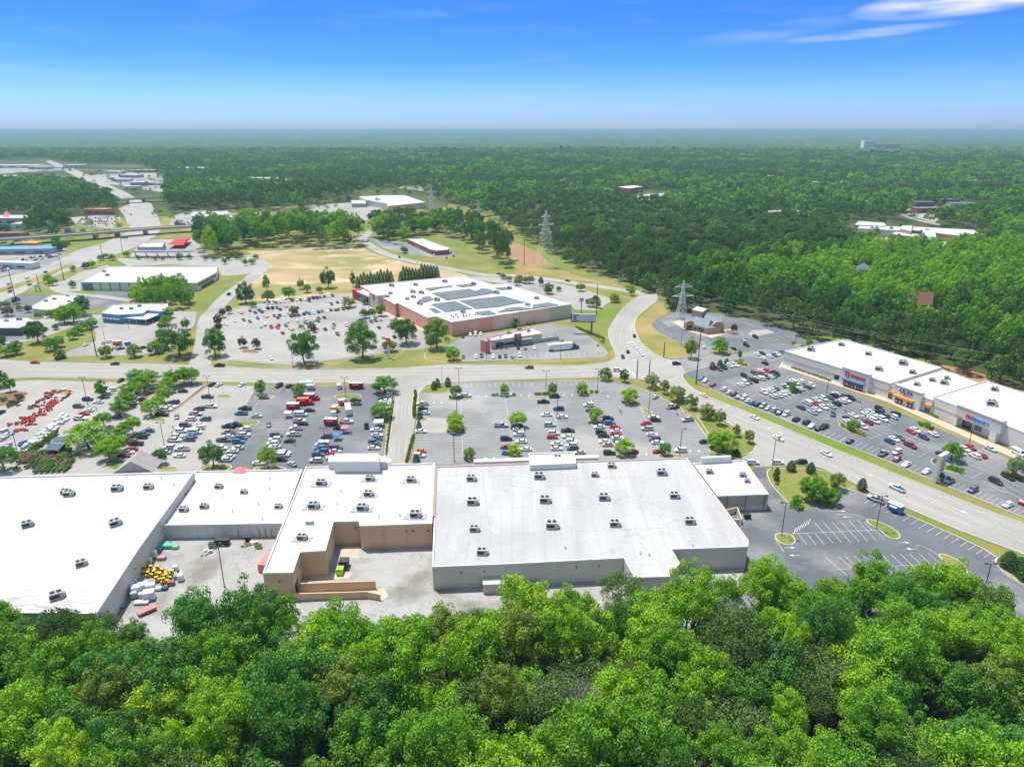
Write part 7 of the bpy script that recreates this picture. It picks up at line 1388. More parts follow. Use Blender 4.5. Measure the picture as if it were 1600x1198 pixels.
# single trees: u, v of the base, crown radius, height, leaf
for lst, ph, kd in [
 ('476,568,8,19,dark 566,560,9,20,mid 635,537,7.5,15,dark 683,545,8.5,16.5,mid 708,563,4.2,7.5,bright', 'along the brick store verge', 'round'),
 ('280,556,9.5,16,dark 337,556,6.8,15,dark 60,535,6.5,13,dark 26,553,5,7,blue 385,474,7,15,dark 513,450,6.5,15,dark 420,472,5,8,dark 452,467,5.5,9,mid 417,455,3,12,mid 552,448,2.6,12,mid 470,452,3,8,olive 480,457,3.5,6,mid 500,458,3,5,mid 395,480,3,4,mid', 'around the meadow and left block', 'round'),
 ('215,602,5,8,mid 234,604,5.5,8,mid 225,613,5.5,8,mid 207,625,5.5,8,mid 198,636,4.5,7,mid 188,650,4.5,7,mid 272,604,5.5,8,mid 288,600,5,8,mid 300,600,4.8,8,mid 263,613,4,7,bright 258,629,3.6,7.5,bright 248,640,3.3,7,bright 236,649,4.8,7,bright 163,668,4,6.5,mid 140,700,8.5,10,bright 171,719,5,8,bright 182,707,4.5,7,bright 195,687,3.5,7,mid 209,678,3.6,7.5,bright 185,693,4,6.5,bright', 'in the planted strips of the left lot', 'round'),
 ('160,620,3.2,8,mid 17,612,3,7,mid 2,605,4.5,8,dark 8,735,5.5,9,blue 408,617,3,7,mid 467,618,4,6,olive 333,731,4.6,10,dark 419,732,4.0,8.5,bright 251,725,3.2,6,dark 602,614,6.8,8,mid 597,654,5.4,7,mid', 'on the islands of the left lot', 'round'),
 ('711,668,4.0,7,lime 712,675,3.9,6,lime 712,621,3.0,6,olive 788,618,2.6,5.5,bright 863,617,2.4,6,mid 909,616,3.2,6,bright 983,630,4.6,7,lime 808,667,4.4,6.5,lime 931,659,3.4,6,bright 804,714,3.6,5,lime 734,718,2.6,4.6,olive 975,711,4.4,6.5,lime 1039,711,2.6,5,mid', 'on the centre lot islands', 'round'),
 ('946,594,3.7,6,dark 975,597,2.6,6.5,dark 1018,606,4.2,7,olive 1038,615,2.6,6.5,olive 1057,627,4.2,7,olive 1080,639,3.4,6.5,olive 1104,654,4.0,6.5,olive 1124,664,2.8,6.5,olive 1150,682,1.8,5,olive 1170,692,2.2,5.5,olive', 'in the row along the curving road verge', 'round'),
 ('1130,706,6.0,8,bright 1120,700,4.4,7,bright 1268,781,4.8,8.5,mid 1278,785,4.4,7.5,mid 1298,788,3.3,5.5,mid 1307,765,3.2,6,olive 1244,790,2.2,3.8,mid', 'at the planted corner behind the stores', 'round'),
 ('1079,560,4.2,11,olive 1124,552,5.4,9,bright 1146,521,2.2,6,plum 1155,562,1.6,5.5,mid 1238,613,2.4,5,mid 1333,673,3.0,5,mid 1486,719,4.2,7,mid 1587,745,4.0,8,sage 1264,541,2.2,4,mid', 'on the islands right of the junction', 'round'),
 ('811,441,4,6,olive 820,443,4,6,olive 828,443,4,6,olive 808,446,3.5,5.5,olive 845,447,2.4,7,plum 857,459,4.5,8,dark 907,455,4,6,olive 930,473,3.6,5,plum 922,479,4,6,olive 933,481,3.6,6,olive 960,472,4.2,6,olive 987,462,3.2,7,bright 786,436,3.4,4.5,olive 795,440,3,4.5,olive 873,455,2.4,3.5,dark', 'on the back lot of the brick store', 'round'),
 ('570,476,2.6,4.5,olive 546,480,5.4,7,olive 569,497,3.4,6,olive 582,496,3.2,6,olive 596,494,4,8,mid 616,513,3.2,5.5,olive 609,549,4.4,6.5,olive 458,492,2.8,6,olive 461,494,2.6,5,plum 486,516,2.6,5.5,olive 491,519,2.6,5,plum 380,543,2.8,6,plum 401,545,3,6,plum 348,496,2.8,6,plum 358,490,2.6,5.5,plum 341,508,3,7,plum 342,519,2.6,6,plum 717,505,3,5,dark 782,503,2.4,5,dark 803,509,3.2,6,dark 804,512,2,3,dark', 'in the brick store lot', 'round'),
 ('167,559,4.2,7,olive 211,558,4.4,7,olive 114,530,3.6,5.5,mid 123,523,3.8,5.5,mid 145,511,3.8,6,mid 137,515,4,6,mid 80,548,4.4,7,mid 92,542,4,6.5,mid 95,560,3.6,4.5,dark 243,553,4.5,7,mid 252,547,4.5,7,mid 253,530,4,6,mid 257,516,4,6,mid 260,508,4,6,mid 264,497,4.6,7,mid 291,515,3.2,7,mid 11,557,4.5,5,mid 2,545,4,8,dark 88,515,2.4,3.5,dark 101,505,6.5,11,bright 115,504,7,13,bright 130,493,6.5,13,dark 88,496,4,6,mid 60,497,3,4,mid 78,495,3,4.5,olive 45,488,2.6,5,plum 31,486,2.4,4,olive 13,494,4.4,5.5,plum 26,475,3,5,plum 12,480,2.6,4.5,olive 0,482,3,5,mid', 'on the left block', 'round'),
 ('76,443,4.4,7,bright 83,446,4,6,bright 115,424,3.2,5,bright 134,420,3.4,6,plum 144,419,4,7,bright 158,407,3.4,5,mid 166,404,3.4,5,mid 176,407,3.6,6,bright 114,450,3,6,mid 198,402,4,6,mid 217,406,2.6,4,mid 243,407,2.4,4,olive 255,407,2.4,4,olive 281,406,4,6.5,mid 296,405,3,4.5,mid 321,407,2.6,4.5,olive 334,407,2.6,4.5,olive 351,413,3,6,mid 357,407,2.6,5,mid 370,406,2.4,5,mid 384,415,2,6,mid 339,398,3,10,mid 394,413,4,5,mid 400,405,3,5,mid', 'by the white hall and highway', 'round'),
 ('631,395,4,7,mid 634,396,3,5,plum 496,335,3,6,plum 502,338,3,6,plum 510,337,3,6,plum 517,338,3,6,plum 522,344,3,6,plum 537,341,3,6,plum 496,322,5,10,mid 507,322,5,9,bright 524,318,5,9,mid 545,315,5,9,mid 471,327,5,9,mid 590,303,5,9,bright 617,303,5,9,bright 640,304,5,9,bright', 'near the distant big store', 'round'),
 ('88,380,5,8,mid 97,392,6,10,dark 92,393,6,10,dark 105,385,4,6,mid 40,372,5,7,mid 35,368,4,6,mid 8,366,8,12,dark 165,365,4,5,mid 150,366,4,5,mid 172,365,5,6,mid 130,364,4,5,mid', 'by the left overpass', 'round')]:
    for t in lst.split():
        q = t.split(','); near_tree(float(q[0]), float(q[1]), float(q[2]), float(q[3]), q[4], ph, kd)
for lst, ph, kd in [('678,609,1.7,4.6,cone 684,605,1.7,4.8,cone 700,604,2.0,5.0,cone 656,653,1.6,4.2,cone 655,672,1.4,4.6,cone 651,725,1.9,4.0,cone 1093,572+0,1,1,cone'.replace('1093,572+0,1,1,cone',''), 'beside the centre driveway', 'cone'),
  ('1113,577,2.0,4.2,cone 1124.5,572.5,1.8,4.0,cone 1135,569,1.6,3.4,cone 1235.5,736,2.1,4.4,cone 1266,739,2.1,4.4,cone 1346,766,2.1,4.8,cone 1214,740,1.2,2.6,cone 1213,751,1.3,2.8,cone 1211,745,1.1,2.0,cone 1150,712,1.8,3.0,cone 1574,887,3.0,5.5,cone 1592,896,3.2,5.5,cone 1604,906,3.2,5,cone', 'at the right side verges', 'cone')]:
    for t in lst.split():
        q = t.split(','); near_tree(float(q[0]), float(q[1]), float(q[2]), float(q[3]), q[4], ph, kd, name='cone_shrub')
for i in range(11): near_tree(560+i*5.2, 457-i*.9, 2.7, 13+((i*7)%5)*.7, 'dark', 'in the left screen behind the brick store', 'cone', name='evergreen_tree')
for i in range(13): near_tree(627+i*4.7, 452-i*.8, 3.0, 14.5+((i*5)%6)*.8, 'dark', 'in the right screen behind the brick store', 'cone', name='evergreen_tree')
for u, v, R_, lf, ph in [(1213,753+4,1.0,'mid',0),(1316,667,1.5,'flower',0),(1324,670,1.6,'flower',0),(1332,674,1.5,'flower',0),(1340,677,1.6,'flower',0),(1347,680,1.5,'flower',0),(1440,665,1.8,'mid',0),(1448,668,2.0,'mid',0),(1456,672,1.6,'plum',0),(1461,722,1.5,'flower',0),(1468,727,1.5,'flower',0),(1484,733,1.6,'mid',0),(1492,736,1.6,'mid',0),(1500,739,1.6,'mid',0),(1572,741,1.6,'flower',0),(1582,745,1.6,'flower',0),(1593,750,1.6,'hedge',0),(1472,750,2.6,'dark',0),(1150,568,1.6,'flower',0),(1158,569,1.7,'flower',0),(1165,571,1.6,'flower',0),(1225,607,1.3,'hedge',0),(1242,615,1.3,'mid',0),(1240,538,1.5,'hedge',0),(1254,542,1.6,'flower',0),
   (1240,793,1.7,'mid',0),(1246,795,1.7,'mid',0),(1292,792,1.8,'mid',0),(771,618.5,1.2,'mid',0),(777,618.5,1.2,'mid',0),(783,618.5,1.2,'mid',0),(796,618.5,1.2,'mid',0),(802,618.5,1.2,'mid',0),(837,617,1.2,'hedge',0),(843,617,1.2,'hedge',0),(849,617,1.2,'hedge',0),(856,617,1.2,'hedge',0),(902,614,1.1,'dark',0),(916,614,1.2,'dark',0),(924,614,1.2,'dark',0),(931,614,1.2,'dark',0),(703,622,1.0,'mid',0),(720,622,1.1,'mid',0),(973,630,1.1,'dark',0),(922,662,1,'olive',0),(939,663,1,'olive',0),(728,718,1,'olive',0),(654,656,1.2,'hedge',0),(700,676,1,'hedge',0),(722,675,1,'hedge',0),
   (35,625,2.2,'plum',0),(30,622,2,'plum',0),(22,632,2.2,'plum',0),(14,636,1.8,'mid',0),(8,626,2,'mid',0),(27,633,2,'plum',0),(756,540,1.0,'hedge',0),(783,546,1.1,'hedge',0),(790,545,1,'hedge',0),(862,548,1.3,'mid',0),(868,541,1.2,'bright',0),(878,534,1.2,'bright',0),(855,531,1.6,'bright',0),(801,561,1.4,'mid',0),(827,508,1.6,'hedge',0),(834,507,1.6,'hedge',0),(618,500,1.4,'dark',0),(624,504,1.4,'dark',0),(98,561,2.0,'plum',0),(90,563,1.8,'plum',0),(1570,683+2,1.0,'hedge',0),(1586,690,1.2,'hedge',0),(1464,653,1.0,'hedge',0),(1459,651,1.0,'hedge',0),(935,541,1.0,'olive',0),(942,536,1.6,'olive',0)]:
    near_tree(u, v, R_, R_*.95, lf, 'in the planted beds and islands', 'flat', z=.18, name='shrub')
for i in range(20): near_tree(1238+i*3.1, 576+i*1.05, .75, 1.0, 'dark', 'in the row at the discount store wall', 'flat', z=.2, name='shrub')
for i in range(20): near_tree(901+i*2.25, 513+i*.95, 1.0, 1.5, 'mid', 'in the hedge under the billboard', 'flat', name='shrub')
for i in range(26): near_tree(649.5-i*.1, 613+i*1.6, .9, 1.3, 'hedge', 'in the upper hedge beside the centre driveway', 'flat', z=.2, name='shrub')
for i in range(26): near_tree(646-i*.42, 682+i*1.65, .8, 1.1, 'hedge', 'in the lower hedge beside the centre driveway', 'flat', z=.2, name='shrub')
for i in range(34): near_tree(614.5-i*.33, 618+i*2.8, .6, .9, 'hedge' if i % 3 else 'olive', 'in the strip beside the food truck bay', 'flat', z=.2, name='shrub')
for i in range(16): near_tree(205+i*4.4, 404.5, .9, 1.4, 'dark', 'in the dotted hedge below the forecourt canopy', 'flat', name='shrub')
rr = rnd(12)
for i in range(20): near_tree(50+i*2.05+rr.uniform(-.5,.5), 707-i*1.55+rr.uniform(-1,1), 1.4, 1.9, rr.choice(['mid','dark','olive']), 'in the nursery hedge of the garden yard', 'flat', name='shrub')
for i in range(46):
    t = rr.random(); s = rr.random(); near_tree(25+t*70+s*26, 735-s*38-rr.random()*4, 1.0+rr.random()*.7, .8+rr.random()*.8, rr.choice(['mid','dark','olive','bright','plum','flower','mid']), 'among the nursery plants of the garden yard', 'flat', name='shrub')

# woods ------------------------------------------------------------------------
def inpoly(x, y, poly):
    c = False; j = len(poly)-1
    for i in range(len(poly)):
        xi, yi = poly[i]; xj, yj = poly[j]
        if (yi > y) != (yj > y) and x < (xj-xi)*(y-yi)/(yj-yi) + xi: c = not c
        j = i
    return c
def GP(pts): return [(p.x, p.y) for p in PP(pts)]
rt_ = rnd(2024)
FRONT = GP([(-330,1060),(-60,1018),(100,1018),(160,1030),(225,1040),(300,1018),(370,996),(440,1012),(520,1015),(640,1032),(700,1018),(760,1010),(830,996),(900,996),(940,1020),(1000,990),(1060,985),(1150,954),(1250,946),(1300,962),(1370,952),(1430,950),(1500,966),(1600,1012),(1900,1040)])
def front_y(x):
    for a, b in zip(FRONT, FRONT[1:]):
        if a[0] <= x <= b[0]: return a[1] + (b[1]-a[1])*(x-a[0])/(b[0]-a[0])
    return 135
row = 0; y = 74.0
ranks = {}
yy = 0
while yy < 8:
    x = -150 + (yy % 2)*4.8
    while x < 152:
        fx = x + rt_.uniform(-2.4,2.4); ye = front_y(fx); yt = ye - 1.5 - yy*8.6 + rt_.uniform(-1.8,1.8)
        if yt > 72:
            edge = yy == 0; R_ = rt_.uniform(4.4,6.2) if edge else rt_.uniform(5.6,9.2); H_ = rt_.uniform(10,14.5) if edge else rt_.uniform(13,24)
            q = rt_.random(); nx = math.sin(fx*.045+yt*.03)+math.sin(fx*.11-2)
            lf = ('pine' if q < .14 else 'dark' if q < .30 else 'mid' if q < .70 else 'bright' if q < .90 else 'lime' if q < .94 else 'olive') if nx < .5 else ('mid' if q < .40 else 'bright' if q < .70 else 'lime' if q < .76 else 'blue' if q < .84 else 'olive' if q < .90 else 'dark')
            if edge and fx < -70: lf = rt_.choice(['pine','dark','mid'])
            nm = ['in the front rank','in the second rank','in the third rank','in the fourth rank','in the fifth rank','in the sixth rank','in the seventh rank','in the eighth rank'][yy]
            TREES.append(dict(x=fx, y=yt, R=R_, H=H_, kind='pine' if lf == 'pine' else 'round', leaf=lf, phrase=nm+' of the nearest wood', z=0, label=None, name='pine_tree' if lf == 'pine' else 'broadleaf_tree', own=False, hi=True))
        x += 9.3
    yy += 1
# the single rounded pine in front of the big store
near_tree(966,968,6.2,13,'pine','standing before the big store corner', 'pine', name='pine_tree')
INC = [GP(q) for q in [
 [(2400,900),(1900,745),(1700,665),(1600,634),(1540,600),(1471,585),(1400,560),(1320,540),(1262,532),(1215,518),(1150,494),(1100,488),(1042,486),(1034,470),(1010,457),(960,444),(905,420),(865,398),(835,384),(770,350),(735,330),(700,318),(670,306),(640,298),(560,297),(440,289),(330,293),(262,300),(255,290),(240,268),(215,257),(120,257),(95,252),(70,248),(-300,254),(-300,226),(2400,226)],
 [(-200,338),(-20,336),(10,336),(60,340),(110,338),(150,334),(178,336),(188,328),(178,315),(150,303),(125,295),(100,290),(20,290),(-200,294)],
 [(47,372),(75,376),(105,372),(112,360),(110,348),(90,345),(60,352),(48,360)],
 [(262,332),(258,316),(266,302),(300,300),(420,300),(560,300),(575,310),(545,316),(500,318),(465,330),(420,332),(330,330),(290,336)],
 [(305,386),(318,400),(340,405),(372,402),(376,388),(345,372),(318,372)],
 [(376,388),(420,388),(480,384),(490,390),(560,386),(570,378),(560,366),(480,362),(400,362),(370,366)],
 [(578,352),(580,362),(605,385),(628,378),(668,368),(684,362),(684,352),(660,346),(620,348),(590,350)],
 [(672,362),(700,372),(730,386),(762,402),(794,424),(797,412),(790,396),(764,378),(735,364),(700,355),(675,356)],
 [(200,474),(230,484),(270,487),(305,486),(314,474),(300,458),(262,452),(230,456),(210,464)]]]
EXC = [GP(q) for q in [
 [(955,316),(962,302),(985,296),(1062,300),(1062,316),(1000,324)], [(1305,366),(1322,350),(1345,345),(1440,352),(1545,358),(1560,385),(1470,400),(1390,398),(1330,384)],
 [(1420,350),(1410,334),(1420,322),(1530,318),(1560,335),(1490,340),(1470,352)], [(1318,448),(1322,434),(1366,434),(1368,450)],[(1260,475),(1250,460),(1222,448),(1216,462),(1240,478)], [(1400,510),(1398,494),(1462,492),(1470,512)],
 [(1196,352),(1196,338),(1272,338),(1274,350)],[(640,352),(690,326),(738,332),(775,356),(740,366),(700,350)],[(1268,302),(1266,290),(1284,290),(1288,302)],[(1340,246),(1340,234),(1405,234),(1405,248)],
 [(270,272),(270,266),(330,265),(330,274)],[(-60,272),(-60,262),(115,261),(125,274)],[(100,270),(220,274),(260,280),(262,300),(200,302),(150,285)],[(390,290),(392,282),(460,282),(462,292)],[(320,296),(320,288),(350,288),(350,296)],
 [(1280,298),(1230,334),(1238,334),(1290,298)],[(690,248),(600,250),(600,243),(700,242)],[(888,311),(888,302),(914,302),(914,311)]]]
HP = [(P(u, v).x, P(u, v).y) for u, v in HOUSES]
def forest_kind(x, y):
    n1 = 1.9*mnoise.fractal(Vector((x*.0034, y*.0030, 3.3)), 1.0, 2.0, 3)
    if inpoly(x, y, PINEB): return 'pine' if rt_.random() < .93 else 'mid'
    q = rt_.random()
    if y > 850 and q > .15: n1 = max(n1, -.2) + (.12 if x < 0 else 0)
    if n1 > .30: return 'pine' if q < .78 else 'dark'
    if n1 < -.32: return 'bright' if q < .55 else ('lime' if q < .65 else 'mid')
    return 'mid' if q < .30 else ('dark' if q < .62 else ('pine' if q < .92 else 'bright'))
PINEB = GP([(760,345),(840,385),(905,415),(960,405),(1060,420),(1130,400),(1100,345),(1000,318),(860,312),(760,320)])
def cell(y): return 11.2 if y < 760 else (13.5 if y < 1300 else (16.5 if y < 2000 else 21))
y = 270.0; FAR = []
while y < 4300:
    s = cell(y); hw = y*.80 + 60; n = int(2*hw/s)
    for i in range(n):
        x = -hw + (i+.5)*s + rt_.uniform(-.42,.42)*s; yj = y + rt_.uniform(-.42,.42)*s
        ok = False
        for pl in INC:
            if inpoly(x, yj, pl): ok = True; break
        if not ok: continue
        if any(inpoly(x, yj, pl) for pl in EXC): continue
        clump = any(inpoly(x, yj, pl) for pl in INC[2:8])
        if any(abs(x-hx) < 24 + s*.5 and -75 < yj-hy < 14 for hx, hy in HP if hy > 1200): continue
        lf = forest_kind(x, yj)
        k = s/9.6; R_ = rt_.choice((rt_.uniform(4.2,6.0), rt_.uniform(5.8,8.6)))*(k**.85)*(.8 if lf == 'pine' else 1); H_ = rt_.uniform(11,20)*(.8+.05*R_) + (2 if lf == 'pine' else 0); H_ = min(H_, 27)
        if clump: H_ = min(30, H_*1.38); R_ *= 1.1
        if inpoly(x, yj, INC[6]): H_ *= .78
        if inpoly(x, yj, INC[8]): H_ *= .7; R_ *= .8
        if inpoly(x, yj, INC[5]) and lf in ('pine','dark') and rt_.random() < .65: lf = rt_.choice(['bright','mid'])
        FAR.append((x, yj, R_, H_, lf))
    y += s*.92
for pl_, n_ in (([(90,266),(262,268),(264,302),(205,306),(170,292)], 150), ([(-40,260),(110,258),(110,280),(-40,284)], 60), ([(262,340),(400,330),(402,352),(262,356)], 22), ([(0,340),(110,338),(190,336),(190,360),(0,372)], 18), ([(1310,350),(1560,358),(1560,390),(1320,380)], 16), ([(1410,318),(1560,318),(1560,342),(1420,346)], 22), ([(600,296),(700,286),(700,300),(640,304)], 20), ([(930,296),(1070,296),(1070,320),(960,320)], 16), ([(440,318),(600,312),(600,330),(470,334)], 10), ([(240,335),(262,335),(262,360),(245,362)], 8)):
    gp = GP(pl_); xs_, ys_ = [p[0] for p in gp], [p[1] for p in gp]; c_ = 0
    while c_ < n_:
        x, y = rt_.uniform(min(xs_), max(xs_)), rt_.uniform(min(ys_), max(ys_)); c_ += .5
        if inpoly(x, y, gp): c_ += .5; FAR.append((x, y, rt_.uniform(3,6), rt_.uniform(6,13), rt_.choice(['mid','dark','bright','pine'])))
for x, y, R_, H_, lf in FAR:
    if y < 640 and abs(x) < y*.76:
        TREES.append(dict(x=x, y=y, R=R_, H=H_, kind='pine' if lf == 'pine' else 'round', leaf=lf, phrase='', z=0, label=None, name='pine_tree' if lf == 'pine' else 'broadleaf_tree', own=False, far=True))
# which trees stand as things of their own: the 300 that show largest
def shown(t):
    d = math.hypot(t['x'], t['y'], CAMH-t['H']*.6); s = t['R']*t['H']/d/d
    if t.get('far'): s *= .55
    u = 800 + FPX*t['x']/(t['y']*C_+(CAMH-10)*S_)
    if u < -60 or u > 1660: s = 0
    return s
def vis_v(t):
    a = math.atan2(CAMH-t['H'], t['y']) - PITCH; return 599 + FPX*math.tan(a)
shr = [t for t in TREES if t['name'] in ('shrub',)]; big = [t for t in TREES if t['name'] != 'shrub']
big = [t for t in big if not (t.get('hi') and vis_v(t) > 1240)] + [dict(t, gone=True) for t in []]
own_ = [t for t in big if t.get('own')]; wood_ = [t for t in big if not t.get('own')]; wood_.sort(key=shown, reverse=True); solo = own_ + wood_[:299]; rest = wood_[299:]
for t in solo + shr:
    if t['phrase'] == '': 
        d_ = t['y']; t['phrase'] = 'behind the right strip of stores' if t['x'] > 180 and d_ < 470 else ('in the steakhouse wood' if d_ < 520 else 'beyond the power line clearing')
groups = {}
for t in solo + shr: groups.setdefault((t['phrase'], t['name']), []).append(t)
for (ph, nm), ts in groups.items():
    ts.sort(key=lambda t: t['x']/max(t['y'],1))
    for i, t in enumerate(ts): t['ord'] = i + 1
mi_ = 0
for t in solo + shr:
    mi_ += 1; k = t['kind']; own = t.get('own'); rr = rnd(mi_)
    if k == 'pine': st = CR['hipine'] if not t.get('far') else CR['mdpine']
    elif k == 'round' and own: st = CR['full']
    elif k == 'round': st = CR['hi'] if (t.get('hi') or t['R'] > 6) and not t.get('far') else CR['md']
    else: st = CR[k]
    nmn = t['name']; o = empty(nmn, (t['x'], t['y'], t['z']), rr.uniform(0,6.28))
    kindw = {'pine_tree':'pine','broadleaf_tree':'broadleaf tree','street_tree':'rounded tree','cone_shrub':'cone-shaped shrub','evergreen_tree':'narrow evergreen','shrub':'low shrub'}[nmn]
    adj = WORD[t['leaf']].replace('dark pine','dark green')
    o['label'] = f"{adj} {kindw}, {ordinal(t['ord'])} from the left {t['phrase']}"; o['category'] = {'shrub':'shrub','cone_shrub':'shrub','street_tree':'street tree','evergreen_tree':'evergreen tree','pine_tree':'pine tree'}.get(nmn, 'broadleaf tree'); o['group'] = {'shrub':'shrubs in the beds','cone_shrub':'cone-shaped shrubs'}.get(nmn, 'trees '+t['phrase'])
    c = bpy.data.objects.new('crown' if nmn != 'shrub' else 'foliage', st[mi_ % len(st)]); link(c, o); c.material_slots[0].link = 'OBJECT'; c.material_slots[0].material = L[t['leaf']]
    if k in ('round','pine'):
        ch = ((t['H']*.95 if t.get('far') else min(t['H']*.80, t['R']*2.1)) if not own else t['H']*(.97 if t['H'] > 12.5 else .80 if 'strips' in t['phrase'] else .92)) if k == 'round' else t['H']*(.75 if t.get('far') else .55); hz = ch/1.35; c.scale = (t['R']*rr.uniform(.94,1.06), t['R']*rr.uniform(.94,1.06), hz); c.location = (0,0,t['H']-1.30*hz)
        q = bpy.data.objects.new('trunk', TR[mi_ % 4]); link(q, o); q.scale = (t['R']*2.0, t['R']*2.0, t['H']-.7*hz)
    elif k == 'cone': c.scale = (t['R'],t['R'],t['H']/2.3); q = bpy.data.objects.new('trunk', TR[0]); link(q, o); q.scale = (2,2,t['H']*.3)
    elif k == 'column': c.scale = (t['R'],t['R'],t['H']/2.1)
    else: c.scale = (t['R'],t['R'],t['H']/.62); q = bpy.data.objects.new('stem', TR[1]); link(q, o); q.scale = (t['R'],t['R'],t['H']*.4)
# dead bare trees among the leaves
def bare(u, v, H_, seed, lab, zt=0):
    p = P(u, v); r = rnd(seed); mb = MB()
    def br(a, d, L_, rad, n):
        b = a + d*L_; mb.tube([a, a.lerp(b,.5)+Vector((r.uniform(-.05,.05),r.uniform(-.05,.05),0))*L_, b],[rad,rad*.8,rad*.55],5)
        if n:
            for _ in range(4 if n > 1 else 3): br(a.lerp(b, r.uniform(.55,1)), (d + Vector((r.uniform(-.8,.8),r.uniform(-.8,.8),r.uniform(-.1,.5)))).normalized(), L_*r.uniform(.5,.72), rad*.5, n-1)
    o = empty('dead_tree', (p.x,p.y,0)); tag(o, lab, 'tree', 'dead bare trees')
    mb.tube([(0,0,0),(0,0,H_*.45)],[.35,.26],7); mb.build('trunk', M['deadwood'], o); mb = MB()
    for k in range(6): br(Vector((0,0,H_*.42)), Vector((r.uniform(-.6,.6),r.uniform(-.6,.6),1)).normalized(), H_*.24, .16, 3)
    mb.build('bare_branches', M['deadwood'], o)
bare(893,1190,21,1,'grey bare tree showing in the middle of the nearest wood'); bare(1060,1300,20,2,'grey leafless tree at the bottom of the nearest wood'); bare(262,1260,20,3,'pale dead tree in a gap at the left of the nearest wood'); bare(1290,1130,17,4,'pale dead branches in a gap at the right of the nearest wood'); bare(1170,1110,16,5,'thin grey dead tree in the nearest wood, right of centre'); bare(1143,446,17,6,'pale dead snag in the wood above the steakhouse'); bare(640,1330,18,7,'sage-tinged dead tree at the bottom centre edge')
# all other trees as one instanced wood
proto = bpy.data.collections.new('tree_shapes'); PIX = {}
LO = {'round': [crown_mesh('far_crown', 90+i, 'full', 26, 44, .095) for i in range(3)], 'pine': [crown_mesh('far_needles', 95+i, 'pine', 22, 24, .105) for i in range(2)]}
MDs = {'round': CR['md'][:3], 'pine': CR['mdpine'][:2]}
protos = []
for q_, S_ in (('n', MDs), ('f', LO)):
    for lf in ('bright','dark','lime','mid','pine','olive','plum','blue','sage','cone'):
        ms = S_['pine' if lf == 'pine' else 'round']
        if lf in ('plum','olive','blue','sage','cone','lime'): ms = ms[:1]
        for j, me in enumerate(ms): protos.append((q_, lf, j, me))
for i, (q_, lf, j, me) in enumerate(protos):
    ob = bpy.data.objects.new(f"shape_{i:03d}", me); ob.material_slots[0].link = 'OBJECT'; ob.material_slots[0].material = L[lf]; proto.objects.link(ob); PIX.setdefault((q_,lf), []).append(i)
solo_far = {(round(t['x'],3), round(t['y'],3)) for t in solo if t.get('far')}
pts = []
for t in rest: pts.append((t['x'], t['y'], t['R'], t['H'], t['leaf']))
for x, y, R_, H_, lf in FAR:
    if not (y < 640 and abs(x) < y*.76): pts.append((x, y, R_, H_, lf))
co, sc, rot, ix = [], [], [], []
for x, y, R_, H_, lf in pts:
    hz = ((min(H_*.8, R_*2.1) if y > 700 else H_*.93) if lf != 'pine' else H_*(.55 if y > 700 else .75))/1.35; co.append((x, y, H_-1.3*hz)); sc.append((R_,R_,hz)); rot.append((0,0,rt_.uniform(0,6.28))); ix.append(rt_.choice(PIX[('n' if y < 900 else 'f', lf)]))
me = bpy.data.meshes.new('woodland'); me.from_pydata(co, [], [])
for nm, ty, vals, kk in (('sc','FLOAT_VECTOR',sc,'vector'),('rot','FLOAT_VECTOR',rot,'vector')):
    a = me.attributes.new(nm, ty, 'POINT'); a.data.foreach_set(kk, np.array(vals, dtype=np.float32).ravel())
a = me.attributes.new('ix','INT','POINT'); a.data.foreach_set('value', np.array(ix, dtype=np.int32))
wo = link(bpy.data.objects.new('woodland', me)); tag(wo, 'mixed pine and broadleaf woods stretching away behind the stores', 'woods', kind='stuff')
ng = bpy.data.node_groups.new('wood_scatter','GeometryNodeTree'); ng.interface.new_socket('Geometry', in_out='INPUT', socket_type='NodeSocketGeometry'); ng.interface.new_socket('Geometry', in_out='OUTPUT', socket_type='NodeSocketGeometry')
N_ = ng.nodes; gi, go = N_.new('NodeGroupInput'), N_.new('NodeGroupOutput'); iop = N_.new('GeometryNodeInstanceOnPoints'); ci = N_.new('GeometryNodeCollectionInfo'); ci.inputs['Collection'].default_value = proto; ci.inputs['Separate Children'].default_value = True; ci.inputs['Reset Children'].default_value = True
def attr(nm, ty):
    n = N_.new('GeometryNodeInputNamedAttribute'); n.data_type = ty; n.inputs['Name'].default_value = nm; return n.outputs['Attribute']
iop.inputs['Pick Instance'].default_value = True; ng.links.new(gi.outputs[0], iop.inputs['Points']); ng.links.new(ci.outputs[0], iop.inputs['Instance']); ng.links.new(attr('ix','INT'), iop.inputs['Instance Index']); ng.links.new(attr('sc','FLOAT_VECTOR'), iop.inputs['Scale'])
e2r = N_.new('FunctionNodeEulerToRotation'); ng.links.new(attr('rot','FLOAT_VECTOR'), e2r.inputs[0]); ng.links.new(e2r.outputs[0], iop.inputs['Rotation']); ng.links.new(iop.outputs[0], go.inputs[0])
md = wo.modifiers.new('scatter','NODES'); md.node_group = ng
print('trees', len(TREES), 'solo', len(solo), 'far', len(pts), 'shrubs', len(shr), 'cars', len(CARS))

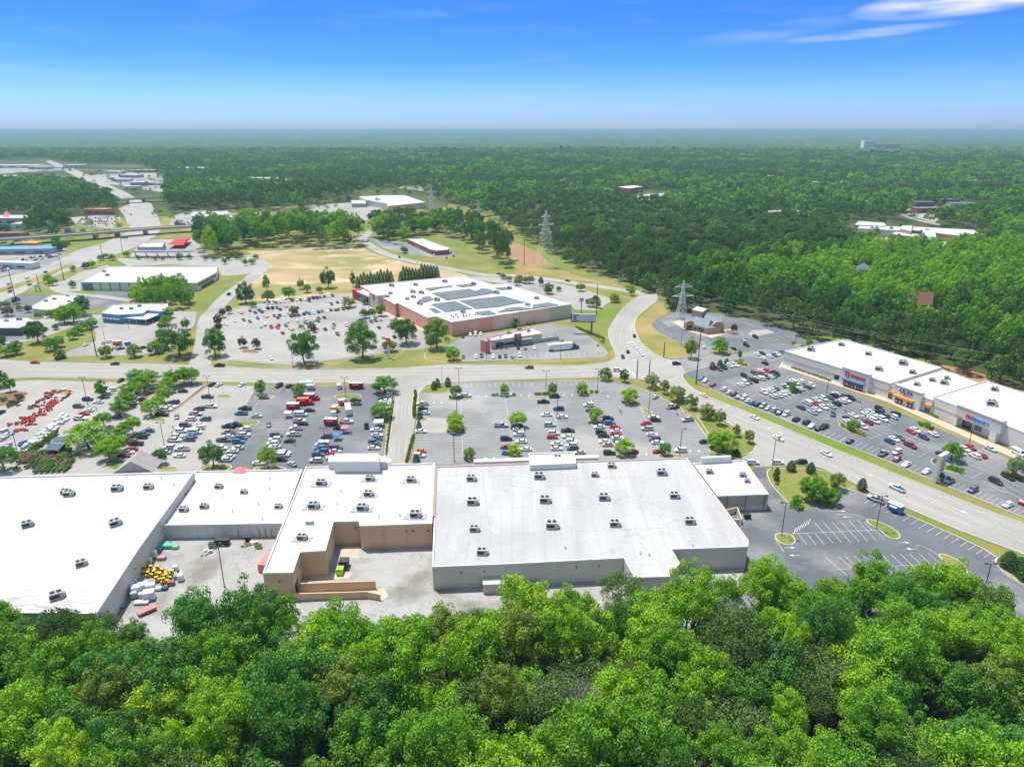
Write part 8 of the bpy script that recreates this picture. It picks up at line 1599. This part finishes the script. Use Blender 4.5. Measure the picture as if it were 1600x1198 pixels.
# the far forest: rolling canopy out to the horizon
nr, na = 230, 760; r0, r1 = 4150.0, 46000.0
rad = r0*(r1/r0)**(np.arange(nr)/(nr-1)); an = np.linspace(-.80, .80, na); RR, AA = np.meshgrid(rad, an, indexing='ij'); g = np.random.default_rng(8)
X_, Y_ = RR*np.sin(AA), RR*np.cos(AA)
hill = 6*np.sin(X_/1700+1)+5*np.sin(Y_/2300) + (np.clip((RR-14000)/16000,0,1))*(20 + 12*np.sin(AA*9+1.0) + 9*np.sin(AA*23) + 7*np.sin(AA*47+2)+5*np.sin(AA*101))*np.clip(1.15-(AA+.15)*1.1,.15,1.4)
bump = np.zeros_like(X_)
for f_, a_ in ((1,4.5),(2,3.5),(4,2.5)):
    h_ = g.normal(size=(nr//f_+2, na//f_+2)); bump += a_*np.kron(h_, np.ones((f_,f_)))[:nr,:na]
Zt = 11 + hill + bump*.8 - (RR**2)/(2*6.371e6)*.0
vco = np.stack([X_,Y_,Zt], -1).reshape(-1,3); idx = np.arange(nr*na).reshape(nr,na)
fc = np.stack([idx[:-1,:-1], idx[:-1,1:], idx[1:,1:], idx[1:,:-1]], -1).reshape(-1,4)
me = bpy.data.meshes.new('far_forest'); me.vertices.add(len(vco)); me.vertices.foreach_set('co', vco.astype(np.float32).ravel()); me.loops.add(len(fc)*4); me.loops.foreach_set('vertex_index', fc.astype(np.int32).ravel()); me.polygons.add(len(fc)); me.polygons.foreach_set('loop_start', np.arange(0,len(fc)*4,4,dtype=np.int32)); me.polygons.foreach_set('loop_total', np.full(len(fc),4,dtype=np.int32)); me.update(); me.validate()
fm = nmat('far_canopy_mat', (.030,.070,.022), (.065,.125,.030), .006, fine=.35, fscale=.03, lo=.36, hi=.64, c3=(.10,.16,.05), s3=.0011)
me.materials.append(fm); fo = link(bpy.data.objects.new('far_forest', me)); tag(fo, 'hazy forest canopy rolling away to the horizon', 'forest', kind='stuff')

# ------------------------------------------------------------------ haze: the air itself
hz_ = MB(); HX, HT = 50000, 123; hz_.add([(-HX,-2000,-1),(HX,-2000,-1),(HX,HX,-1),(-HX,HX,-1),(-HX,-2000,HT),(HX,-2000,HT),(HX,HX,HT),(-HX,HX,HT)], [(0,3,2,1),(4,5,6,7),(0,1,5,4),(1,2,6,5),(2,3,7,6),(3,0,4,7)])
hm = bpy.data.materials.new('haze_air'); hm.use_nodes = True; hn = hm.node_tree.nodes; hn.clear(); ho = hn.new('ShaderNodeOutputMaterial'); hv = hn.new('ShaderNodeVolumePrincipled')
hv.inputs['Color'].default_value = (.36,.62,.72,1); hv.inputs['Density'].default_value = HAZE; hv.inputs['Anisotropy'].default_value = .1; hm.node_tree.links.new(hv.outputs[0], ho.inputs['Volume'])
hb = hz_.build('haze', hm); tag(hb, kind='stuff')

# lettering becomes plain mesh
bpy.context.view_layer.update(); dg = bpy.context.evaluated_depsgraph_get()
for o in [o for o in scene.objects if o.type == 'FONT']:
    me = bpy.data.meshes.new_from_object(o.evaluated_get(dg)); q = bpy.data.objects.new('lettering', me); link(q); mw = o.matrix_world.copy(); q.parent = o.parent
    q.matrix_parent_inverse = o.matrix_parent_inverse.copy(); q.matrix_basis = o.matrix_basis.copy()
    if not me.materials: me.materials.append(o.data.materials[0])
    bpy.data.objects.remove(o)
